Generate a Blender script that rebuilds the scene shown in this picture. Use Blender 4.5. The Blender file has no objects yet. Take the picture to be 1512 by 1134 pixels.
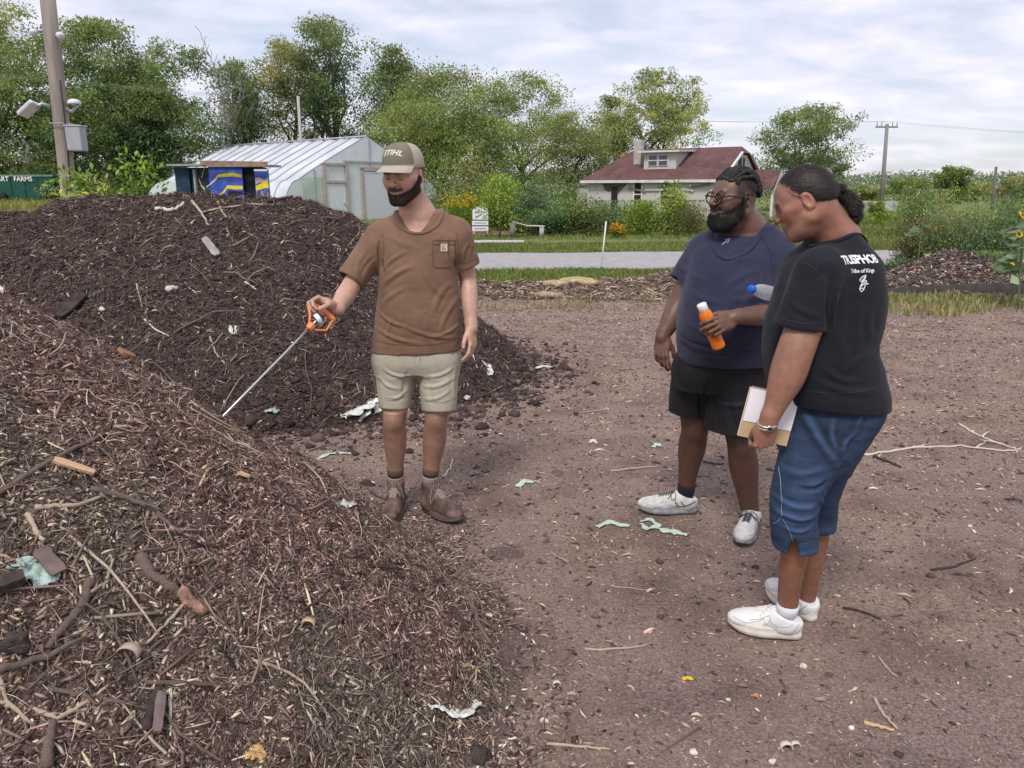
import bpy, bmesh, math, random
import numpy as np
from mathutils import Vector, Matrix
from mathutils.bvhtree import BVHTree
R = math.radians
scene = bpy.context.scene
COL = scene.collection
rng = np.random.default_rng(7)
random.seed(7)
# ------------------------------------------------------------------ camera
FPX, PITCH, CAMH = 1142.0, R(13.96), 1.6
cd = bpy.data.cameras.new('camera')
cd.sensor_width = 36.0
cd.lens = FPX / 1512 * 36
cd.clip_start = 0.05
cd.clip_end = 3000
cam = bpy.data.objects.new('camera', cd)
COL.objects.link(cam)
cam.location = (0, 0, CAMH)
cam.rotation_euler = (R(90) - PITCH, 0, 0)
scene.camera = cam
# ------------------------------------------------------------------ light
SUN_EL, SUN_AZ = R(52), R(200)
sd = bpy.data.lights.new('sun', 'SUN')
sd.energy = 1.8
sd.angle = R(14)
sd.color = (1.0, 0.95, 0.88)
sun = bpy.data.objects.new('sun', sd)
COL.objects.link(sun)
_d = Vector((math.sin(SUN_AZ) * math.cos(SUN_EL), math.cos(SUN_AZ) * math.cos(SUN_EL), math.sin(SUN_EL)))
sun.rotation_euler = _d.to_track_quat('Z', 'Y').to_euler()
world = bpy.data.worlds.new('World')
scene.world = world
world.use_nodes = True
wn, wl = world.node_tree.nodes, world.node_tree.links
wn.clear()
def _n(t, **k):
    n = wn.new(t)
    for a, b in k.items():
        setattr(n, a, b)
    return n
w_out = _n('ShaderNodeOutputWorld')
w_bg = _n('ShaderNodeBackground')
w_bg.inputs['Strength'].default_value = 0.12
w_sky = _n('ShaderNodeTexSky', sky_type='NISHITA', sun_disc=False)
w_sky.sun_elevation = SUN_EL
w_sky.sun_rotation = SUN_AZ
w_sky.air_density = 1.0
w_sky.dust_density = 1.5
# thin layer of rippled altocumulus, laid out on a plane high above the ground
w_tc = _n('ShaderNodeTexCoord')
w_sep = _n('ShaderNodeSeparateXYZ')
wl.new(w_tc.outputs['Generated'], w_sep.inputs[0])
w_zc = _n('ShaderNodeMath', operation='MAXIMUM'); w_zc.inputs[1].default_value = 0.0
wl.new(w_sep.outputs['Z'], w_zc.inputs[0])
w_za = _n('ShaderNodeMath', operation='ADD'); w_za.inputs[1].default_value = 0.22
wl.new(w_zc.outputs[0], w_za.inputs[0])
w_dx = _n('ShaderNodeMath', operation='DIVIDE'); w_dy = _n('ShaderNodeMath', operation='DIVIDE')
wl.new(w_sep.outputs['X'], w_dx.inputs[0]); wl.new(w_za.outputs[0], w_dx.inputs[1])
wl.new(w_sep.outputs['Y'], w_dy.inputs[0]); wl.new(w_za.outputs[0], w_dy.inputs[1])
w_cmb = _n('ShaderNodeCombineXYZ')
wl.new(w_dx.outputs[0], w_cmb.inputs[0]); wl.new(w_dy.outputs[0], w_cmb.inputs[1])
w_map = _n('ShaderNodeMapping')
w_map.inputs['Rotation'].default_value = (0, 0, R(-22))
w_map.inputs['Scale'].default_value = (1.25, 1.75, 1)
wl.new(w_cmb.outputs[0], w_map.inputs[0])
w_n1 = _n('ShaderNodeTexNoise')
w_n1.inputs['Scale'].default_value = 2.3
w_n1.inputs['Detail'].default_value = 7
w_n1.inputs['Roughness'].default_value = 0.52
w_n1.inputs['Distortion'].default_value = 0.35
wl.new(w_map.outputs[0], w_n1.inputs['Vector'])
w_n2 = _n('ShaderNodeTexNoise')
w_n2.inputs['Scale'].default_value = 0.42
w_n2.inputs['Detail'].default_value = 3
wl.new(w_cmb.outputs[0], w_n2.inputs['Vector'])
w_r1 = _n('ShaderNodeMapRange'); w_r1.inputs[1].default_value = 0.31; w_r1.inputs[2].default_value = 0.71
wl.new(w_n1.outputs[0], w_r1.inputs[0])
w_r2 = _n('ShaderNodeMapRange'); w_r2.inputs[1].default_value = 0.33; w_r2.inputs[2].default_value = 0.66
w_r2.inputs[3].default_value = 0.38; w_r2.inputs[4].default_value = 0.80
wl.new(w_n2.outputs[0], w_r2.inputs[0])
w_mul = _n('ShaderNodeMath', operation='MULTIPLY_ADD')
w_mul.inputs[1].default_value = 0.36
wl.new(w_r1.outputs[0], w_mul.inputs[0]); wl.new(w_r2.outputs[0], w_mul.inputs[2])
w_cl = _n('ShaderNodeClamp'); w_cl.inputs['Max'].default_value = 0.93
wl.new(w_mul.outputs[0], w_cl.inputs[0])
w_ramp = _n('ShaderNodeValToRGB')
w_ramp.color_ramp.elements[0].color = (4.6, 4.62, 5.4, 1)
w_ramp.color_ramp.elements[0].position = 0.1
w_ramp.color_ramp.elements[1].color = (6.5, 6.25, 7.0, 1)
w_ramp.color_ramp.elements[1].position = 0.95
wl.new(w_r1.outputs[0], w_ramp.inputs[0])
w_mix = _n('ShaderNodeMixRGB')
wl.new(w_cl.outputs[0], w_mix.inputs[0])
wl.new(w_sky.outputs[0], w_mix.inputs[1])
wl.new(w_ramp.outputs[0], w_mix.inputs[2])
wl.new(w_mix.outputs[0], w_bg.inputs['Color'])
wl.new(w_bg.outputs[0], w_out.inputs['Surface'])
scene.view_settings.view_transform = 'Standard'
scene.view_settings.look = 'None'
scene.view_settings.exposure = 0.45
scene.view_settings.gamma = 1.0
scene.cycles.max_bounces = 6
scene.cycles.transparent_max_bounces = 8
# ------------------------------------------------------------------ helpers
_cp, _sp = math.cos(PITCH), math.sin(PITCH)
def ray(px, py):
    u, v = (px - 756) / FPX, (567 - py) / FPX
    return Vector((u, _cp + v * _sp, -_sp + v * _cp))
def at(px, py, Y):
    """world point seen at photo pixel (px, py) at distance Y along +Y"""
    r = ray(px, py)
    return Vector((0, 0, CAMH)) + r * (Y / r.y)
def on_ground(px, py, z=0.0):
    r = ray(px, py)
    return Vector((0, 0, CAMH)) + r * ((z - CAMH) / r.z)
def tag(o, label=None, cat=None, group=None, kind=None):
    if label: o['label'] = label
    if cat: o['category'] = cat
    if group: o['group'] = group
    if kind: o['kind'] = kind
    return o
def empty(name, loc=(0, 0, 0), rz=0.0, **k):
    o = bpy.data.objects.new(name, None)
    COL.objects.link(o)
    o.location = loc
    o.rotation_euler = (0, 0, rz)
    o.empty_display_size = 0.2
    return tag(o, **k)
def link(name, me, mat=None, parent=None, smooth=False, keep=False, **k):
    o = bpy.data.objects.new(name, me)
    COL.objects.link(o)
    if mat is not None and not me.materials:
        for m in (mat if isinstance(mat, (list, tuple)) else [mat]):
            me.materials.append(m)
    if smooth:
        me.polygons.foreach_set('use_smooth', np.ones(len(me.polygons), bool))
    if parent is not None:
        o.parent = parent
        if keep:                         # vertices are in world space: undo the parent's frame
            o.matrix_parent_inverse = world_of(parent).inverted()
    return tag(o, **k)
def world_of(o):
    m = Matrix.Translation(o.location) @ o.rotation_euler.to_matrix().to_4x4()
    if o.parent is not None:
        m = world_of(o.parent) @ o.matrix_parent_inverse @ m
    return m
def mesh_np(name, V, F, col=None, colname='col', loops=None):
    """V (n,3); F (m,k) array or list of arrays with equal k each"""
    me = bpy.data.meshes.new(name)
    V = np.asarray(V, np.float32)
    Fs = F if isinstance(F, list) else [F]
    Fs = [np.asarray(f, np.int32) for f in Fs if len(f)]
    me.vertices.add(len(V))
    me.vertices.foreach_set('co', V.ravel())
    tot = sum(f.size for f in Fs)
    me.loops.add(tot)
    me.loops.foreach_set('vertex_index', np.concatenate([f.ravel() for f in Fs]))
    n = sum(len(f) for f in Fs)
    me.polygons.add(n)
    ls = np.concatenate([np.full(len(f), f.shape[1], np.int32) for f in Fs])
    st = np.concatenate([[0], np.cumsum(ls)[:-1]]).astype(np.int32)
    me.polygons.foreach_set('loop_start', st)
    me.polygons.foreach_set('loop_total', ls)
    me.update(calc_edges=True)
    me.validate()
    if col is not None:
        set_col(me, col, colname)
    return me
def set_col(me, col, name='col'):
    col = np.asarray(col, np.float32)
    if col.shape[1] == 3:
        col = np.concatenate([col, np.ones((len(col), 1), np.float32)], 1)
    a = me.color_attributes.new(name, 'FLOAT_COLOR', 'POINT')
    a.data.foreach_set('color', col.ravel())
class MB:
    """collects simple solids into one mesh"""
    def __init__(s):
        s.v, s.f = [], []
    def add(s, vs, fs):
        b = len(s.v)
        s.v += [tuple(v) for v in vs]
        s.f += [tuple(b + i for i in f) for f in fs]
        return s
    def box(s, lo, hi, M=None):
        x0, y0, z0 = lo; x1, y1, z1 = hi
        vs = [Vector(p) for p in ((x0, y0, z0), (x1, y0, z0), (x1, y1, z0), (x0, y1, z0), (x0, y0, z1), (x1, y0, z1), (x1, y1, z1), (x0, y1, z1))]
        if M is not None: vs = [M @ v for v in vs]
        return s.add(vs, ((0, 3, 2, 1), (4, 5, 6, 7), (0, 1, 5, 4), (1, 2, 6, 5), (2, 3, 7, 6), (3, 0, 4, 7)))
    def tube(s, pts, rad, n=8, cap=True):
        pts = [Vector(p) for p in pts]
        if not isinstance(rad, (list, tuple, np.ndarray)): rad = [rad] * len(pts)
        b = len(s.v); up = None
        for i, p in enumerate(pts):
            t = (pts[min(i + 1, len(pts) - 1)] - pts[max(i - 1, 0)]).normalized()
            if up is None:
                up = t.orthogonal().normalized()
            else:
                up = (up - t * up.dot(t))
                up = up.normalized() if up.length > 1e-6 else t.orthogonal().normalized()
            w = t.cross(up)
            for k in range(n):
                a = 2 * math.pi * k / n
                s.v.append(tuple(p + (up * math.cos(a) + w * math.sin(a)) * rad[i]))
        for i in range(len(pts) - 1):
            for k in range(n):
                k2 = (k + 1) % n
                s.f.append((b + i * n + k, b + i * n + k2, b + (i + 1) * n + k2, b + (i + 1) * n + k))
        if cap:
            s.f.append(tuple(b + k for k in reversed(range(n))))
            s.f.append(tuple(b + (len(pts) - 1) * n + k for k in range(n)))
        return s
    def lathe(s, prof, n=24, M=None, closed=True):
        b = len(s.v)
        for r, z in prof:
            for k in range(n):
                a = 2 * math.pi * k / n
                v = Vector((r * math.cos(a), r * math.sin(a), z))
                s.v.append(tuple(M @ v if M is not None else v))
        for i in range(len(prof) - 1):
            for k in range(n):
                k2 = (k + 1) % n
                s.f.append((b + i * n + k, b + i * n + k2, b + (i + 1) * n + k2, b + (i + 1) * n + k))
        if closed:
            s.f.append(tuple(b + k for k in reversed(range(n))))
            s.f.append(tuple(b + (len(prof) - 1) * n + k for k in range(n)))
        return s
    def grid(s, P):
        """P: rows x cols of points"""
        b = len(s.v); nr, nc = len(P), len(P[0])
        for r in P:
            s.v += [tuple(p) for p in r]
        for i in range(nr - 1):
            for j in range(nc - 1):
                s.f.append((b + i * nc + j, b + i * nc + j + 1, b + (i + 1) * nc + j + 1, b + (i + 1) * nc + j))
        return s
    def build(s, name, mat=None, parent=None, smooth=False, bevel=0, keep=False, **k):
        me = bpy.data.meshes.new(name)
        me.from_pydata(s.v, [], s.f)
        me.update()
        if bevel:
            bm = bmesh.new(); bm.from_mesh(me)
            bmesh.ops.remove_doubles(bm, verts=bm.verts, dist=1e-5)
            bmesh.ops.bevel(bm, geom=list(bm.edges), offset=bevel, segments=2, affect='EDGES', profile=0.6)
            bm.to_mesh(me); bm.free()
        return link(name, me, mat, parent, smooth, keep, **k)
def copy_tree(o, parent=None):
    c = o.copy(); COL.objects.link(c)
    if parent is not None:
        c.parent = parent
        c.matrix_parent_inverse = o.matrix_parent_inverse.copy()
    for ch in list(o.children):
        copy_tree(ch, c)
    return c
# value noise in numpy (smooth, repeatable)
_T = rng.random((64, 64, 64)).astype(np.float32)
def vnoise(P, scale=1.0, seed=0):
    P = np.asarray(P, np.float32) * scale + seed * 17.37 + 1000
    i = np.floor(P).astype(np.int64); f = P - i
    f = f * f * (3 - 2 * f)
    i &= 63; j = (i + 1) & 63
    def T(a, b, c): return _T[a, b, c]
    x0, y0, z0 = i[..., 0], i[..., 1], i[..., 2]; x1, y1, z1 = j[..., 0], j[..., 1], j[..., 2]
    fx, fy, fz = f[..., 0], f[..., 1], f[..., 2]
    c00 = T(x0, y0, z0) * (1 - fx) + T(x1, y0, z0) * fx
    c10 = T(x0, y1, z0) * (1 - fx) + T(x1, y1, z0) * fx
    c01 = T(x0, y0, z1) * (1 - fx) + T(x1, y0, z1) * fx
    c11 = T(x0, y1, z1) * (1 - fx) + T(x1, y1, z1) * fx
    return (c00 * (1 - fy) + c10 * fy) * (1 - fz) + (c01 * (1 - fy) + c11 * fy) * fz
def fbm(P, scale=1.0, octaves=4, seed=0, gain=0.5):
    s = 0.0; a = 1.0; t = 0.0
    for o in range(octaves):
        s = s + a * vnoise(P, scale * 2 ** o, seed + o); t += a; a *= gain
    return s / t * 2 - 1
def xyz(x, y, z=0.0):
    x, y = np.broadcast_arrays(np.asarray(x, float), np.asarray(y, float))
    return np.stack([x, y, np.broadcast_to(z, x.shape)], -1)
# ------------------------------------------------------------------ materials
def mat(name, base=(0.5, 0.5, 0.5), rough=0.7, metal=0.0, var=0.0, scale=8.0, bump=0.0, bscale=60.0, col2=None,
        attr=None, spec=0.4, sss=0.0, sheen=0.0, trans=0.0, ior=1.45, fibre=None, detail=5.0, coat=0.0, hue=None, pos='Object', bdist=0.01):
    m = bpy.data.materials.new(name); m.use_nodes = True
    nt = m.node_tree; N, L = nt.nodes, nt.links
    b = N['Principled BSDF']
    b.inputs['Roughness'].default_value = rough
    b.inputs['Metallic'].default_value = metal
    b.inputs['Specular IOR Level'].default_value = spec
    b.inputs['IOR'].default_value = ior
    if sss:
        b.inputs['Subsurface Weight'].default_value = sss
        b.inputs['Subsurface Radius'].default_value = (0.012, 0.005, 0.003)
        b.inputs['Subsurface Scale'].default_value = 1.0
    if sheen:
        b.inputs['Sheen Weight'].default_value = sheen
        b.inputs['Sheen Roughness'].default_value = 0.5
    if coat: b.inputs['Coat Weight'].default_value = coat
    if trans: b.inputs['Transmission Weight'].default_value = trans
    tc = N.new('ShaderNodeTexCoord')
    src = None
    if attr:
        a = N.new('ShaderNodeVertexColor'); a.layer_name = attr
        src = a.outputs['Color']
    else:
        c = N.new('ShaderNodeRGB'); c.outputs[0].default_value = (*base, 1)
        src = c.outputs[0]
    if var or col2:
        no = N.new('ShaderNodeTexNoise')
        no.inputs['Scale'].default_value = scale
        no.inputs['Detail'].default_value = detail
        no.inputs['Roughness'].default_value = 0.6
        if fibre:
            mp = N.new('ShaderNodeMapping'); mp.inputs['Scale'].default_value = fibre
            L.new(tc.outputs[pos], mp.inputs[0]); L.new(mp.outputs[0], no.inputs['Vector'])
        else:
            L.new(tc.outputs[pos], no.inputs['Vector'])
        mr = N.new('ShaderNodeMapRange'); mr.inputs[1].default_value = 0.35; mr.inputs[2].default_value = 0.65
        L.new(no.outputs[0], mr.inputs[0])
        mx = N.new('ShaderNodeMixRGB')
        if col2:
            L.new(mr.outputs[0], mx.inputs[0]); L.new(src, mx.inputs[1]); mx.inputs[2].default_value = (*col2, 1)
            src = mx.outputs[0]
        if var:
            m2 = N.new('ShaderNodeHueSaturation')
            v = N.new('ShaderNodeMapRange'); v.inputs[3].default_value = 1 - var; v.inputs[4].default_value = 1 + var
            L.new(mr.outputs[0], v.inputs[0]); L.new(v.outputs[0], m2.inputs['Value']); L.new(src, m2.inputs['Color'])
            src = m2.outputs[0]
    L.new(src, b.inputs['Base Color'])
    if bump:
        n2 = N.new('ShaderNodeTexNoise'); n2.inputs['Scale'].default_value = bscale; n2.inputs['Detail'].default_value = 4
        if fibre:
            mp = N.new('ShaderNodeMapping'); mp.inputs['Scale'].default_value = fibre
            L.new(tc.outputs[pos], mp.inputs[0]); L.new(mp.outputs[0], n2.inputs['Vector'])
        else:
            L.new(tc.outputs[pos], n2.inputs['Vector'])
        bp = N.new('ShaderNodeBump'); bp.inputs['Strength'].default_value = bump; bp.inputs['Distance'].default_value = bdist
        L.new(n2.outputs[0], bp.inputs['Height']); L.new(bp.outputs[0], b.inputs['Normal'])
    return m
def leaf_mat(name, attr='col', tr=0.35):
    m = bpy.data.materials.new(name); m.use_nodes = True
    nt = m.node_tree; N, L = nt.nodes, nt.links
    N.clear()
    out = N.new('ShaderNodeOutputMaterial')
    a = N.new('ShaderNodeVertexColor'); a.layer_name = attr
    d = N.new('ShaderNodeBsdfPrincipled'); d.inputs['Roughness'].default_value = 0.62
    d.inputs['Specular IOR Level'].default_value = 0.25
    t = N.new('ShaderNodeBsdfTranslucent')
    hs = N.new('ShaderNodeHueSaturation'); hs.inputs['Value'].default_value = 1.5; hs.inputs['Saturation'].default_value = 1.15
    mx = N.new('ShaderNodeMixShader'); mx.inputs[0].default_value = tr
    L.new(a.outputs[0], d.inputs['Base Color']); L.new(a.outputs[0], hs.inputs['Color']); L.new(hs.outputs[0], t.inputs['Color'])
    L.new(d.outputs[0], mx.inputs[1]); L.new(t.outputs[0], mx.inputs[2]); L.new(mx.outputs[0], out.inputs['Surface'])
    return m
# ================================================================== ground, road, grass
def ground_z(x, y):
    x = np.asarray(x, float); y = np.asarray(y, float)
    P = xyz(x, y)
    near = np.clip((y - 1) / 3, 0, 1)
    z = 0.014 * fbm(P, 0.9, 3, 3) + 0.011 * fbm(P, 5, 3, 5)

    z = z + np.clip(y - 26, 0, 60) * 0.026 * np.clip((-x - 4) / 12, 0, 1)
    z = z + np.clip(y - 40, 0, 60) * 0.012 * np.clip((-x + 60) / 20, 0, 1)
    return z
def road_near(x): return 15.9 + 0.10 * x
def road_far(x): return 20.7 + 0.09 * x
def axis(fine_lo, fine_hi, step, lo, hi, g=1.16):
    a = list(np.arange(fine_lo, fine_hi + 1e-6, step))
    s, v = step, a[-1]
    while v < hi: s *= g; v += s; a.append(v)
    s, v = step, a[0]; pre = []
    while v > lo: s *= g; v -= s; pre.append(v)
    return np.array(pre[::-1] + a)
def grid_mesh(name, X, Y, Z, col=None):
    nr, nc = X.shape
    V = np.stack([X, Y, Z], -1).reshape(-1, 3)
    i = np.arange(nr * nc).reshape(nr, nc)
    F = np.stack([i[:-1, :-1], i[:-1, 1:], i[1:, 1:], i[1:, :-1]], -1).reshape(-1, 4)
    return mesh_np(name, V, F, col)
def ground_material():
    m = bpy.data.materials.new('bare_earth_and_grass'); m.use_nodes = True
    N, L = m.node_tree.nodes, m.node_tree.links
    b = N['Principled BSDF']; b.inputs['Roughness'].default_value = 0.95; b.inputs['Specular IOR Level'].default_value = 0.15
    tc = N.new('ShaderNodeTexCoord')
    def noise(sc, det=6, ro=0.6):
        n = N.new('ShaderNodeTexNoise'); n.inputs['Scale'].default_value = sc; n.inputs['Detail'].default_value = det
        n.inputs['Roughness'].default_value = ro; L.new(tc.outputs['Object'], n.inputs['Vector']); return n
    def ramp(src, stops):
        r = N.new('ShaderNodeValToRGB'); e = r.color_ramp.elements
        e[0].position, e[0].color = stops[0][0], (*stops[0][1], 1)
        e[1].position, e[1].color = stops[-1][0], (*stops[-1][1], 1)
        for p, c in stops[1:-1]:
            k = e.new(p); k.color = (*c, 1)
        L.new(src, r.inputs[0]); return r
    def mix(f, a, c, t='MIX'):
        x = N.new('ShaderNodeMixRGB'); x.blend_type = t
        L.new(f, x.inputs[0]) if not isinstance(f, float) else setattr(x.inputs[0], 'default_value', f)
        L.new(a, x.inputs[1]); L.new(c, x.inputs[2]); return x
    fine = ramp(noise(95, 8, 0.7).outputs[0], [(0.3, (0.139, 0.096, 0.084)), (0.48, (0.287, 0.208, 0.180)), (0.62, (0.447, 0.333, 0.288)), (0.8, (0.718, 0.571, 0.492))])
    fine2 = ramp(noise(60, 8, 0.7).outputs[0], [(0.3, (0.151, 0.107, 0.084)), (0.48, (0.315, 0.228, 0.178)), (0.63, (0.491, 0.369, 0.282)), (0.8, (0.750, 0.631, 0.480))])
    patch = ramp(noise(0.85, 5, 0.62).outputs[0], [(0.42, (0, 0, 0)), (0.60, (1, 1, 1))])
    dirt = mix(patch.outputs[0], fine.outputs[0], fine2.outputs[0])
    damp = ramp(noise(2.2, 4).outputs[0], [(0.34, (0.66, 0.63, 0.63)), (0.56, (1, 1, 1))])
    dirt = mix(1.0, dirt.outputs[0], damp.outputs[0], 'MULTIPLY')
    grass = ramp(noise(1.4, 8, 0.7).outputs[0], [(0.3, (0.09, 0.13, 0.035)), (0.5, (0.16, 0.20, 0.06)), (0.7, (0.27, 0.27, 0.10))])
    sep = N.new('ShaderNodeSeparateXYZ'); L.new(tc.outputs['Object'], sep.inputs[0])
    wob = noise(0.8, 6, 0.7)
    ad = N.new('ShaderNodeMath'); ad.operation = 'MULTIPLY_ADD'; ad.inputs[1].default_value = 1.6
    L.new(wob.outputs[0], ad.inputs[0]); L.new(sep.outputs['Y'], ad.inputs[2])
    mr = N.new('ShaderNodeMapRange'); mr.inputs[1].default_value = 14.4; mr.inputs[2].default_value = 15.2
    L.new(ad.outputs[0], mr.inputs[0])
    c = mix(mr.outputs[0], dirt.outputs[0], grass.outputs[0])
    L.new(c.outputs[0], b.inputs['Base Color'])
    bp = N.new('ShaderNodeBump'); bp.inputs['Strength'].default_value = 1.0; bp.inputs['Distance'].default_value = 0.022
    L.new(noise(55, 8, 0.7).outputs[0], bp.inputs['Height']); L.new(bp.outputs[0], b.inputs['Normal'])
    return m
gx = axis(-3, 5, 0.032, -700, 700); gy = axis(1.2, 8, 0.032, -60, 1200, 1.07)
GX, GY = np.meshgrid(gx, gy)
link('ground', grid_mesh('ground', GX, GY, ground_z(GX, GY)), ground_material(), smooth=True, kind='structure')
def strip(name, near_f, far_f, x0, x1, nx, ny, dz, m, **k):
    xs = np.linspace(x0, x1, nx); t = np.linspace(0, 1, ny)
    X = np.repeat(xs[None], ny, 0); Y = near_f(X) * (1 - t[:, None]) + far_f(X) * t[:, None]
    Z = ground_z(X, Y) + dz
    return link(name, grid_mesh(name, X, Y, Z), m, smooth=True, **k)
m_road = mat('worn_asphalt', (0.36, 0.345, 0.34), 0.9, var=0.12, scale=3.0, bump=0.3, bscale=90, detail=8)
strip('road', road_near, road_far, -60, 70, 400, 10, 0.03, m_road, kind='structure')
m_walk = mat('concrete_path', (0.50, 0.48, 0.45), 0.9, var=0.10, scale=2.0, bump=0.2)
strip('pavement', lambda x: 25.0 + 0.09 * x, lambda x: 26.3 + 0.09 * x, -9, .4, 60, 4, 0.03, m_walk, kind='structure')
m_mulch = mat('red_wood_mulch', (0.26, 0.13, 0.09), 0.95, var=0.3, scale=5, bump=0.6, bscale=30)
strip('path', lambda x: 29.2 + 0.1 * np.sin(x * 2), lambda x: 32.5 + 0.3 * np.sin(x * 1.3), -8, 1.5, 40, 6, 0.03, m_mulch, kind='structure')
# ------------------------------------------------------------------ scattered pieces
def shards(pos, nrm, L_, W_, T_, col, tilt=0.35, bend=0.25, seed=0):
    """splinters of wood: bent three-sided slivers lying on a surface. all vectorised"""
    r = np.random.default_rng(seed); n = len(pos)
    a = r.random(n) * 2 * np.pi
    d = np.stack([np.cos(a), np.sin(a), np.zeros(n)], 1)
    nrm = nrm / np.linalg.norm(nrm, axis=1, keepdims=True)
    d -= nrm * (d * nrm).sum(1, keepdims=True)
    d /= np.linalg.norm(d, axis=1, keepdims=True)
    d += nrm * (r.normal(0, tilt, n))[:, None]
    d /= np.linalg.norm(d, axis=1, keepdims=True)
    s = np.cross(nrm, d); s /= np.linalg.norm(s, axis=1, keepdims=True)
    u = np.cross(d, s)
    L_, W_, T_ = [np.broadcast_to(np.asarray(q, float), n)[:, None] for q in (L_, W_, T_)]
    bd = (r.normal(0, bend, n))[:, None] * L_
    bs = (r.normal(0, bend, n))[:, None] * L_
    mid = pos + u * (np.abs(bd) * 0.4 + T_ * 0.5) + s * bs * 0.4
    e0 = pos - d * L_ / 2; e1 = pos + d * L_ / 2
    w0 = W_ * r.uniform(0.05, 1.0, (n, 1)); w1 = W_ * r.uniform(0.05, 0.9, (n, 1))
    vs = []
    for c, w in ((e0, w0), (mid, W_), (e1, w1)):
        vs += [c - s * w / 2, c + s * w / 2, c + u * T_ * (0.4 + 0.6 * (w / W_))]
    V = np.stack(vs, 1).reshape(-1, 3)
    b = (np.arange(n) * 9)[:, None]
    q = np.array([[0, 1, 4, 3], [1, 2, 5, 4], [2, 0, 3, 5], [3, 4, 7, 6], [4, 5, 8, 7], [5, 3, 6, 8]])
    t = np.array([[0, 2, 1], [6, 7, 8]])
    Fq = (b[:, :, None] + q[None]).reshape(-1, 4); Ft = (b[:, :, None] + t[None]).reshape(-1, 3)
    C = np.repeat(col, 9, 0)
    return V, [Fq, Ft], C
def palette(n, cols, w, seed=0, jit=0.22):
    r = np.random.default_rng(seed)
    c = np.array(cols)[r.choice(len(cols), n, p=np.array(w) / sum(w))]
    return np.clip(c * (1 + r.normal(0, jit, (n, 1))) * (1 + r.normal(0, 0.05, (n, 3))), 0.01, 0.85)
m_chip = mat('wood_shreds', rough=0.85, attr='col', spec=0.2)
DARK = [(0.051, 0.036, 0.033), (0.099, 0.070, 0.062), (0.180, 0.131, 0.116), (0.394, 0.296, 0.239), (0.603, 0.479, 0.365)]
RED = [(0.071, 0.051, 0.043), (0.155, 0.110, 0.094), (0.274, 0.198, 0.167), (0.456, 0.347, 0.286), (0.707, 0.583, 0.462)]
def surf_normal(h, x, y, e=0.02):
    dx = (h(x + e, y) - h(x - e, y)) / (2 * e); dy = (h(x, y + e) - h(x, y - e)) / (2 * e)
    n = np.stack([-dx, -dy, np.ones_like(dx)], 1)
    return n / np.linalg.norm(n, axis=1, keepdims=True)
# ================================================================== compost piles
def prof(t, a): return (np.sqrt(1 + a * a) - np.sqrt(t * t + a * a)) / (np.sqrt(1 + a * a) - a)
def near_base(x, y):
    ang = np.arctan2(y - 2.2, x + 2.4)
    wob = 1 + 0.015 * np.sin(ang * 5 + 1) + 0.014 * np.sin(ang * 11) + 0.008 * np.sin(ang * 23 + 2)
    h = 1.62 * prof(np.hypot(x + 2.4, y - 2.2) / (2.32 * wob), .22)
    return np.where(h < .06, .06 * np.exp((h - .06) / .06) - .014, h - .014)
def near_h(x, y):
    P = xyz(x, y); h = near_base(x, y)
    rough = 0.085 * fbm(P, 2.4, 4, 11) + 0.050 * fbm(P, 9, 3, 21) + 0.014 * fbm(P, 32, 2, 31)
    return h + rough * np.clip(h * 4 + 0.25, 0, 1)
def far_h(x, y):
    ax, ay, bx, by = -1.9, 7.05, -9, 7.7
    t = np.clip(((x - ax) * (bx - ax) + (y - ay) * (by - ay)) / ((bx - ax) ** 2 + (by - ay) ** 2), 0, 1)
    dx, dy = x - ax - t * (bx - ax), y - ay - t * (by - ay)
    ang = np.arctan2(dy, dx)
    P = xyz(x, y)
    d = np.hypot(dx, dy) / (2.04 * (1 + 0.03 * np.sin(ang * 4 + 2)))
    h = (1.54 - .11 * np.clip((-x - 3.6) / .7, 0, 1)) * prof(d + 0.05 * fbm(P, 0.7, 2, 41), .25)
    rough = 0.10 * fbm(P, 1.7, 4, 51) + 0.060 * fbm(P, 6.5, 3, 61) + 0.02 * fbm(P, 20, 2, 71)
    return h + rough * np.clip(h * 4 + 0.25, 0, 1)
def soil_mat(name, lo, mid, hi, sc=70):
    m = bpy.data.materials.new(name); m.use_nodes = True
    N, L = m.node_tree.nodes, m.node_tree.links
    b = N['Principled BSDF']; b.inputs['Roughness'].default_value = 0.95; b.inputs['Specular IOR Level'].default_value = 0.12
    tc = N.new('ShaderNodeTexCoord')
    n = N.new('ShaderNodeTexNoise'); n.inputs['Scale'].default_value = sc; n.inputs['Detail'].default_value = 8; n.inputs['Roughness'].default_value = 0.7
    L.new(tc.outputs['Object'], n.inputs['Vector'])
    r = N.new('ShaderNodeValToRGB'); e = r.color_ramp.elements
    e[0].position, e[0].color = 0.33, (*lo, 1); e[1].position, e[1].color = 0.75, (*hi, 1)
    k = e.new(0.52); k.color = (*mid, 1)
    L.new(n.outputs[0], r.inputs[0]); L.new(r.outputs[0], b.inputs['Base Color'])
    bp = N.new('ShaderNodeBump'); bp.inputs['Strength'].default_value = 1.0; bp.inputs['Distance'].default_value = 0.02
    L.new(n.outputs[0], bp.inputs['Height']); L.new(bp.outputs[0], b.inputs['Normal'])
    return m
m_soil_far = soil_mat('dark_compost', (0.041, 0.029, 0.027), (0.096, 0.068, 0.062), (0.228, 0.164, 0.146), 60)
m_soil_near = soil_mat('shredded_wood_compost', (0.084, 0.060, 0.053), (0.210, 0.152, 0.131), (0.480, 0.363, 0.304), 110)
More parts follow.
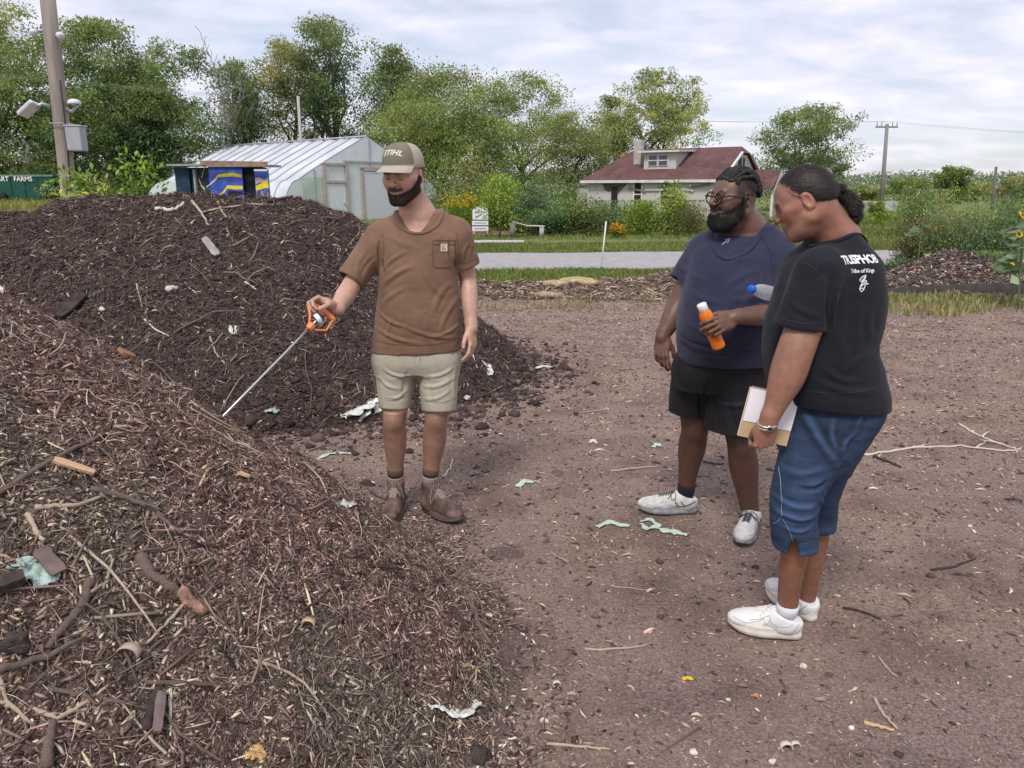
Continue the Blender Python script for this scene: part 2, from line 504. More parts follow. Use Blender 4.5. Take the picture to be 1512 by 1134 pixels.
def pile(name, h, x0, x1, y0, y1, step, m, **k):
    xs = np.arange(x0, x1, step); ys = np.arange(y0, y1, step)
    X, Y = np.meshgrid(xs, ys)
    Z = h(X, Y)
    keep = Z > -0.03
    Z = np.maximum(Z, -0.06)
    nr, nc = X.shape; i = np.arange(nr * nc).reshape(nr, nc)
    F = np.stack([i[:-1, :-1], i[:-1, 1:], i[1:, 1:], i[1:, :-1]], -1).reshape(-1, 4)
    F = F[keep.ravel()[F].any(1)]
    u, inv = np.unique(F, return_inverse=True)
    V = np.stack([X, Y, Z], -1).reshape(-1, 3)[u]
    return link(name, mesh_np(name, V, inv.reshape(-1, 4)), m, smooth=True, **k)
pile_far = pile('compost_pile', far_h, -9.5, 0.9, 4.6, 10.2, 0.03, m_soil_far,
     label='long dark brown mound of compost behind the man in the brown shirt', cat='compost pile')
pile_near = pile('compost_pile', near_h, -5.0, 0.3, -0.4, 4.8, 0.016, m_soil_near,
     label='reddish heap of shredded wood and twigs with the steel probe stuck in it', cat='compost pile')
def scatter_on(h, n, xr, yr, keepf, seed):
    r = np.random.default_rng(seed)
    x = r.uniform(*xr, n); y = r.uniform(*yr, n)
    z = h(x, y); k = keepf(x, y, z, r)
    x, y, z = x[k], y[k], z[k]
    return np.stack([x, y, z], 1), surf_normal(h, x, y)
# near pile shreds
def keep_near(x, y, z, r):
    d = np.hypot(x, y)
    return (z > 0.0) & (r.random(len(x)) < np.clip(2.6 / (d + 0.2), 0, 1) ** 1.5) & (np.abs(x) < y * 0.78 + 0.35)
P, Nn = scatter_on(near_h, 520000, (-4.2, 0.2), (0.6, 4.4), keep_near, 1)
n = len(P); r1 = np.random.default_rng(2)
Ls = np.exp(r1.normal(np.log(0.0115), 0.58, n)).clip(0.004, 0.11); fib = r1.random(n) < .10; Ls[fib] *= 3.0
Ws = Ls * r1.uniform(0.15, 0.62, n); Ws[fib] *= .16; Ws = Ws.clip(0.0009, 0.010)
colr = palette(n, RED, (2.6, 4.4, 3.6, 1.9, 0.6), 3, .3)
patch = fbm(P, 1.6, 3, 81)
colr *= (1 + 0.30 * patch)[:, None]; tint = np.clip(.5 + 1.4 * fbm(P, 2.3, 3, 83), 0, 1)[:, None]; colr = colr * (np.array([1.08, .95, .93]) * tint + np.array([.92, 1.02, .92]) * (1 - tint))
V, F, C = shards(P + Nn * 0.001, Nn, Ls, Ws, Ws * r1.uniform(.08, .3, n), colr, 0.42, 0.10, 4)
link('shreds', mesh_np('shreds', V, F, C), m_chip, pile_near, kind='stuff')
# long thin matted fibres
P, Nn = scatter_on(near_h, 26000, (-4.2, 0.2), (0.6, 4.4), keep_near, 91); n = len(P); r1 = np.random.default_rng(92)
Ls = np.exp(r1.normal(np.log(.065), .45, n)).clip(.03, .2)
V, F, C = shards(P + Nn * .004, Nn, Ls, r1.uniform(.0010, .0028, n), .0012, palette(n, RED, (2, 3.4, 3.4, 2.2, .8), 93, .3), .22, .22, 94)
link('fibres', mesh_np('fibres', V, F, C), m_chip, pile_near, kind='stuff')
P, Nn = scatter_on(far_h, 16000, (-6.5, 0.8), (4.8, 8.6), lambda x, y, z, r: z > 0, 95); n = len(P); r1 = np.random.default_rng(96)
Ls = np.exp(r1.normal(np.log(.10), .45, n)).clip(.04, .3)
V, F, C = shards(P + Nn * .006, Nn, Ls, r1.uniform(.0018, .0045, n), .002, palette(n, DARK, (3, 4, 3, 1.3, .5), 97, .3), .22, .22, 98)
link('fibres', mesh_np('fibres', V, F, C), m_chip, pile_far, kind='stuff')
# far pile shreds
def keep_far(x, y, z, r):
    return (z > 0.0) & (np.abs(x) < y * 0.75) & (y < 9.0)
P, Nn = scatter_on(far_h, 200000, (-6.5, 0.8), (4.8, 9.0), keep_far, 5)
n = len(P); r1 = np.random.default_rng(6)
Ls = np.exp(r1.normal(np.log(0.020), 0.62, n)).clip(0.006, 0.16)
Ws = (Ls * r1.uniform(0.10, 0.45, n)).clip(0.002, 0.015)
colr = palette(n, DARK, (6, 5, 2.4, 0.7, 0.22), 7, .3)
V, F, C = shards(P + Nn * 0.002, Nn, Ls, Ws, Ws * r1.uniform(.1, .4, n), colr, 0.42, 0.08, 8)
link('shreds', mesh_np('shreds', V, F, C), m_chip, pile_far, kind='stuff')
# fringe of mulch thinning out over the soil round the near heap
fr_ = np.random.default_rng(60); n = 60000; a = fr_.uniform(-1.45, 1.15, n); rr = 2.30 + fr_.exponential(.13, n) - .04
fx, fy = -2.4 + rr * np.cos(a), 2.2 + rr * np.sin(a); k = (fy > 1.0) & (fy < 4.4) & (near_h(fx, fy) < .02) & (fbm(xyz(fx, fy), 3, 3, 61) + .9 - (rr - 2.3) * 2.2 > fr_.random(n) * 1.2); fx, fy = fx[k], fy[k]; n = len(fx)
Ls = np.exp(fr_.normal(np.log(.013), .6, n)).clip(.004, .10); Ws = (Ls * fr_.uniform(.12, .6, n)).clip(.001, .01)
V, F, C = shards(np.stack([fx, fy, ground_z(fx, fy)], 1), np.tile([0, 0, 1.], (n, 1)), Ls, Ws, Ws * .3, palette(n, RED, (3, 4.4, 3.2, 1.6, .5), 62, .3), .15, .12, 63)
link('fringe', mesh_np('fringe', V, F, C), m_chip, pile_near, kind='stuff')
# ground litter
def keep_g(x, y, z, r):
    d = np.hypot(x, y)
    p = np.clip(3.4 / (d + 0.3), 0, 1) ** 1.1 * (0.30 + 0.7 * np.clip(fbm(xyz(x, y), 1.1, 3, 91) + 0.45, 0, 1))
    nb = near_base(x, y); free = (nb < 0.03); p = np.where(nb > -0.16, np.clip(p * 4 * np.exp(nb * 14) + p, 0, 1), p)
    return free & (r.random(len(x)) < p) & (np.abs(x) < y * 0.72 + 0.3)
P, Nn = scatter_on(ground_z, 340000, (-3, 9), (1.4, 12.5), keep_g, 9)
n = len(P); r1 = np.random.default_rng(10); dist = np.hypot(P[:, 0], P[:, 1])
Ls = np.exp(r1.normal(np.log(0.0066), 0.60, n)).clip(0.0025, 0.07) * (1 + dist * 0.07)
Ws = (Ls * r1.uniform(0.12, 0.6, n)).clip(0.0010, 0.02)
TAN = [(0.123, 0.086, 0.077), (0.246, 0.176, 0.154), (0.403, 0.297, 0.231), (0.582, 0.462, 0.341), (0.739, 0.638, 0.506)]
colr = palette(n, TAN, (3.2, 4.0, 3.2, 1.3, 0.25), 11, .3)
V, F, C = shards(P + Nn * 0.0, Nn, Ls, Ws, Ws * 0.4, colr, 0.10, 0.12, 12)
tag(link('wood_litter', mesh_np('wood_litter', V, F, C), m_chip, kind='stuff'), label='small pale wood chips trodden into the bare soil', cat='wood litter')
# clods of earth that tumble off the far pile
def clods(n, pos, rad, seed):
    r = np.random.default_rng(seed)
    base = np.array([(1, 0, 0), (-1, 0, 0), (0, 1, 0), (0, -1, 0), (0, 0, 1), (0, 0, -1)], float)
    T = np.array([(0, 2, 4), (2, 1, 4), (1, 3, 4), (3, 0, 4), (2, 0, 5), (1, 2, 5), (3, 1, 5), (0, 3, 5)])

    vs = list(map(tuple, base)); idx = {}; F = []
    def midp(a, b):
        k = (min(a, b), max(a, b))
        if k not in idx:
            v = (np.array(vs[a]) + np.array(vs[b])) / 2; vs.append(tuple(v / np.linalg.norm(v))); idx[k] = len(vs) - 1
        return idx[k]
    for a, b, c in T:
        ab, bc, ca = midp(a, b), midp(b, c), midp(c, a)
        F += [(a, ab, ca), (ab, b, bc), (ca, bc, c), (ab, bc, ca)]
    vs = np.array(vs); F = np.array(F)
    V = vs[None] * (1 + r.normal(0, 0.16, (n, len(vs), 1))) * rad[:, None, None] * np.array([1, 1, 0.7]) + pos[:, None]
    return V.reshape(-1, 3), (F[None] + (np.arange(n) * len(vs))[:, None, None]).reshape(-1, 3), len(vs)
r1 = np.random.default_rng(13)
n = 2600
a = r1.uniform(-2.2, 0.9, n); rr = 2.0 + np.abs(r1.normal(0, 0.28, n))
cx = -1.9 + rr * np.cos(a); cy = 7.05 + rr * np.sin(a)
k = (cy < 9) & (cx < 1.3); cx, cy = cx[k], cy[k]
rad = np.exp(r1.normal(np.log(0.011), 0.55, len(cx))).clip(0.004, 0.05)
V, F, nv = clods(len(cx), np.stack([cx, cy, np.maximum(ground_z(cx, cy), far_h(cx, cy)) + rad * 0.25], 1), rad, 14)
C = np.repeat(palette(len(cx), DARK[:3], (5, 4, 1), 15), nv, 0)
link('crumbs', mesh_np('crumbs', V, F, C), m_chip, pile_far, kind='stuff')
n = 5000
cx = r1.uniform(-2.2, 8, n); cy = r1.uniform(1.5, 11, n)
k = (np.abs(cx) < cy * 0.72 + .3) & (near_base(cx, cy) < 0.02) & (far_h(cx, cy) < -0.05); cx, cy = cx[k], cy[k]
rad = np.exp(r1.normal(np.log(0.0055), 0.5, len(cx))).clip(0.002, 0.022)
V, F, nv = clods(len(cx), np.stack([cx, cy, ground_z(cx, cy) + rad * 0.2], 1), rad, 16)
C = np.repeat(palette(len(cx), [(0.07, 0.047, 0.043), (0.14, 0.10, 0.09), (0.36, 0.31, 0.28), (0.6, 0.55, 0.5)], (6, 5, 1, 0.3), 17), nv, 0)
tag(link('soil_crumbs', mesh_np('soil_crumbs', V, F, C), m_chip, kind='stuff'), label='loose crumbs and pebbles on the bare soil', cat='soil crumbs')
# ================================================================== implicit modelling of bodies and clothes
def A3(p): return np.array(p, float)
class Prim:
    """f(P)->distance, with a bounding box"""
    def __init__(s, f, lo, hi): s.f, s.lo, s.hi = f, np.array(lo, float), np.array(hi, float)
def rc(a, b, ra, rb=None):
    """rounded cone from a (radius ra) to b (radius rb)"""
    a, b = A3(a), A3(b); rb = ra if rb is None else rb
    ab = b - a; L2 = max(float(ab @ ab), 1e-12)
    def f(P):
        q = P - a
        w = q @ ab
        t = np.minimum(np.maximum(w / L2, 0), 1)
        return np.sqrt(np.maximum(np.einsum('ij,ij->i', q, q) + t * (t * L2 - 2 * w), 0)) - (ra + (rb - ra) * t)
    m = max(ra, rb)
    return Prim(f, np.minimum(a, b) - m, np.maximum(a, b) + m)
def ell(c, r, M=None):
    """ellipsoid with centre c, radii r and an optional 3x3 frame whose columns are its axes"""
    c, r = A3(c), A3(r); Mt = None if M is None else np.array(M, float)
    def f(P):
        q = P - c
        if Mt is not None: q = q @ Mt
        k0 = np.sqrt(((q / r) ** 2).sum(1)); k1 = np.sqrt(((q / (r * r)) ** 2).sum(1)) + 1e-9
        return np.where(k0 < 1e-3, -r.min(), k0 * (k0 - 1) / k1)
    e = r if Mt is None else np.sqrt(((Mt * r) ** 2).sum(1))
    return Prim(f, c - e, c + e)
def ecyl(c, M, rx, ry, h0):
    c = A3(c); m = min(rx, ry)
    def f(P):
        q = (P - c) @ M
        return np.maximum((np.sqrt((q[:, 0] / rx) ** 2 + (q[:, 1] / ry) ** 2) - 1) * m, -(q[:, 2] + h0))
    return Prim(f, c - .3, c + .3)
def fit_ring(c, M, rx, ry, V, F, rad, name, m, parent, n=56):
    bvh = BVHTree.FromPolygons([tuple(v) for v in V], [tuple(f) for f in F]); pts = []
    for i in range(n):
        a = 2 * math.pi * i / n
        o = c + M[:, 0] * (rx + rad * .9) * math.cos(a) + M[:, 1] * (ry + rad * .9) * math.sin(a) + M[:, 2] * .12
        hit_ = bvh.ray_cast(Vector(o), -Vector(M[:, 2]), .24)
        pts.append(np.array(hit_[0]) if hit_[0] is not None else o - M[:, 2] * .12)
    P = np.array(pts);
    for _ in range(3): P = (P + np.roll(P, 1, 0) + np.roll(P, -1, 0)) / 3
    mb = MB(); prof_ = [(-rad, 0), (-rad * .9, rad * .5), (0, rad * .62), (rad * .9, rad * .45), (rad * 1.1, -rad * .3)]
    rows = []
    for i in range(n + 1):
        a = 2 * math.pi * i / n; o_ = M[:, 0] * math.cos(a) + M[:, 1] * math.sin(a)
        rows.append([P[i % n] + o_ * x + M[:, 2] * z for x, z in prof_])
    return mb.grid(rows).build(name, m, parent, True, keep=True)
def rbox(c, h, rad=0.005, M=None):
    c, h = A3(c), A3(h); Mt = None if M is None else np.array(M, float)
    def f(P):
        q = P - c
        if Mt is not None: q = q @ Mt
        q = np.abs(q) - (h - rad)
        return np.sqrt((np.maximum(q, 0) ** 2).sum(1)) + np.minimum(q.max(1), 0) - rad
    e = h if Mt is None else np.abs(Mt) @ h
    return Prim(f, c - e, c + e)
def _cr(xs, Y, t):
    """cubic through table rows (monotone enough for limbs)"""
    xs = np.asarray(xs, float); Y = np.asarray(Y, float)
    m = np.gradient(Y, xs, axis=0)
    i = np.clip(np.searchsorted(xs, t) - 1, 0, len(xs) - 2)
    h = xs[i + 1] - xs[i]; u = np.clip((t - xs[i]) / h, 0, 1)[:, None]; h = h[:, None]
    return ((1 + 2 * u) * (1 - u) ** 2) * Y[i] + (u * (1 - u) ** 2) * h * m[i] + (u * u * (3 - 2 * u)) * Y[i + 1] + (u * u * (u - 1)) * h * m[i + 1]
def loft(rows, yaw=0.0, exp=2.3, flat=True, tilt=None):
    """stack of superellipse sections. rows: (z, cx, cy, rx, ry); x axis turned by yaw"""
    rows = sorted(rows); T = np.array(rows, float); zs = T[:, 0]; Y = T[:, 1:]
    c, s = math.cos(yaw), math.sin(yaw)
    def f(P):
        z = P[:, 2]; S = _cr(zs, Y, z)
        x = P[:, 0] - S[:, 0]; y = P[:, 1] - S[:, 1]
        u = x * c + y * s; v = -x * s + y * c
        rx, ry = S[:, 2], S[:, 3]
        k = (np.abs(u / rx) ** exp + np.abs(v / ry) ** exp) ** (1 / exp) + 1e-9
        g = np.sqrt(u * u + v * v)
        d = g * (1 - 1 / k)
        d = np.where(k < 0.2, -np.minimum(rx, ry) * 0.8, d)
        dz = np.maximum(z - zs[-1], zs[0] - z)
        return np.maximum(d, dz) if flat else np.where(dz > 0, np.sqrt(np.maximum(d, 0) ** 2 + dz * dz), np.maximum(d, -1))
    m = max(T[:, 3].max(), T[:, 4].max()) * 1.1
    return Prim(f, (T[:, 1].min() - m, T[:, 2].min() - m, zs[0]), (T[:, 1].max() + m, T[:, 2].max() + m, zs[-1]))
def limb(pts, rads, exp=2.0):
    """chain of rounded cones with a smooth radius profile along a bent path"""
    pts = [A3(p) for p in pts]
    return [rc(pts[i], pts[i + 1], rads[i], rads[i + 1]) for i in range(len(pts) - 1)]
def smin(a, b, k):
    if k <= 0: return np.minimum(a, b)
    h = np.maximum(k - np.abs(a - b), 0) / k
    return np.minimum(a, b) - h * h * k * 0.25
def smax(a, b, k): return -smin(-a, -b, k)
class Sdf:
    def __init__(s): s.ops = []; s.lo = np.full(3, 1e9); s.hi = np.full(3, -1e9)
    def add(s, p, k=0.0):
        for q in (p if isinstance(p, list) else [p]):
            s.ops.append(('a', q, k)); s.lo = np.minimum(s.lo, q.lo); s.hi = np.maximum(s.hi, q.hi)
        return s
    def sub(s, p, k=0.0):
        for q in (p if isinstance(p, list) else [p]): s.ops.append(('s', q, k))
        return s
    def cut(s, point, normal, k=0.0, hollow=None, thick=0.010):
        """cut away the side the normal points to; hollow: depth of the open mouth left inside"""
        s.ops.append(('c', (A3(point), A3(normal) / np.linalg.norm(normal), hollow, thick), k)); return s
    def warp(s, fn): s.ops.append(('w', fn, 0)); return s
    def f(s, P, lo=None, hi=None, marg=None):
        d = np.full(len(P), 10.0)
        for op, q, k in s.ops:
            if op in 'as':
                if lo is not None and ((q.lo - marg - k > hi).any() or (q.hi + marg + k < lo).any()): continue
                if isinstance(q, Sdf): e = q.f(P, lo, hi, marg)
                else: e = q.f(P)
                d = smin(d, e, k) if op == 'a' else smax(d, -e, k)
            elif op == 'c':
                p0, n, hol, th = q
                e = (P - p0) @ n
                if hol:
                    ins = np.maximum(d + th, -(e + hol))
                    d = np.maximum(d, e); d = np.maximum(d, -ins)
                else: d = smax(d, e, k)
            elif op == 'w':
                d = d + q(P)
        return d
def surface(sdf, h, name='mesh', smooth_it=1):
    """dual contouring on a sparse set of 8-cell blocks (surface nets)"""
    B = 8; marg = h * B * 1.6
    pad = 2 * h + 3.5 * h * (h < .006); lo = sdf.lo - pad; hi = sdf.hi + pad
    nb = np.ceil((hi - lo) / (h * B)).astype(int)
    ii = np.stack(np.meshgrid(*[np.arange(n) for n in nb], indexing='ij'), -1).reshape(-1, 3)
    C = lo + (ii + 0.5) * h * B
    G = 4
    key = (ii // G) @ np.array([1, 1000, 1000000]); o = np.argsort(key, kind='stable'); ii, key, C = ii[o], key[o], C[o]
    keep = []
    for c in np.split(C, np.flatnonzero(np.diff(key)) + 1):
        keep.append(np.abs(sdf.f(c, c.min(0), c.max(0), marg * 1.6)) < marg)
    ii = ii[np.concatenate(keep)]
    key = (ii // G) @ np.array([1, 1000, 1000000]); o = np.argsort(key, kind='stable'); ii, key = ii[o], key[o]
    cutp = np.flatnonzero(np.diff(key)) + 1
    g = np.arange(B + 1); off = np.stack(np.meshgrid(g, g, g, indexing='ij'), -1).reshape(-1, 3)
    STR = np.array([1, 4096, 4096 * 4096], np.int64)
    ck, cv, cn, ed = [], [], [], []
    for blk in np.split(ii, cutp):
        S = (blk[:, None] * B + off[None]).reshape(-1, 3)
        P = lo + S * h
        D = sdf.f(P, P.min(0), P.max(0), marg * 1.6).reshape(-1, B + 1, B + 1, B + 1)
        neg = D < 0
        anyv = neg.reshape(len(D), -1); use = anyv.any(1) & ~anyv.all(1)
        if not use.any(): continue
        D, neg, blk = D[use], neg[use], blk[use]

        acc = np.zeros((len(D), B, B, B, 3)); cnt = np.zeros((len(D), B, B, B))
        for ax in range(3):
            sl = [slice(None)] * 4; s2 = [slice(None)] * 4
            sl[ax + 1] = slice(0, B); s2[ax + 1] = slice(1, B + 1)
            a, b = D[tuple(sl)], D[tuple(s2)]
            cr = (a < 0) != (b < 0)
            t = np.where(cr, a / np.where(cr, a - b, 1), 0)
            o1, o2 = [x for x in range(3) if x != ax]
            for u in (0, 1):
                for v in (0, 1):
                    q = [slice(None)] * 4; q[o1 + 1] = slice(u, u + B); q[o2 + 1] = slice(v, v + B)
                    c = cr[tuple(q)]; tt = t[tuple(q)]
                    cnt += c
                    acc[..., ax] += tt * c; acc[..., o1] += u * c; acc[..., o2] += v * c

            q = [slice(None)] * 4; q[o1 + 1] = slice(0, B); q[o2 + 1] = slice(0, B)
            w = np.argwhere(cr[tuple(q)])
            if len(w):
                gidx = blk[w[:, 0]] * B + w[:, 1:]
                flip = a[tuple(q)][tuple(w.T)] < 0
                ed.append((ax, gidx, flip))
        w = np.argwhere(cnt > 0)
        gi = blk[w[:, 0]] * B + w[:, 1:]
        ck.append(gi @ STR); cv.append(lo + (gi + acc[tuple(w.T)] / cnt[tuple(w.T)][:, None]) * h)
    key = np.concatenate(ck); V = np.concatenate(cv)
    key, ui = np.unique(key, return_index=True); V = V[ui]
    F = []
    for ax, gidx, flip in ed:
        o1, o2 = [(1, 2), (2, 0), (0, 1)][ax]
        e1 = np.zeros(3, int); e1[o1] = 1; e2 = np.zeros(3, int); e2[o2] = 1
        ks = [(gidx - e1 - e2) @ STR, (gidx - e2) @ STR, gidx @ STR, (gidx - e1) @ STR]
        pos = [np.searchsorted(key, k).clip(0, len(key) - 1) for k in ks]
        ok = np.logical_and.reduce([key[p] == k for p, k in zip(pos, ks)])
        q = np.stack(pos, 1)[ok]; fl = flip[ok]
        q[~fl] = q[~fl][:, ::-1]
        F.append(q)
    F = np.concatenate(F)
    for _ in range(smooth_it):
        e = np.concatenate([F[:, [0, 1]], F[:, [1, 2]], F[:, [2, 3]], F[:, [3, 0]]])
        sm = np.zeros_like(V); ct = np.zeros(len(V))
        for a, b in ((0, 1), (1, 0)):
            for c in range(3): sm[:, c] += np.bincount(e[:, a], V[e[:, b], c], len(V))
            ct += np.bincount(e[:, a], minlength=len(V))
        m = ct > 0
        V[m] = V[m] * 0.5 + sm[m] / ct[m][:, None] * 0.5
    return V, F
def normals(V, F):
    n = np.cross(V[F[:, 2]] - V[F[:, 0]], V[F[:, 3]] - V[F[:, 1]])
    N = np.zeros_like(V)
    for c in range(3):
        for k in range(4): N[:, c] += np.bincount(F[:, k], n[:, c], len(V))
    return N / (np.linalg.norm(N, axis=1, keepdims=True) + 1e-12)
def seg_dist(P, a, b):
    a, b = A3(a), A3(b); ab = b - a
    t = np.clip((P - a) @ ab / (ab @ ab), 0, 1)
    return np.linalg.norm(P - a - t[:, None] * ab, axis=1), t
def folds(P, lines):
    """lines: (a, b, width, depth): a ridge with a valley on either side, fading towards its ends"""
    d = np.zeros(len(P))
    for ln in lines:
        a, b, w, dep = ln[:4]
        q, t = seg_dist(P, a, b)
        x = q / w
        d += dep * np.exp(-x * x * 1.6) * np.sin(np.pi * np.clip(t, 0.02, 0.98)) ** 0.5
    return d
def frame(fwd, up=(0, 0, 1)):
    """3x3 whose columns are right, forward, up"""
    f = A3(fwd) / np.linalg.norm(fwd); u = A3(up); r = np.cross(f, u); r /= np.linalg.norm(r); u = np.cross(r, f)
    return np.stack([r, f, u], 1)
class Local:
    """turns primitives given in a local frame into the world"""
    def __init__(s, o, M, sc=1.0): s.o, s.M, s.s = A3(o), np.array(M, float), sc
    def p(s, q): return s.o + s.M @ (A3(q) * s.s)
    def pts(s, Q): return s.o + (np.asarray(Q) * s.s) @ s.M.T
    def inv(s, P): return (P - s.o) @ s.M / s.s
    def rc(s, a, b, ra, rb=None): return rc(s.p(a), s.p(b), ra * s.s, (ra if rb is None else rb) * s.s)
    def ell(s, c, r, rot=None): return ell(s.p(c), A3(r) * s.s, s.M if rot is None else s.M @ np.array(rot))
    def box(s, c, h, rad=.003, rot=None): return rbox(s.p(c), A3(h) * s.s, rad * s.s, s.M if rot is None else s.M @ np.array(rot))
    def mat4(s):
        m = Matrix.Identity(4)
        for i in range(3):
            for j in range(3): m[i][j] = float(s.M[i, j])
            m[i][3] = float(s.o[i])
        return m
def rotx(a): c, s = math.cos(a), math.sin(a); return np.array([[1, 0, 0], [0, c, -s], [0, s, c]])
def roty(a): c, s = math.cos(a), math.sin(a); return np.array([[c, 0, s], [0, 1, 0], [-s, 0, c]])
def rotz(a): c, s = math.cos(a), math.sin(a); return np.array([[c, -s, 0], [s, c, 0], [0, 0, 1]])
# ------------------------------------------------------------------ body pieces
def head_ops(S, H, jaw=1.0, fat=0.0, lips=1.0, nose=1.0, eyes_closed=False, slit=(0.0045, 0.0038), proj=0.0, smile=0.0):
    """head in frame H: x right, y forward, z up, origin between the ears"""
    S.add(H.ell((0, -0.012, 0.030), (0.0765, 0.094, 0.092)), 0)
    S.add(H.ell((0, 0.020, 0.020), (0.070, 0.068, 0.072)), 0.03)
    S.add(H.ell((0, 0.026, -0.040), (0.060 + fat * .6, 0.060 + fat * .3, 0.072)), 0.03)
    for s in (-1, 1):
        S.add(H.rc((s * (0.053 + fat), 0.004, -0.055), (s * 0.022, 0.066 + fat * .3, -0.096), 0.026 * jaw + fat * .4, 0.021 * jaw), 0.025)
        S.add(H.ell((s * 0.040, 0.062, -0.022), (0.026 + fat * .4, 0.024, 0.026 + fat * .3)), 0.022)
        S.add(H.ell((s * 0.060, 0.035, -0.004), (0.016, 0.034, 0.014)), 0.02)
    S.add(H.ell((0, 0.076, -0.096), (0.024 * jaw, 0.018, 0.017)), 0.022)
    S.add(H.rc((-0.034, 0.079, 0.022), (0.034, 0.079, 0.022), 0.0115), 0.016)
    for s in (-1, 1):
        S.sub(H.ell((s * 0.031, 0.099, 0.006), (0.019, 0.016, 0.0115)), 0.012)
        S.add(H.ell((s * 0.031, 0.0755, 0.006), (0.0150, 0.0145, 0.0125)), 0.002)
        if not eyes_closed:
            S.sub(H.ell((s * 0.031, 0.0915, slit[0]), (0.0125, 0.006, slit[1])), 0.002)
    S.add(H.rc((0, 0.088, 0.014), (0, 0.112 - proj, -0.018), 0.0078 * nose, 0.0105 * nose), 0.012)
    S.add(H.ell((0, 0.110 - proj, -0.024), (0.0105 * nose, 0.011, 0.0095)), 0.006)
    for s in (-1, 1):
        S.add(H.ell((s * 0.0130 * nose, 0.100, -0.026), (0.0085 * nose, 0.0105, 0.0080)), 0.005)
        S.sub(H.ell((s * 0.0065 * nose, 0.107, -0.0345), (0.0036, 0.0052, 0.0040)), 0.002)
    S.add(H.ell((0, 0.083, -0.055), (0.028, 0.016, 0.020)), 0.014)
    for s in (-1, 1):
        S.add(H.rc((0, 0.0930, -0.0535), (s * 0.0235, 0.0830, -0.0500 + smile), 0.0050 * lips, 0.0026), 0.004)
        S.add(H.rc((0, 0.0915, -0.0635), (s * 0.0225, 0.0825, -0.0535 + smile), 0.0056 * lips, 0.0024), 0.004)
        S.add(H.ell((s * 0.030, 0.079, -0.050 + smile), (0.010, 0.009, 0.011)), 0.012)
    S.add(H.rc((-0.008, 0.0945, -0.0510), (0.008, 0.0945, -0.0510), 0.0050 * lips), 0.004)
    S.add(H.rc((-0.008, 0.0935, -0.0645), (0.008, 0.0935, -0.0645), 0.0056 * lips), 0.004)
    for s in (-1, 1): S.sub(H.rc((0, 0.0990, -0.0582), (s * 0.0235, 0.0880, -0.0530 + smile), 0.0022, 0.0012), 0.002)
    for s in (-1, 1): S.sub(H.rc((s * .0185, .0985, -.030), (s * .0345, .0830, -.050), .0022, .0022), 0.012)
    for s in (-1, 1):
        rot = rotz(-s * 0.35) @ rotx(-0.15)
        S.add(H.ell((s * 0.082, -0.012, 0.000), (0.0085, 0.0185, 0.0315), rot), 0.006)
        S.add(H.ell((s * 0.078, -0.004, -0.024), (0.0075, 0.009, 0.011)), 0.006)
        S.sub(H.ell((s * 0.0905, -0.009, 0.003), (0.0085, 0.0120, 0.0215), rot), 0.003)
        S.add(H.ell((s * 0.0840, 0.003, -0.003), (0.005, 0.005, 0.007)), 0.003)
    return S
def hand(S, W, pose, side=1, sc=1.0, k=0.006):
    """hand in frame W: origin at the wrist, y towards the fingertips, z out of the back of the hand, x towards the
    thumb when side=1. pose: curls for index..little as (knuckle, middle, tip) degrees, spread, and thumb."""
    g = lambda x, y, z: (x * side * sc, y * sc, z * sc)
    S.add(W.rc(g(0, -0.025, 0), g(0, 0.010, 0), 0.0265 * sc, 0.0255 * sc), 0.015)

    S.add(W.ell(g(0.002, 0.050, 0.000), (0.039 * sc, 0.050 * sc, 0.0150 * sc)), 0.012)
    S.add(W.ell(g(0.024, 0.038, -0.006), (0.019 * sc, 0.034 * sc, 0.016 * sc)), 0.012)
    S.add(W.ell(g(-0.024, 0.040, -0.005), (0.015 * sc, 0.034 * sc, 0.014 * sc)), 0.012)
    spec = [(0.029, 0.089, 0.0089, (0.040, 0.025, 0.020)), (0.0095, 0.095, 0.0092, (0.045, 0.028, 0.021)),
            (-0.0105, 0.091, 0.0088, (0.041, 0.026, 0.021)), (-0.029, 0.082, 0.0078, (0.033, 0.020, 0.018))]
    for i, (x, y, r, Ls) in enumerate(spec):
        cur = pose['curl'][i]; spr = math.radians(pose.get('spread', (6, 1, -4, -10))[i])
        p = np.array([x, y, 0.001]); S.add(W.rc(g(x * 0.72, 0.055, 0.001), g(*p), r * 1.02 * sc, r * 1.14 * sc), k)
        a = 0.0; rr = r
        for j in range(3):
            a += math.radians(cur[j])
            d = np.array([math.sin(spr) * math.cos(a), math.cos(spr) * math.cos(a), -math.sin(a)])
            q = p + d * Ls[j]
            S.add(W.rc(g(*p), g(*q), rr * 1.04 * sc, rr * 0.93 * sc), 0.0025)
            p = q; rr *= 0.92
    th = pose.get('thumb', [(0.022, 0.022, -0.006), (0.045, 0.050, -0.014), (0.054, 0.078, -0.020), (0.054, 0.101, -0.024)])
    rr = (0.0150, 0.0118, 0.0102, 0.0085)
    for j in range(3):
        S.add(W.rc(g(*th[j]), g(*th[j + 1]), rr[j] * sc, rr[j + 1] * sc), 0.010 if j == 0 else 0.003)
    return S
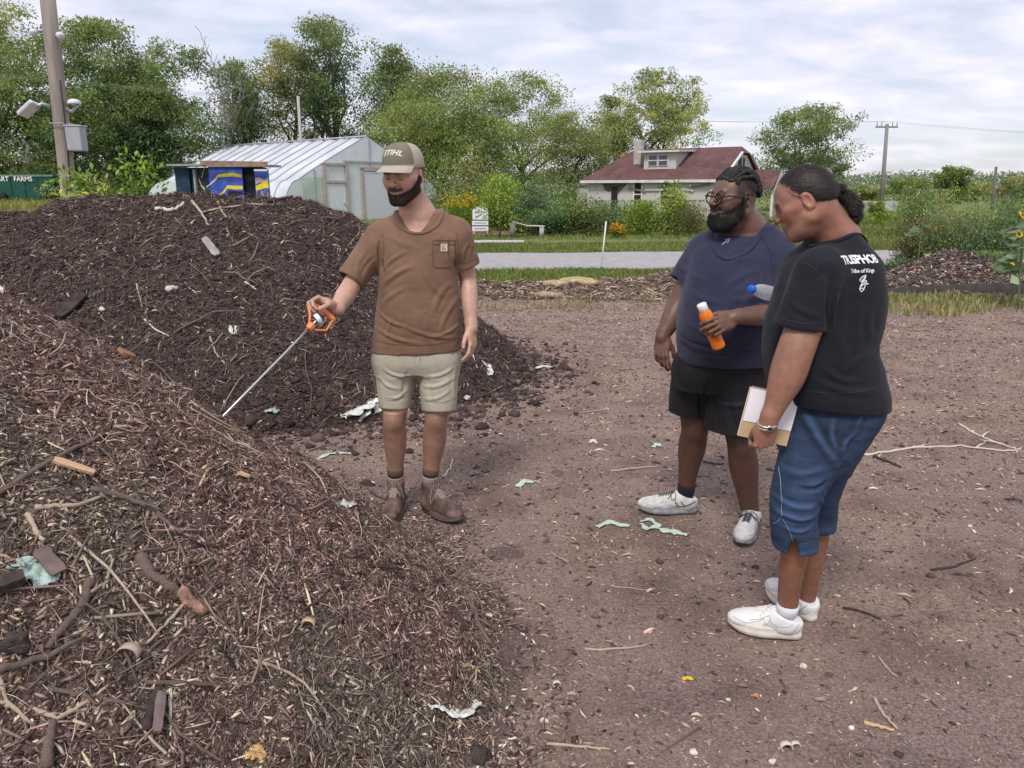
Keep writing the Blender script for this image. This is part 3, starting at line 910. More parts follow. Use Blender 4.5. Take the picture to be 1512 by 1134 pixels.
def chain(pts, rads, n=7, k=0.0):
    """limb with a smooth path and a smooth radius profile, as one primitive"""
    T = np.array([list(p) + [r] for p, r in zip(pts, rads)], float)
    xs = np.concatenate([[0], np.cumsum(np.linalg.norm(np.diff(T[:, :3], axis=0), axis=1))])
    t = np.linspace(0, xs[-1], n * (len(pts) - 1) + 1)
    Q = _cr(xs, T, t); A_ = Q[:-1, :3]; D_ = Q[1:, :3] - A_; L2 = (D_ * D_).sum(1); r_ = Q[:, 3]
    def f(P):
        best = np.full(len(P), 1e9); rad = np.zeros(len(P))
        for i in range(len(A_)):
            q = P - A_[i]; w = q @ D_[i]
            u = np.minimum(np.maximum(w / L2[i], 0), 1)
            d2 = np.einsum('ij,ij->i', q, q) + u * (u * L2[i] - 2 * w)
            m = d2 < best
            best = np.where(m, d2, best); rad = np.where(m, r_[i] + (r_[i + 1] - r_[i]) * u, rad)
        return np.sqrt(np.maximum(best, 0)) - rad
    m = r_.max()
    return Prim(f, Q[:, :3].min(0) - m, Q[:, :3].max(0) + m)
def foot_frame(heel, toe):
    d = A3(toe) - A3(heel); d[2] = 0
    M = frame(d); return Local((heel[0], heel[1], 0.0), M, 1.0)
# ------------------------------------------------------------------ fine strands (hair, beard)
def strands(V, F, nrm, n, L_, w, dirf, col, seed=0, lift=0.35, seg=3, curl=0.0, mess=0.25, ctr=None, wt=None):
    """short ribbons of hair rooted on a surface; dirf(P, N) gives the comb direction"""
    r = np.random.default_rng(seed)
    tri = np.concatenate([F[:, [0, 1, 2]], F[:, [0, 2, 3]]])
    ar = np.linalg.norm(np.cross(V[tri[:, 1]] - V[tri[:, 0]], V[tri[:, 2]] - V[tri[:, 0]]), axis=1)
    if ctr is not None:
        cen = V[tri].mean(1) - ctr; nn = nrm[tri].mean(1)
        ar = ar * ((cen * nn).sum(1) > 0.72 * np.linalg.norm(cen, axis=1))
    if wt is not None: ar = ar * wt(V[tri].mean(1))
    t = r.choice(len(tri), n, p=ar / ar.sum()); b = r.dirichlet((1, 1, 1), n)
    P = (V[tri[t]] * b[..., None]).sum(1); N = (nrm[tri[t]] * b[..., None]).sum(1)
    N /= np.linalg.norm(N, axis=1, keepdims=True)
    D = dirf(P, N); D = D / (np.linalg.norm(D, axis=1, keepdims=True) + 1e-9); D = D - N * (D * N).sum(1, keepdims=True)
    D = D / (np.linalg.norm(D, axis=1, keepdims=True) + 1e-9)
    D += r.normal(0, mess, D.shape); D /= np.linalg.norm(D, axis=1, keepdims=True)
    S = np.cross(D, N); S /= np.linalg.norm(S, axis=1, keepdims=True) + 1e-9
    L1 = (L_ * r.uniform(0.6, 1.3, n))[:, None]
    vs = []
    for j in range(seg + 1):
        u = j / seg
        c = P + D * L1 * u + N * L1 * lift * np.sin(u * np.pi * 0.6) + S * (curl * L1 * np.sin(u * 5 + r.random((n, 1)) * 0))
        ww = w * (1 - u * 0.8)
        vs += [c - S * ww / 2, c + S * ww / 2]
    k = 2 * (seg + 1)
    VV = np.stack(vs, 1).reshape(-1, 3)
    b0 = (np.arange(n) * k)[:, None]
    q = np.array([[2 * j, 2 * j + 1, 2 * j + 3, 2 * j + 2] for j in range(seg)])
    FF = (b0[:, :, None] + q[None]).reshape(-1, 4)
    C = np.repeat(np.array(col) * r.uniform(0.6, 1.5, (n, 1)), k, 0)
    return VV, FF, C
def sdf_obj(name, S, h, m, parent, fold=None, smooth_it=1, col=None, keep=True, **k):
    V, F = surface(S, h, name, smooth_it)
    if fold is not None:
        N = normals(V, F); V = V + N * fold(V, N)[:, None]
    me = mesh_np(name, V, F)
    if col is not None:
        set_col(me, col(V, normals(V, F)), 'col')
    o = link(name, me, m, parent, True, keep, **k)
    o['_n'] = len(V)
    return o, V, F
def graphic(name, make, L, m, parent, target, off=0.0015, thick=0.0, depth=0.4):
    """flat artwork (list of polygons / text mesh) in frame L (x right, y up; projected along -z) laid onto a mesh"""
    V0, F0 = make
    V, F = target
    bvh = BVHTree.FromPolygons([tuple(v) for v in V], [tuple(f) for f in F])
    out = []
    zdir = Vector(L.M[:, 2])
    for v in V0:
        p = Vector(L.p((v[0], v[1], depth)))
        hit = bvh.ray_cast(p, -zdir, depth * 2.5)
        out.append(tuple(hit[0] + hit[1] * (off if hit[1].dot(zdir) > 0 else -off)) if hit[0] is not None else None)
    good = [tuple(f) for f in F0 if all(out[i] is not None for i in f)]
    good = [f for f in good if max((Vector(out[f[i]]) - Vector(out[f[i - 1]])).length for i in range(len(f))) < 0.06]
    me = bpy.data.meshes.new(name)
    me.from_pydata([o if o is not None else (0, 0, 0) for o in out], [], good)
    bm = bmesh.new(); bm.from_mesh(me)
    bmesh.ops.delete(bm, geom=[v for v in bm.verts if not v.link_faces], context='VERTS'); bm.to_mesh(me); bm.free()
    return link(name, me, m, parent, True, True)
def text_mesh(txt, size, cut=0.006, shear=0.0, bold=0.0, space=1.0, res=3):
    c = bpy.data.curves.new('t', 'FONT'); c.body = txt; c.size = size; c.align_x = 'CENTER'; c.align_y = 'CENTER'
    c.shear = shear; c.offset = bold; c.space_character = space; c.resolution_u = res
    o = bpy.data.objects.new('t', c)
    me = bpy.data.meshes.new_from_object(o)
    bm = bmesh.new(); bm.from_mesh(me)
    for ax in (0, 1):
        vals = [v.co[ax] for v in bm.verts]
        if not vals: break
        x = min(vals) + cut
        while x < max(vals):
            n = [0, 0, 0]; n[ax] = 1; p = [0, 0, 0]; p[ax] = x
            bmesh.ops.bisect_plane(bm, geom=list(bm.verts) + list(bm.edges) + list(bm.faces), plane_co=p, plane_no=n)
            x += cut
    bm.to_mesh(me); bm.free()
    out = ([tuple(v.co) for v in me.vertices], [tuple(p.vertices) for p in me.polygons])
    bpy.data.objects.remove(o); bpy.data.curves.remove(c); bpy.data.meshes.remove(me)
    return out
def stroke_mesh(lines, w):
    """thin strokes as flat quads; lines: list of point lists in the plane"""
    V, F = [], []
    for pts in lines:
        P = [Vector((a, b, 0)) for a, b in pts]; Q = []
        for i in range(len(P) - 1):
            n = max(1, int((P[i + 1] - P[i]).length / 0.006))
            Q += [P[i].lerp(P[i + 1], j / n) for j in range(n)]
        Q.append(P[-1])
        b = len(V)
        for i, p in enumerate(Q):
            t = (Q[min(i + 1, len(Q) - 1)] - Q[max(i - 1, 0)]).normalized(); s = Vector((-t.y, t.x, 0)) * w / 2
            V += [tuple(p - s), tuple(p + s)]
        F += [(b + 2 * i, b + 2 * i + 2, b + 2 * i + 3, b + 2 * i + 1) for i in range(len(Q) - 1)]
    return V, F
# ================================================================== trees and plants
m_leaf = leaf_mat('foliage', tr=0.30)
m_bark = mat('grey_brown_bark', (0.13, 0.105, 0.085), 0.95, var=0.35, scale=6, bump=0.6, bscale=20, fibre=(1, 1, 0.25))
m_barkd = mat('dark_bark', (0.065, 0.055, 0.048), 0.95, var=0.35, scale=6, bump=0.6, bscale=20, fibre=(1, 1, 0.25))
def leaf_quads(P, D, size, col, r, fold=0.3, aspect=0.5):
    """one folded leaf (two triangles) per point"""
    n = len(P)
    up = r.normal(0, 1, (n, 3)); up[:, 2] = np.abs(up[:, 2]) + 0.5
    D = D / (np.linalg.norm(D, axis=1, keepdims=True) + 1e-9)
    S = np.cross(D, up); S /= np.linalg.norm(S, axis=1, keepdims=True) + 1e-9
    U = np.cross(S, D)
    size = np.broadcast_to(size, n)[:, None]
    a = P; b = P + D * size * 0.5 + S * size * aspect * 0.5 + U * size * fold * 0.25
    c = P + D * size; d = P + D * size * 0.5 - S * size * aspect * 0.5 + U * size * fold * 0.25
    V = np.stack([a, b, c, d], 1).reshape(-1, 3)
    F = np.arange(4 * n).reshape(n, 4)
    return V, F, np.repeat(col, 4, 0)
def branches(r, base, height, spread, n_limbs, lean=0.0, fork=0.25, r0=0.25, droop=0.0, up=0.6):
    """trunk and limbs as polylines with radii; returns list of (pts, rads) and tips for the crown"""
    out = []; tips = []
    def grow(p, d, L_, rad, lev):
        n = 6; pts = [p.copy()]; rr = [rad]
        for i in range(n):
            d = d + r.normal(0, 0.10 + 0.05 * lev, 3); d[2] += (0.05 * up if lev else 0.03) - droop * lev * 0.05
            d /= np.linalg.norm(d); p = p + d * L_ / n; pts.append(p.copy()); rr.append(rad * (1 - 0.75 * (i + 1) / n))
        out.append((pts, rr))
        if lev >= 3: tips.append((pts[-1], L_)); return
        k = n_limbs if lev == 0 else r.integers(3, 5)
        for j in range(k):
            t = fork + (1 - fork) * (j + r.random()) / k
            i = min(int(t * n), n - 1); q = pts[i] + (pts[i + 1] - pts[i]) * (t * n - i)
            a = r.random() * 2 * np.pi + j * 2.4
            side = np.array([np.cos(a), np.sin(a), 0])
            dd = d * 0.25 + side * spread * (1.0 - 0.35 * t if lev == 0 else 0.9) + np.array([0, 0, up * (0.6 + 0.6 * t)])
            dd /= np.linalg.norm(dd)
            grow(q, dd, L_ * (0.62 - 0.22 * t * (lev == 0) + r.normal(0, .06)) * (1 if lev == 0 else 0.85), rr[i] * 0.55, lev + 1)
        tips.append((pts[-1], L_ * 0.4))
    grow(np.array(base, float), np.array([lean, 0, 1.0]), height * 0.72, r0, 0)
    return out, tips
def tree(name, label, px, py_top, py_base_z, Y, width_px, cols, w, n_leaf=9000, leaf=0.16, seed=0, cat='tree', dens=1.0, open_=0.0, shape='round',
         base_z=None, crown_lo=0.12, bark=None, group=None, clump=0.11, limbs=7, cx_shift=0.0, jit=0.2, trunk_r=None, flat=0.7, top_light=0.12):
    """a tree at photo column px whose top reaches row py_top"""
    r = np.random.default_rng(seed + 100); n_leaf = int(n_leaf * 2.1); leaf = leaf * .82; clump = clump * 1.12; dens = dens * 1.35
    base = at(px, 400, Y); bx, by = base.x, Y
    bz = float(ground_z(np.array(bx), np.array(by))) if base_z is None else base_z
    top = at(px, py_top, Y).z; Hh = top - bz
    Wd = width_px / FPX * Y * 1.0
    root = empty(name, (bx, by, bz), label=label, cat=cat, group=group)
    br, tips = branches(r, (0, 0, 0), Hh, 0.75, limbs, r0=trunk_r or 0.028 * Hh)

    allp = np.array([p for pts, _ in br for p in pts])
    sz = Hh * 0.97 / allp[:, 2].max(); sx = Wd * 0.46 / max(np.percentile(np.hypot(allp[:, 0], allp[:, 1]), 97), .1)
    S = np.array([sx, sx, sz])
    mb = MB()
    for pts, rr in br: mb.tube([tuple(p * S) for p in pts], [max(q, 0.006) for q in rr], 6, cap=False)
    mb.build('trunk', bark or m_bark, root, True)

    T = np.array([t[0] for t in tips]) * S
    T = T[T[:, 2] > Hh * crown_lo]
    n_cl = max(12, int(len(T) * 1.0))
    extra = []
    lob = max(20, int(110 * dens))
    for i in range(lob):                                            # leaf clumps over the crown's shell and inside it
        a = r.random() * 2 * np.pi; u = r.random() ** 0.6; v = r.uniform(crown_lo, 1)
        if shape == 'round': prof_ = math.sin(math.pi * min(1, max(0.0, (v - crown_lo * .6) / (1 - crown_lo * .6))) ** 0.8) ** 0.55
        elif shape == 'tall': prof_ = math.sin(math.pi * v ** 0.9) ** 0.4 * 0.9
        elif shape == 'cone': prof_ = (1 - v) ** 0.8
        elif shape == 'vase': prof_ = 0.25 + 0.75 * math.sin(math.pi * 0.5 * v) * (1 if v < .8 else (1 - v) / .2 * .7 + .3)
        else: prof_ = 0.9 if v < .8 else .9 * (1 - v) / .2 + 0.1
        rad = Wd * 0.5 * prof_ * u * (1 + 0.16 * math.sin(a * 3 + seed) + 0.12 * math.sin(a * 5 + v * 7))
        extra.append((rad * math.cos(a) + cx_shift * v, rad * math.sin(a) * flat, v * Hh * 0.98))
    C = np.concatenate([T, np.array(extra)])
    if open_: C = C[r.random(len(C)) > open_]
    k = r.choice(len(C), n_leaf)
    cr = Hh * clump * (0.5 + 0.9 * r.random(len(C)))
    off = r.normal(0, 1, (n_leaf, 3)); off /= np.linalg.norm(off, axis=1, keepdims=True); off *= (r.random((n_leaf, 1)) ** 0.5)
    off[:, 2] *= 0.62
    P = C[k] + off * cr[k][:, None]
    P[:, 2] = np.clip(P[:, 2], Hh * crown_lo * 0.5, Hh * 1.0)
    D = off + r.normal(0, 0.6, off.shape); D[:, 2] -= 0.35
    cc = palette(len(C), cols, w, seed, 0.16)
    col = cc[k] * (1 + r.normal(0, jit, (n_leaf, 1)))
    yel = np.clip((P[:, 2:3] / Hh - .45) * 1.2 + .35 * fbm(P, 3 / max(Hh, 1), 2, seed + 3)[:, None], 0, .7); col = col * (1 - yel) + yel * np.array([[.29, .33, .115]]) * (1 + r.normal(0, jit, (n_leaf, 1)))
    col = col * (1 + 0.3 * fbm(P, 2.2 / max(Hh * .2, .3), 2, seed)[:, None])
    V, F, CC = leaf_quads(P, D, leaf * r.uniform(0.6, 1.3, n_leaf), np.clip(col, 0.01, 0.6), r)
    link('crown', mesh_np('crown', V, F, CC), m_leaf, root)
    return root
DK = [(0.056, 0.097, 0.044), (0.086, 0.146, 0.061), (0.135, 0.202, 0.078), (0.218, 0.267, 0.102)]
MD = [(0.1, 0.159, 0.053), (0.164, 0.242, 0.075), (0.26, 0.332, 0.105), (0.405, 0.418, 0.136)]
LT = [(0.156, 0.219, 0.075), (0.281, 0.34, 0.114), (0.427, 0.454, 0.163), (0.625, 0.562, 0.224)]
YG = [(0.123, 0.208, 0.036), (0.217, 0.322, 0.057), (0.334, 0.43, 0.081), (0.478, 0.507, 0.114)]
OL = [(0.144, 0.17, 0.071), (0.245, 0.252, 0.105), (0.372, 0.344, 0.143), (0.507, 0.417, 0.192)]
GB = [(0.078, 0.141, 0.071), (0.132, 0.208, 0.103), (0.193, 0.275, 0.134), (0.28, 0.333, 0.158)]
BG = 'trees behind the plot'
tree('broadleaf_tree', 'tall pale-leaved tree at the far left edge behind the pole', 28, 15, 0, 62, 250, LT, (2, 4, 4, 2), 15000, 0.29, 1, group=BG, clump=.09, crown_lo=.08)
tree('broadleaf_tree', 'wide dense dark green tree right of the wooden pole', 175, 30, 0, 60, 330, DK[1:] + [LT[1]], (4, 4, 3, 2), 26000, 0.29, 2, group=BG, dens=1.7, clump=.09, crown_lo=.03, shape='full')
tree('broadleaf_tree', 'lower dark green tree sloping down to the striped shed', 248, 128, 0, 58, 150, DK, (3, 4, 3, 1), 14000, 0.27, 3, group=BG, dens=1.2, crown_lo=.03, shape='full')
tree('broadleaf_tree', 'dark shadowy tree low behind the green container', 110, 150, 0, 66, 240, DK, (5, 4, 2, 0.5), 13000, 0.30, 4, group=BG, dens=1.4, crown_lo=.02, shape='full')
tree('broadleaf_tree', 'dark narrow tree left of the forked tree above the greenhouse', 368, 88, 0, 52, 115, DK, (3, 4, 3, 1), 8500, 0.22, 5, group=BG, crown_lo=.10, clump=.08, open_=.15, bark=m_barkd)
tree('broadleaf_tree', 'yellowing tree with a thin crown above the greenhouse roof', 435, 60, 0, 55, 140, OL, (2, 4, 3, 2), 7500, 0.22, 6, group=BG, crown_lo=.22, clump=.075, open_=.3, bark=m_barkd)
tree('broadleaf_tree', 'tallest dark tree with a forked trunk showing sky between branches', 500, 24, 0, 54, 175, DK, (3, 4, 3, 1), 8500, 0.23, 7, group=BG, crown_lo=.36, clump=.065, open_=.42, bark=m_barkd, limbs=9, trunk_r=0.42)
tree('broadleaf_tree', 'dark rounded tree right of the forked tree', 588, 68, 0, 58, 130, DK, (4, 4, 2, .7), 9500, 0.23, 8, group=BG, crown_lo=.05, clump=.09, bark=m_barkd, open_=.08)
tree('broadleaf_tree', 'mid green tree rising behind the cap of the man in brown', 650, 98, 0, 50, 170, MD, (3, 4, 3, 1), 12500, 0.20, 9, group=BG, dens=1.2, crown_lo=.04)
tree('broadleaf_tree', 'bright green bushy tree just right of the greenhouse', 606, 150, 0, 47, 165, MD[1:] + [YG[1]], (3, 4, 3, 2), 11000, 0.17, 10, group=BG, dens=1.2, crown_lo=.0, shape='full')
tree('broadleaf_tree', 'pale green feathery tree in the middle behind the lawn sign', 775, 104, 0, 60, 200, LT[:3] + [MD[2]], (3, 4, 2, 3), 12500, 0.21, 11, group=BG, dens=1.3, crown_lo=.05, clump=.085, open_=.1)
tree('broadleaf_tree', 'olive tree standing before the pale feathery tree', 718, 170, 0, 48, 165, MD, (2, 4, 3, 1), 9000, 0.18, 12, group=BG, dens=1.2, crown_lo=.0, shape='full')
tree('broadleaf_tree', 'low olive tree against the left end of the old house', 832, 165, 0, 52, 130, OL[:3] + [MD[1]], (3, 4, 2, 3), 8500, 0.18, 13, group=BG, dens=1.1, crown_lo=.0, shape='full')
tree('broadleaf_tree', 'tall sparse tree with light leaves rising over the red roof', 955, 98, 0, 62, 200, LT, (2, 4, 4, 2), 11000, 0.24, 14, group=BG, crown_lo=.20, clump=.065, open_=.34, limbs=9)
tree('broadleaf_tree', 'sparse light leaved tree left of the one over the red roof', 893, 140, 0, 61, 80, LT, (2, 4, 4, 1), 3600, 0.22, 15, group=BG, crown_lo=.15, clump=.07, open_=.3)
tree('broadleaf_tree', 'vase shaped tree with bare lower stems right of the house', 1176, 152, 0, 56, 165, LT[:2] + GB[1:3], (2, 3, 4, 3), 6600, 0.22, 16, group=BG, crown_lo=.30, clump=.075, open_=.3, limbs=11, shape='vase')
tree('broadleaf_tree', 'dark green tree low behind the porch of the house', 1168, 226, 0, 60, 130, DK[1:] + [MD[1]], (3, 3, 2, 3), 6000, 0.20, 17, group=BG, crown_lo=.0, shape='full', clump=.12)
FT = 'distant trees on the right'
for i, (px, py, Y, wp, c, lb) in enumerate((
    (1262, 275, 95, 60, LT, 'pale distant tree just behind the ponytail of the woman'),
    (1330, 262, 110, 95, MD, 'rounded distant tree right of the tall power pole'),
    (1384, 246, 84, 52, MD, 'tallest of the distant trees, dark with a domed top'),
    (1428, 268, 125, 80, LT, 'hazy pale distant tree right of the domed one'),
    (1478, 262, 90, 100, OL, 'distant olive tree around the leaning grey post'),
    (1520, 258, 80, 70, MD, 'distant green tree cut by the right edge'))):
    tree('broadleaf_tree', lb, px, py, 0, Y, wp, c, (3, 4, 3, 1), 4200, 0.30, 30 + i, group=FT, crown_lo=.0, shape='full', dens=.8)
# far-off wood that closes the horizon
def far_wood():
    r = np.random.default_rng(50); n = 70000
    x = r.uniform(-150, 200, n); y = 150 + 22 * r.random(n) + 0.1 * np.abs(x)
    top = 4.9 + 1.8 * fbm(xyz(x, 0), 0.05, 4, 3) + 1.0 * fbm(xyz(x, 0), 0.25, 3, 5)
    top = np.where(x > 60, top * 0.95, top)
    z = top * r.random(n) ** 0.6
    P = np.stack([x, y, z + ground_z(x, y)], 1)
    col = palette(n, [(0.15, 0.20, 0.11), (0.19, 0.24, 0.13), (0.24, 0.27, 0.15), (0.28, 0.28, 0.18)], (4, 4, 2, 1), 51, 0.2)
    V, F, C = leaf_quads(P, r.normal(0, 1, (n, 3)), 0.55 * r.uniform(.6, 1.4, n), col, r)
    tag(link('far_wood', mesh_np('far_wood', V, F, C), m_leaf), kind='stuff', label='band of woodland closing the horizon', cat='wood')
far_wood()
def bush(name, label, px, py_top, py_bot, Y, width_px, cols, w, n=2600, leaf=0.09, seed=0, cat='bush', flowers=None, group=None, spiky=0.0, stems=14):
    r = np.random.default_rng(seed + 500); n = int(n * 2.0)
    b = at(px, py_bot, Y); bz = float(ground_z(np.array(b.x), np.array(Y)))
    Hh = at(px, py_top, Y).z - bz; W = width_px / FPX * Y
    root = empty(name, (b.x, Y, bz), label=label, cat=cat, group=group)
    mb = MB(); C = []
    for i in range(stems):
        a = r.random() * 2 * np.pi; q = r.random() ** .5 * W * .42; h = Hh * (0.38 + 0.62 * r.random() ** .8) * (1 - 0.25 * (q / (W * .5)) ** 2)
        e = np.array([q * np.cos(a), q * np.sin(a) * .7, h]); s = e * np.array([.35, .35, 0])
        pts = [s + (e - s) * np.array([t, t, t]) + np.array([0.03 * np.sin(t * 5 + i), 0.03 * np.cos(t * 4 + i), 0]) * h for t in np.linspace(0, 1, 6)]
        mb.tube([tuple(p) for p in pts], list(np.linspace(0.012, 0.004, 6)), 4, cap=False)
        C += pts[1:]
    mb.build('stems', m_bark, root, True)
    C = np.array(C); k = r.choice(len(C), n)
    off = r.normal(0, 1, (n, 3)) * np.array([1, .8, .8 + spiky]) * min(W, Hh) * 0.15
    P = C[k] + off; P[:, 2] = np.clip(P[:, 2], 0.02, Hh * 1.04)
    col = palette(len(C), cols, w, seed, .16)[k] * (1 + r.normal(0, .22, (n, 1))) * (1 + .3 * fbm(P, 1.5, 2, seed)[:, None])
    D = off / (np.linalg.norm(off, axis=1, keepdims=True) + 1e-6) + r.normal(0, .5, off.shape); D[:, 2] += spiky * 1.5
    V, F, CC = leaf_quads(P, D, leaf * r.uniform(.6, 1.4, n), np.clip(col, .01, .6), r, aspect=.5 - .25 * spiky)
    link('foliage', mesh_np('foliage', V, F, CC), m_leaf, root)
    if flowers:
        fc, nf, lo, fs = flowers
        kk = r.choice(np.flatnonzero(P[:, 2] > Hh * lo), nf)
        Pf = P[kk] + np.array([0, 0, .03]) + r.normal(0, .02, (nf, 3))
        cf = np.array(fc)[None] * (1 + r.normal(0, .15, (nf, 1)))
        V, F, CC = leaf_quads(Pf, r.normal(0, 1, (nf, 3)) + np.array([0, 0, 1]), fs * r.uniform(.6, 1.3, nf), np.clip(cf, .02, .9), r, aspect=.8)
        link('blossom', mesh_np('blossom', V, F, CC), m_leaf, root, kind='stuff')
    return root
BU = 'bushes along the far side of the road'
for i, (px, pt, wp, Y, c, lb) in enumerate(((650, 300, 60, 36, MD, 'green shrub behind the sleeve of the man in brown'), (722, 285, 50, 36, LT, 'pale shrub peeping over the lawn sign'), (765, 292, 60, 34, GB, 'soft blue-green shrub right of the thin sapling'),
        (830, 262, 70, 38, MD, 'taller green shrub at the left corner of the house'), (878, 308, 60, 33, LT, 'light shrub below the broken doorway'), (925, 300, 60, 33, MD, 'green shrub below the middle window'), (965, 302, 55, 32.5, LT, 'pale shrub below the right window'), (1005, 305, 60, 33, GB, 'grey-green shrub low behind the man in glasses'))):
    bush('bush', lb, px, pt, 350, Y, wp, c, [3, 3, 2, 1][:len(c)], n=2400, leaf=.10, seed=80 + i, group=BU)
GOLD = (0.62, 0.40, 0.02)
bl = [('goldenrod', 'yellow goldenrod clump behind the left edge of the lawn sign', 686, 288, 330, 34, 60, YG[:3], (3, 3, 1), dict(flowers=(GOLD, 420, .62, .10), n=1500)),
      ('bush', 'bushy green shrub right behind the thin sapling by the sign', 742, 262, 338, 33, 70, YG[:3] + [MD[2]], (2, 3, 2, 2), dict(n=3000, leaf=.11)),
      ('bush', 'tall olive shrub left of the blue-green shrubs', 700, 236, 330, 42, 80, OL[:3] + [LT[1]], (3, 3, 2, 2), dict(n=3200, leaf=.13)),
      ('bush', 'blue-green shrub beside the rope fence', 796, 278, 352, 31, 82, GB, (2, 4, 3, 1), dict(n=3800, leaf=.09)),
      ('bush', 'dark low shrub under the blue-green one', 808, 312, 355, 29.5, 78, DK[1:] + [GB[0]], (3, 3, 1, 3), dict(n=2600, leaf=.09)),
      ('bush', 'rusty green shrub in the middle of the hedge', 856, 290, 356, 29.5, 66, MD[:3] + [(0.13, 0.10, 0.045)], (3, 3, 2, 2), dict(n=2800, leaf=.09)),
      ('bush', 'grey-green feathery bush below the house wall', 905, 300, 352, 31, 70, GB[1:] + [LT[1]], (3, 3, 2, 2), dict(n=2600, leaf=.08, spiky=.5)),
      ('goldenrod', 'orange-yellow flowering clump at the foot of the hedge', 911, 332, 357, 28, 32, YG[:2], (2, 1), dict(flowers=((0.55, 0.30, 0.02), 380, .35, .08), n=500, leaf=.06)),
      ('bush', 'light green bush reaching in front of the house windows', 942, 300, 354, 30, 55, YG[:3] + [LT[2]], (3, 3, 2, 2), dict(n=2600, leaf=.09, spiky=.4)),
      ('bush', 'tall yellow-green bush beside the face of the man in glasses', 992, 268, 354, 30, 36, YG[:3] + [LT[2]], (2, 3, 3, 3), dict(n=3000, leaf=.10, flowers=(GOLD, 60, .6, .07))),
      ('bush', 'thin straw coloured bush near the man in glasses', 1020, 300, 356, 29, 50, [(0.20, 0.19, 0.08), (0.26, 0.24, 0.12), (0.14, 0.16, 0.06)], (3, 2, 3), dict(n=1900, leaf=.08, spiky=.5)),
      ('bush', 'olive weeds under the porch of the house', 1120, 318, 350, 34, 80, OL, (3, 3, 2, 1), dict(n=2200, leaf=.09)),
      ('bush', 'yellow-green bush left of the blossom behind the neck', 1225, 300, 345, 50, 60, LT, (3, 3, 2, 1), dict(n=1800, leaf=.14)),
      ('bush', 'short bush between the sapling and the rope fence', 772, 318, 350, 30.5, 40, MD, (3, 3, 2, 1), dict(n=1500, leaf=.08)),
      ('bush', 'bush left of the goldenrod behind the shoulder of the man in brown', 660, 270, 335, 38, 60, MD, (3, 3, 2, 1), dict(n=2400, leaf=.12))]
for i, (nm, lb, px, pt, pb, Y, wp, c, w, kw) in enumerate(bl):
    bush(nm, lb, px, pt, pb, Y, wp, c, w, seed=i, cat='goldenrod' if nm == 'goldenrod' else 'bush', group=BU if nm == 'bush' else 'goldenrod clumps', **kw)
WD = 'weeds beyond the low compost heap'
wl_ = [('weed_clump', 'feathery grey-green weeds behind the small compost mound', 1405, 318, 402, 15.5, 125, GB[1:3] + [OL[2], LT[1]], (3, 3, 2, 3), dict(n=7000, leaf=.055, spiky=.5, stems=70)),
       ('weed_clump', 'tall feathery plume of weeds standing left of the others', 1372, 288, 402, 16.2, 42, GB[1:3] + [OL[2], LT[1]], (3, 3, 2, 3), dict(n=2200, leaf=.055, spiky=.7, stems=20)),
       ('weed_clump', 'pointed plume of weeds right above the compost mound', 1428, 296, 402, 16.4, 40, GB[1:] + [LT[1]], (3, 3, 2, 3), dict(n=2000, leaf=.055, spiky=.7, stems=18)),
       ('weed_clump', 'thin loose plume of weeds left of the sunflowers', 1476, 288, 402, 15.8, 44, GB[:3] + [LT[1]], (3, 3, 2, 3), dict(n=2000, leaf=.055, spiky=.7, stems=18)),
       ('weed_clump', 'tall green weeds with a reddish base near the right edge', 1462, 328, 412, 14.6, 95, GB[:3] + [MD[2]], (3, 4, 3, 2), dict(n=7000, leaf=.055, spiky=.5, stems=60)),
       ('weed_clump', 'brown withered weeds left of the compost mound', 1345, 330, 404, 16, 70, [(0.15, 0.11, 0.06), (0.19, 0.15, 0.08), (0.10, 0.12, 0.045)], (3, 3, 3), dict(n=1500, leaf=.07, spiky=.5, stems=26)),
       ('weed_clump', 'pale green weeds farther back in the field on the right', 1350, 285, 360, 30, 110, LT[:3] + [GB[1]], (3, 3, 2, 2), dict(n=4000, leaf=.10, spiky=.6, stems=30)),
       ('weed_clump', 'yellow-green weeds behind the sunflower stalks', 1500, 300, 372, 24, 90, LT[:3] + [GB[1]], (3, 3, 2, 2), dict(n=3600, leaf=.09, spiky=.6, stems=30)),
       ('weed_clump', 'rust coloured dock between the weeds and the sunflower', 1452, 352, 402, 15, 62, [(0.17, 0.075, 0.04), (0.11, 0.065, 0.035), (0.09, 0.10, 0.04)], (3, 3, 2), dict(n=1500, leaf=.05, spiky=.6, stems=22)),
       ('weed_clump', 'low leafy weeds at the left foot of the compost mound', 1338, 385, 412, 15, 90, GB[:3], (3, 3, 2), dict(n=2000, leaf=.07, stems=22)),
       ('weed_clump', 'arching grass clump at the foot of the weeds on the right', 1455, 380, 420, 13.6, 70, GB[1:3] + [YG[1]], (3, 3, 2), dict(n=2400, leaf=.09, spiky=1.0, stems=22))]
for i, (nm, lb, px, pt, pb, Y, wp, c, w, kw) in enumerate(wl_):
    bush(nm, lb, px, pt, pb, Y, wp, c, w, seed=30 + i, cat='weeds', group=WD, **kw)
SPR = 'green sprouts on the crest of the dark pile'
for i, (px, pt, Y, wp, lb, c) in enumerate(((118, 232, 11.6, 60, 'yellow-green leafy sprout against the wooden pole', YG), (215, 222, 11.2, 75, 'tall green leafy sprout right of the pole', YG[:2] + [MD[2]]),
                                       (165, 258, 11.5, 60, 'low weedy sprout between the two taller ones', LT), (250, 262, 11.8, 50, 'pale weedy sprout beside the striped shed', LT), (140, 275, 10.9, 50, 'small bright sprout at the foot of the pole', YG))):
    bush('leafy_sprout', lb, px, pt, 300, Y, wp, c, [3, 3, 2, 1][:len(c)], n=900, leaf=.085, seed=60 + i, cat='sprout', group=SPR, stems=9)
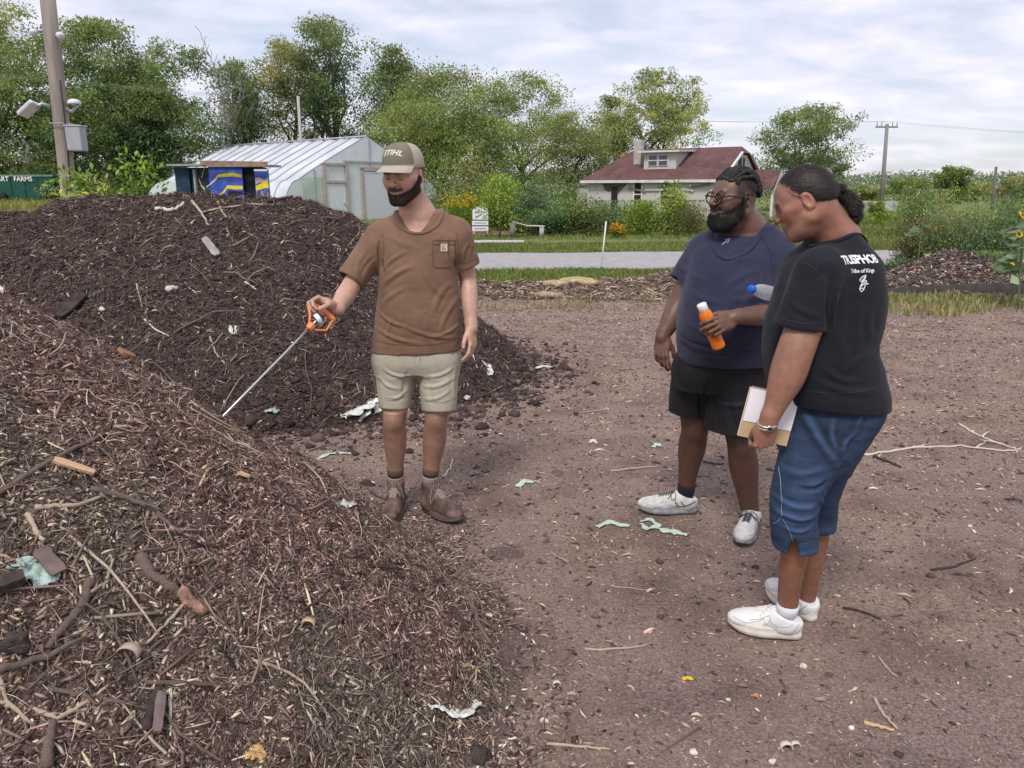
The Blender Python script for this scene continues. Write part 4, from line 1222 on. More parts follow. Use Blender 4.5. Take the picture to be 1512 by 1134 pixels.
# grass: blades as one mass per strip
m_grass = leaf_mat('grass_blades', tr=0.25)
def grass(name, label, n, xf, yf, h, cols, w, seed, keep=None, lean=.35):
    r = np.random.default_rng(seed + 900)
    x = xf(r, n); y = yf(r, n, x)
    if keep is not None: k = keep(x, y, r); x, y = x[k], y[k]; n = len(x)
    z = ground_z(x, y)
    hh = h * r.uniform(.4, 1.3, n) * (1 + .5 * fbm(xyz(x, y), .9, 2, seed))
    a = r.random(n) * 2 * np.pi; w_ = hh * r.uniform(.04, .09, n) + .003
    s = np.stack([np.cos(a), np.sin(a), 0 * a], 1); ln = r.normal(0, lean, (n, 2)) * hh[:, None]
    b = np.stack([x, y, z - .01], 1)
    m = b + np.stack([ln[:, 0] * .35, ln[:, 1] * .35, hh * .6], 1); t = b + np.stack([ln[:, 0], ln[:, 1], hh], 1)
    V = np.stack([b - s * w_[:, None], b + s * w_[:, None], m + s * w_[:, None] * .7, m - s * w_[:, None] * .7, t], 1).reshape(-1, 3)
    i0 = (np.arange(n) * 5)[:, None]
    Fq = i0 + np.array([[0, 1, 2, 3]]); Ft = i0 + np.array([[3, 2, 4]])
    C = np.repeat(np.clip(palette(n, cols, w, seed, .2) * (1 + .35 * fbm(xyz(x, y), .5, 3, seed + 4))[:, None], .01, .6), 5, 0)
    return tag(link(name, mesh_np(name, V, [Fq, Ft], C), m_grass), label=label, cat='grass', kind='stuff')
GR = [(0.085, 0.125, 0.030), (0.135, 0.185, 0.045), (0.19, 0.225, 0.065), (0.30, 0.27, 0.12)]
grass('grass', 'strip of green grass on the near side of the road', 34000, lambda r, n: r.uniform(-3.5, 12, n), lambda r, n, x: road_near(x) - r.random(n) ** 1.2 * 1.7, 0.11, GR, (3, 4, 3, 1), 1)
grass('grass', 'green verge on the far side of the road', 52000, lambda r, n: r.uniform(-8, 22, n), lambda r, n, x: road_far(x) + r.random(n) * 4.2, 0.09, GR, (3, 4, 3, 1.4), 2)
grass('grass', 'rough grass around the lawn sign and hedge', 42000, lambda r, n: r.uniform(-10, 34, n), lambda r, n, x: 26.6 + .09 * x + r.random(n) ** 1.3 * 16, 0.13, GR, (3, 4, 3, 2.2), 3)
grass('grass', 'yellowish field grass seen past the wooden pole', 36000, lambda r, n: r.uniform(-52, -14, n), lambda r, n, x: r.uniform(26, 58, n), 0.28, [(0.17, 0.19, 0.045), (0.25, 0.26, 0.07), (0.32, 0.30, 0.10)], (3, 4, 3), 4)
grass('grass', 'dry and green tufts at the edge of the bare soil on the right', 24000, lambda r, n: r.uniform(4.0, 10.5, n), lambda r, n, x: r.uniform(9.6, 13.2, n), 0.10, [(0.32, 0.28, 0.12), (0.24, 0.25, 0.09), (0.13, 0.18, 0.05), (0.40, 0.34, 0.18)], (3, 3, 3, 2), 5,
      keep=lambda x, y, r: (fbm(xyz(x, y), .8, 3, 7) + 0.25 > r.random(len(x)) * .8) & (y > 9.9 + .5 * np.sin(x * 2) + 0.25 * (8 - x)))
grass('grass', 'straw and sparse weeds over the low berm before the road', 9000, lambda r, n: r.uniform(-1.5, 6, n), lambda r, n, x: r.uniform(10.6, 14.2, n), 0.09, [(0.42, 0.36, 0.22), (0.30, 0.27, 0.12), (0.20, 0.22, 0.07)], (4, 3, 2), 6,
      keep=lambda x, y, r: fbm(xyz(x, y), .9, 3, 17) > r.random(len(x)) * .5)
grass('grass', 'field grass beyond the road on the right', 46000, lambda r, n: r.uniform(8, 40, n), lambda r, n, x: r.uniform(22, 48, n), 0.16, GR, (3, 4, 4, 2.4), 8)
# ================================================================== low berm, right-hand mound
def berm_h(x, y):
    P = xyz(x, y)
    cx = 12.7 + .12 * x
    h = 0.23 * np.exp(-((y - cx) / 0.75) ** 2) * (0.7 + 0.6 * fbm(P, .8, 3, 101))
    h = h + 0.20 * np.exp(-(((x - 3.2) / .9) ** 2 + ((y - 13.2) / .6) ** 2))
    return np.where((x < 6.2), (h + 0.06 * fbm(P, 2.5, 4, 103) + .03 * fbm(P, 9, 2, 104)) * np.clip((6.2 - x) / 1, 0, 1), -.05) * np.clip((x + 2.2) / .8, -1, 1) - .028
berm = pile('soil_berm', berm_h, -2.4, 6.2, 11.0, 14.6, 0.05, soil_mat('dry_brown_soil', (0.09, 0.06, 0.05), (0.19, 0.135, 0.11), (0.36, 0.28, 0.21), 30),
            label='low ragged ridge of brown soil and straw before the road', cat='soil ridge')
def keep_b(x, y, z, r): return z > 0.0
P, Nn = scatter_on(berm_h, 22000, (-1.8, 6.0), (11.1, 14.4), keep_b, 41); n = len(P); r1 = np.random.default_rng(42)
Ls = np.exp(r1.normal(np.log(.07), .5, n)).clip(.02, .25); Ws = (Ls * r1.uniform(.08, .3, n)).clip(.004, .03)
V, F, C = shards(P, Nn, Ls, Ws, Ws * .5, palette(n, [(0.08, 0.055, 0.045), (0.17, 0.12, 0.10), (0.30, 0.23, 0.17), (0.50, 0.42, 0.28)], (3, 4, 3, 2), 43), .25, .2, 44)
link('straw', mesh_np('straw', V, F, C), m_chip, berm, kind='stuff')
def lump(name, label, x, y, rx, ry, rz, m, seed, cat):
    r = np.random.default_rng(seed); S = Sdf(); z0 = float(berm_h(np.array(x), np.array(y)))
    for i in range(9):
        S.add(ell((x + r.normal(0, rx * .4), y + r.normal(0, ry * .4), z0 + r.uniform(0, rz * .5)), (rx * r.uniform(.4, .7), ry * r.uniform(.4, .7), rz * r.uniform(.4, .7))), .05)
    return sdf_obj(name, S, .03, m, None, fold=lambda P, N: .025 * fbm(P, 9, 3, seed), keep=False, label=label, cat=cat)[0]
m_straw = mat('golden_straw', (0.42, 0.33, 0.18), .95, var=.35, scale=14, bump=.9, bscale=60, fibre=(1, 1, 3))
lump('straw_clump', 'golden clump of old straw on top of the soil berm', 1.15, 12.9, .42, .3, .085, m_straw, 1, 'straw clump')
lump('straw_clump', 'tan root of straw lying on the near face of the berm', .62, 12.0, .22, .12, .06, mat('tan_straw', (.34, .27, .18), .95, var=.35, scale=14, bump=.9, bscale=60), 2, 'straw clump')
def mound_h(x, y):
    P = xyz(x, y)
    h = 0.62 * prof(np.hypot((x - 7.6) / 1.55, (y - 13.4) / 1.15), .2)
    h2 = 0.42 * prof(np.hypot((x - 9.9) / 1.9, (y - 12.9) / 1.0), .25)
    h3 = 0.34 * prof(np.hypot((x - 7.5) / 2.4, (y - 13.0) / 1.0), .5)
    h = np.maximum(np.maximum(h, h2), h3)
    return h + (.05 * fbm(P, 2, 3, 111) + .03 * fbm(P, 8, 3, 112)) * np.clip(h * 4 + .2, 0, 1)
mound = pile('compost_mound', mound_h, 5.0, 12.2, 11.9, 14.9, .04, soil_mat('grey_compost', (0.05, 0.038, 0.035), (0.12, 0.09, 0.08), (0.30, 0.25, 0.22), 30),
             label='small compost mound with a pointed top beyond the woman', cat='compost mound')
P, Nn = scatter_on(mound_h, 26000, (5, 12), (11.9, 14.2), lambda x, y, z, r: z > .0, 45); n = len(P); r1 = np.random.default_rng(46)
Ls = np.exp(r1.normal(np.log(.045), .5, n)).clip(.015, .15); Ws = (Ls * r1.uniform(.15, .5, n)).clip(.004, .03)
V, F, C = shards(P, Nn, Ls, Ws, Ws * .5, palette(n, DARK, (5, 5, 3, 1.6, .8), 47), .25, .15, 48)
link('shreds', mesh_np('shreds', V, F, C), m_chip, mound, kind='stuff')
# dark silt cloth along the mound's front
m_silt = mat('dark_silt_cloth', (0.055, 0.045, 0.045), .95, var=.2, scale=6, bump=.4, bscale=60)
rows = []
for x in np.linspace(5.4, 10.6, 60):
    y = 12.35 + .05 * math.sin(x * 3) - .03 * x; top = .16 + .10 * math.sin(x * 1.7 + 1) * .4 + (.20 if x > 8.8 else 0) * min(1, (x - 8.8) / .8 if x > 8.8 else 0)
    rows.append([(x, y, -.02), (x, y + .02, top * .5), (x, y + .05, top), (x, y + .09, top + .004), (x, y + .13, top * .6), (x, y + .15, -.02)])
MB().grid(rows).build('silt_cloth', m_silt, None, True, label='low dark cloth edging held in front of the compost mound', cat='silt cloth')
# ================================================================== structures
m_wood = mat('weathered_pole', (0.27, 0.235, 0.205), .9, var=.3, scale=5, bump=.5, bscale=30, fibre=(1, 1, .12))
m_gal = mat('galvanised', (0.42, 0.43, 0.45), .5, metal=.4, var=.1)
m_wh = mat('white_housing', (0.66, 0.67, 0.68), .5, var=.05)
m_gy = mat('grey_housing', (0.36, 0.37, 0.40), .55, var=.05)
def wooden_pole():
    b = at(98, 300, 13); t = at(66, -60, 13.0)
    root = empty('utility_pole', (b.x, 13, 0), label='thick weathered wooden pole with lamps behind the dark pile', cat='utility pole')
    p0 = Vector((b.x + .02, 13, -.2)); p1 = Vector((t.x - .02, 13.0, t.z))
    MB().tube([p0, p0.lerp(p1, .3), p0.lerp(p1, .6), p0.lerp(p1, 1)], [.132, .124, .116, .108], 24).build('pole', m_wood, root, True, keep=True)
    def on(py):
        k = (at(80, py, 13).z - p0.z) / (p1.z - p0.z); return p0.lerp(p1, k)
    c = on(205); f = MB().box((.12, -.14, -.19), (.36, .06, .19), Matrix.Translation(c)); f.build('junction_box', m_gy, root, bevel=.02, keep=True)
    MB().box((.115, -.155, .188), (.375, .075, .202), Matrix.Translation(c)).build('box_lid', m_wh, root, bevel=.004, keep=True)
    c = on(165); M = Matrix.Translation(c + Vector((.27, -.05, .12)))
    MB().lathe([(.001, .07), (.05, .065), (.09, .04), (.105, 0), (.10, -.01), (.001, -.01)], 24, M).build('dome_lamp', m_wh, root, True, keep=True)
    MB().tube([c + Vector((.1, 0, .05)), c + Vector((.2, -.03, .0)), c + Vector((.33, -.05, .10))], .025, 8).build('lamp_arm', m_gal, root, True, keep=True)
    c = on(170); M = Matrix.Translation(c + Vector((-.36, -.2, .08))) @ Matrix.Rotation(R(-38), 4, 'Y') @ Matrix.Rotation(R(-18), 4, 'X')
    fl = MB().box((-.17, -.10, -.035), (.14, .10, .035), M); fx = fl.build('floodlight', m_wh, root, bevel=.02, keep=True)
    MB().box((-.15, -.104, -.02), (.12, -.099, .025), M).build('lens', mat('lamp_glass', (.5, .52, .53), .2), fx, keep=True)
    MB().tube([c + Vector((-.1, -.05, .12)), c + Vector((-.2, -.12, .16)), c + Vector((-.26, -.18, .10))], .03, 8).build('lamp_arm', m_gal, root, True, keep=True)
    for s, py in ((-1, 50), (1, 55)):
        c = on(py); M = Matrix.Translation(c + Vector((s * .20, -.12, 0)))
        MB().lathe([(.001, .05), (.04, .048), (.06, .028), (.065, 0), (.055, -.015), (.045, -.04), (.025, -.055), (.001, -.06)], 20, M).build('dome_camera', m_wh, root, True, keep=True)
        MB().tube([c + Vector((s * .12, -.05, .02)), c + Vector((s * .22, -.12, .03))], .02, 8).build('camera_arm', m_gal, root, True, keep=True)
    c = on(183); n = 20
    MB().tube([c + Vector((.168 * math.cos(a), .168 * math.sin(a), 0)) for a in np.linspace(0, 2 * math.pi, 25)], .008, 6, cap=False).build('steel_band', m_gal, root, True, keep=True)
    MB().tube([on(300) + Vector((.11, -.135, 0)), on(190) + Vector((.13, -.12, 0)), on(120) + Vector((.12, -.12, 0))], .012, 6).build('cable', mat('black_cable', (.02, .02, .022), .6), root, True, keep=True)
wooden_pole()
def power_pole(px, py_top, Y, label, rad, cross=None, lean=0.0, col=m_wood, wires=False):
    t = at(px, py_top, Y); root = empty('power_pole', (t.x, Y, 0), label=label, cat='power pole')
    MB().tube([(t.x - lean, Y, -.2), (t.x, Y, t.z)], [rad, rad * .7], 12).build('pole', col, root, True, keep=True)
    if cross:
        w, dz = cross; z = t.z - dz
        MB().box((t.x - w, Y - .06, z - .07), (t.x + w, Y + .06, z + .07)).build('crossarm', col, root, keep=True)
        for s in (-1, -.55, .55, 1):
            MB().lathe([(.03, 0), (.035, .1), (.06, .14), (.06, .2), (.03, .26), (.03, .42)], 8, Matrix.Translation((t.x + s * (w - .1), Y, z + .07))).build('insulator', m_gy, root, True, keep=True)
        if wires:
            for i, s in enumerate((-1, 0, 1)):
                for e in (-1, 1):
                    a = Vector((t.x + s * (w - .1), Y, z + .45)); b = a + Vector((e * 70, 26 * e, 1.2))
                    pts = [a.lerp(b, k) - Vector((0, 0, 2.2 * 4 * k * (1 - k) * .5)) for k in np.linspace(0, 1, 16)]
                    MB().tube(pts, .007, 4).build('wire', mat('wire', (.30, .31, .33), .6), root, True, keep=True)
power_pole(1310, 183, 70, 'tall grey power pole with one crossarm against the sky', .20, (.95, .25), -.30, mat('grey_pole', (.24, .22, .21), .9), wires=True)
power_pole(1471, 246, 44, 'shorter leaning post near the right edge with a small lamp', .10, None, -.15, mat('dark_post', (.14, .13, .12), .9))
power_pole(440, 142, 50, 'thin grey pole rising behind the greenhouse roof', .12, None, 0, mat('pale_post', (.40, .40, .39), .9))
# high tunnel -----------------------------------------------------------------
def greenhouse():
    D = Vector((-.77, .64, 0)).normalized(); W = Vector((.64, .77, 0)).normalized()
    P0 = Vector((at(545, 300, 42).x, 42, 0)); wd, pk, L_ = 5.3, 4.38, 13.2
    root = empty('greenhouse', P0, label='white plastic covered greenhouse tunnel with two doors', cat='greenhouse')
    film = bpy.data.materials.new('milky_film'); film.use_nodes = True
    b = film.node_tree.nodes['Principled BSDF']; b.inputs['Base Color'].default_value = (.60, .64, .67, 1); b.inputs['Roughness'].default_value = .35; b.inputs['Specular IOR Level'].default_value = .6
    tc = film.node_tree.nodes.new('ShaderNodeTexCoord'); no = film.node_tree.nodes.new('ShaderNodeTexNoise'); no.inputs['Scale'].default_value = .8; no.inputs['Detail'].default_value = 6
    mr = film.node_tree.nodes.new('ShaderNodeMapRange'); mr.inputs[1].default_value = .3; mr.inputs[2].default_value = .7; mr.inputs[3].default_value = .8; mr.inputs[4].default_value = 1.15
    hs = film.node_tree.nodes.new('ShaderNodeHueSaturation'); hs.inputs['Color'].default_value = (.60, .645, .68, 1)
    film.node_tree.links.new(tc.outputs['Object'], no.inputs[0]); film.node_tree.links.new(no.outputs[0], mr.inputs[0]); film.node_tree.links.new(mr.outputs[0], hs.inputs['Value']); film.node_tree.links.new(hs.outputs[0], b.inputs['Base Color'])
    gfilm = mat('green_tinted_film', (.44, .54, .47), .4, var=.12, scale=1.5)
    endf = mat('end_wall_film', (.60, .645, .665), .35, var=.08, scale=1.2)
    def arch(n=20):
        pts = [(-wd, 0)]
        for i in range(1, 9):
            t = i / 8; pts.append((-wd + .95 * (1 - math.cos(t * math.pi / 2)) , 2.15 * math.sin(t * math.pi / 2)))
        for i in range(1, 9): pts.append((-wd + .95 + (wd - .95) * i / 8, 2.15 + (pk - 2.15) * (i / 8) ** .93))
        return pts + [(-x, z) for x, z in pts[-2::-1]]
    A = arch()
    nb = 13; mb = MB()
    rows = []
    for i in range(nb * 4 + 1):
        k = i / 4; s = L_ * i / (nb * 4); sag = .05 * (abs(math.sin(k * math.pi)))
        rows.append([P0 + D * s + W * (x * (1 - sag * .25)) + Vector((0, 0, z * (1 - sag * .35))) for x, z in A])
    mb.grid(rows).build('roof_film', film, root, True, keep=True)
    steel = m_gal
    for i in range(nb + 1):
        s = L_ * i / nb
        MB().tube([P0 + D * s + W * x * 1.004 + Vector((0, 0, z * 1.004 + .005)) for x, z in A], .020, 6).build('hoop', steel, root, True, keep=True)
    for x, z in ((0, pk + .02),):
        MB().tube([P0 + W * x + Vector((0, 0, z)), P0 + D * L_ + Vector((0, 0, z))], .04, 6).build('ridge_tube', steel, root, True, keep=True)
    e = MB(); pts = [P0 - D * .01 + W * x + Vector((0, 0, z)) for x, z in A]; e.add(pts, [tuple(range(len(pts)))]); e.build('end_wall', endf, root, keep=True)
    pts = [P0 + D * L_ + W * x + Vector((0, 0, z)) for x, z in A]; MB().add(pts, [tuple(reversed(range(len(pts))))]).build('end_wall', endf, root, keep=True)
    Fm = Matrix(((W.x, -D.x * -1, 0, P0.x), (W.y, -D.y * -1, 0, P0.y), (0, 0, 1, 0), (0, 0, 0, 1)))
    def bx(nm, m, x0, x1, z0, z1, y0=-.08, y1=-.02, par=root): return MB().box((x0, y0, z0), (x1, y1, z1), Fm).build(nm, m, par, keep=True)
    lum = mat('grey_lumber', (.40, .35, .31), .9, var=.2, scale=6)
    g = bx('side_panel', gfilm, -4.15, -2.95, .2, 2.3, -.035, -.02)
    d1 = bx('door', mat('white_door', (.62, .65, .68), .6, var=.06), -2.75, -1.55, 0, 2.0, -.07, -.03)
    for x0, x1, z0, z1 in ((-2.92, -2.78, 0, 2.95), (-1.52, -1.38, 0, 2.95), (-2.78, -1.52, 2.02, 2.14), (-2.92, -1.38, 2.9, 3.0)): bx('door_frame', lum, x0, x1, z0, z1, -.13, -.03)
    bx('handle', m_gal, -1.72, -1.66, .95, 1.05, -.12, -.07, d1)
    d2 = bx('rollup_door', mat('white_slats', (.66, .68, .71), .5), -.35, 3.0, 0, 2.62, -.06, -.03)
    mb = MB()
    for i in range(26): mb.box((-.35, -.085, .03 + i * .1), (3.0, -.06, .03 + i * .1 + .07), Fm)
    mb.build('slats', mat('white_slat_paint', (.68, .70, .73), .5), d2, keep=True)
    for x0, x1, z0, z1 in ((-.52, -.36, 0, 2.8), (3.01, 3.17, 0, 2.8), (-.52, 3.17, 2.66, 2.84)): bx('rollup_frame', lum, x0, x1, z0, z1, -.13, -.03)
    bx('gable_beam', m_gal, -1.6, 2.3, 3.05, 3.15, -.09, -.03)
    for x in (-3.4, .15, 1.2, 4.0):
        zt = np.interp(x, [a for a, _ in A], [z for _, z in A]); bx('stud', m_gal, x - .03, x + .03, .0 if abs(x) > 3.2 else 2.9, zt - .02, -.06, -.02)
    v = bx('vent', mat('black_vent', (.015, .018, .018), .6), -3.85, -3.35, .55, .85, -.07, -.03)
greenhouse()
# small hoop tunnel left of the shed, half hidden
def small_tunnel():
    c = at(250, 300, 40); root = empty('hoop_tunnel', (c.x, 40, 0), label='small white hoop tunnel at the left end of the painted shed', cat='hoop tunnel')
    rows = []
    for i in range(9):
        y = i * .25
        rows.append([(1.3 * math.cos(a), y, 2.15 * math.sin(a) ** .8) for a in np.linspace(math.pi, 0, 15)])
    MB().grid(rows).build('cover', mat('white_tarp', (.66, .69, .70), .5, var=.08), root, True)
    MB().add([r for r in rows[0]], [tuple(range(15))]).build('end_wall', mat('pale_tarp', (.60, .65, .64), .5), root)
small_tunnel()
# painted shed ----------------------------------------------------------------
def shed():
    Y = 33.5; a, b = at(262, 300, Y), at(397, 300, Y - .6)
    root = empty('painted_shed', ((a.x + b.x) / 2, Y, 0), label='blue shed painted with yellow bands and a dark doorway', cat='shed')
    W = Vector((b.x - a.x, b.y - a.y, 0)); w = W.length; W.normalize(); Dn = Vector((-W.y, W.x, 0))
    Fm = Matrix(((W.x, Dn.x, 0, a.x), (W.y, Dn.y, 0, a.y), (0, 0, 1, 0), (0, 0, 0, 1)))
    X = lambda px: (at(px + 8 * (px > 263), 300, Y).x - a.x) / W.x
    top = at(330, 243, Y).z
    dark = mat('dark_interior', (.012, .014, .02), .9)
    blue = mat('blue_paint', (.030, .105, .40), .6, var=.35, scale=3.0, col2=(.07, .07, .42))
    teal = mat('dark_blue_paint', (.012, .035, .07), .7, var=.3, scale=4)
    yel = mat('yellow_paint', (.70, .58, .03), .6, var=.15, scale=8); wht = mat('white_paint', (.72, .72, .72), .6)
    red = mat('weathered_fascia', (.30, .185, .14), .9, var=.3, scale=6); tin = mat('grey_tin', (.30, .31, .32), .6, var=.15)
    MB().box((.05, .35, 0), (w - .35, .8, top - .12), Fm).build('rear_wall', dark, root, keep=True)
    MB().box((X(307), 0, 0), (X(358), .10, top - .10), Fm).build('front_panel', blue, root, keep=True)
    MB().box((X(377), 0, 0), (X(397), .10, top - .22), Fm).build('front_panel', blue, root, keep=True)
    MB().box((X(262), .02, 0), (X(276), .12, top - .12), Fm).build('side_panel', teal, root, keep=True)
    MB().box((X(276), .16, 0), (X(307), .30, top - .12), Fm).build('side_panel', mat('black_paint', (.012, .018, .03), .7, var=.4, scale=6, col2=(.02, .05, .10)), root, keep=True)
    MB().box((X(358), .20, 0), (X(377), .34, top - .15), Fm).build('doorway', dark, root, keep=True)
    MB().box((X(283), -.02, 0), (X(286), .15, top - .2), Fm).build('post', tin, root, keep=True)

    def ribbon(pts, wd_, m, nm, y=-.006):
        P = [Vector((X(px), y, at(px, py, Y).z)) for px, py in pts]; mb = MB(); up, lo = [], []
        for i, p in enumerate(P):
            h = wd_[i] if isinstance(wd_, (list, tuple)) else wd_
            up.append(Fm @ (p + Vector((0, 0, h / 2)))); lo.append(Fm @ (p - Vector((0, 0, h / 2))))
        up2 = [p + Fm.to_3x3() @ Vector((0, .004, 0)) for p in up]; lo2 = [p + Fm.to_3x3() @ Vector((0, .004, 0)) for p in lo]
        mb.grid([lo, up, up2, lo2, lo]); mb.build(nm, m, root, keep=True)
    ribbon([(308, 272), (316, 266), (321, 260), (332, 259), (343, 258), (357.5, 260.5)], [.05, .09, .11, .13, .14, .12], yel, 'painted_band')
    ribbon([(302, 276), (310, 271), (318, 264)], .035, wht, 'painted_band', -.012)
    ribbon([(318, 291), (326, 286), (334, 276), (345, 277), (357.5, 277)], [.14, .12, .13, .15, .14], yel, 'painted_band')
    ribbon([(377.5, 278), (384, 276), (391, 273), (397, 273)], [.18, .22, .26, .26], yel, 'painted_band')
    ribbon([(377.5, 268), (384, 266), (391, 268), (397, 265)], [.26, .20, .10, .16], mat('pink_paint', (.52, .36, .33), .7), 'painted_band', -.004)
    ribbon([(296, 262), (300, 250), (305, 244)], .05, yel, 'painted_band')
    ribbon([(288, 264), (291, 274), (296, 280)], [.12, .10, .10], yel, 'painted_band', .15)
    ribbon([(334, 284), (345, 286), (357.5, 284)], [.10, .22, .10], dark, 'painted_dark_shape', -.010)  # dark shapes belonging to the painted mural
    ribbon([(377.5, 286), (388, 288), (397, 285)], [.30, .34, .32], mat('navy_splash', (.03, .03, .09), .7, var=.5, scale=9, col2=(.25, .25, .3)), 'painted_dark_shape', -.010)

    MB().box((X(258), -.35, top - .06), (X(306), 1.0, top + .01), Fm).build('roof', tin, root, keep=True)
    MB().box((X(306), -.10, top - .10), (X(402), 1.0, top - .02), Fm).build('roof', tin, root, keep=True)
    Mf = Fm @ Matrix.Translation((X(304), -.46, top + .06)) @ Matrix.Rotation(R(1.2), 4, 'Y')
    MB().box((0, 0, -.10), (X(404) - X(304), .08, .08), Mf).build('fascia', red, root, keep=True)
    MB().box((X(377), -.03, top - .28), (X(397), .0, top - .20), Fm).build('lintel', wht, root, keep=True)
shed()
# green container with lettering ------------------------------------------------
def container():
    Y = 56; a, b = at(-90, 283, Y), at(81, 283, Y); z0 = float(ground_z(np.array(-32.), np.array(56.))) ; t = at(0, 258, Y).z
    root = empty('skip_container', ((a.x + b.x) / 2, Y, z0), label='long dark green container with white lettering in the far yard', cat='container')
    g = mat('green_paint', (.012, .075, .055), .5, var=.25, scale=3); rim = mat('pale_rim', (.16, .25, .20), .6)
    MB().box((a.x, Y, z0 + .12), (b.x, Y + 2.3, t - .08)).build('body', g, root, keep=True)
    MB().box((a.x - .05, Y - .06, t - .12), (b.x + .05, Y + 2.36, t)).build('rim', rim, root, keep=True)
    for i in range(9):
        x = a.x + .3 + (b.x - a.x - .5) * i / 8
        if abs(x - at(30, 270, Y).x) < 1.2 and i not in (5,): pass
        MB().box((x, Y - .05, z0 + .15), (x + .07, Y, t - .12)).build('rib', g, root, keep=True)
    for px in (5, 75, -60):
        q = at(px, 280, Y); MB().lathe([(.001, -.12), (.28, -.12), (.28, .12), (.001, .12)], 18, Matrix.Translation((q.x, Y - .2, z0 + .28)) @ Matrix.Rotation(R(90), 4, 'X')).build('wheel', mat('black_tyre', (.015, .015, .017), .8), root, True, keep=True)
    for txt, px in (('TSART', 0), ('FARMS', 34.5)):
        q = at(px, 264.5, Y); V0, F0 = text_mesh(txt, .44, .5, bold=.008)
        MB().add([(q.x + v[0], Y - .058, q.z + v[1]) for v in V0], F0).build('lettering', mat('white_letters', (.8, .8, .78), .6), root, keep=True)
container()
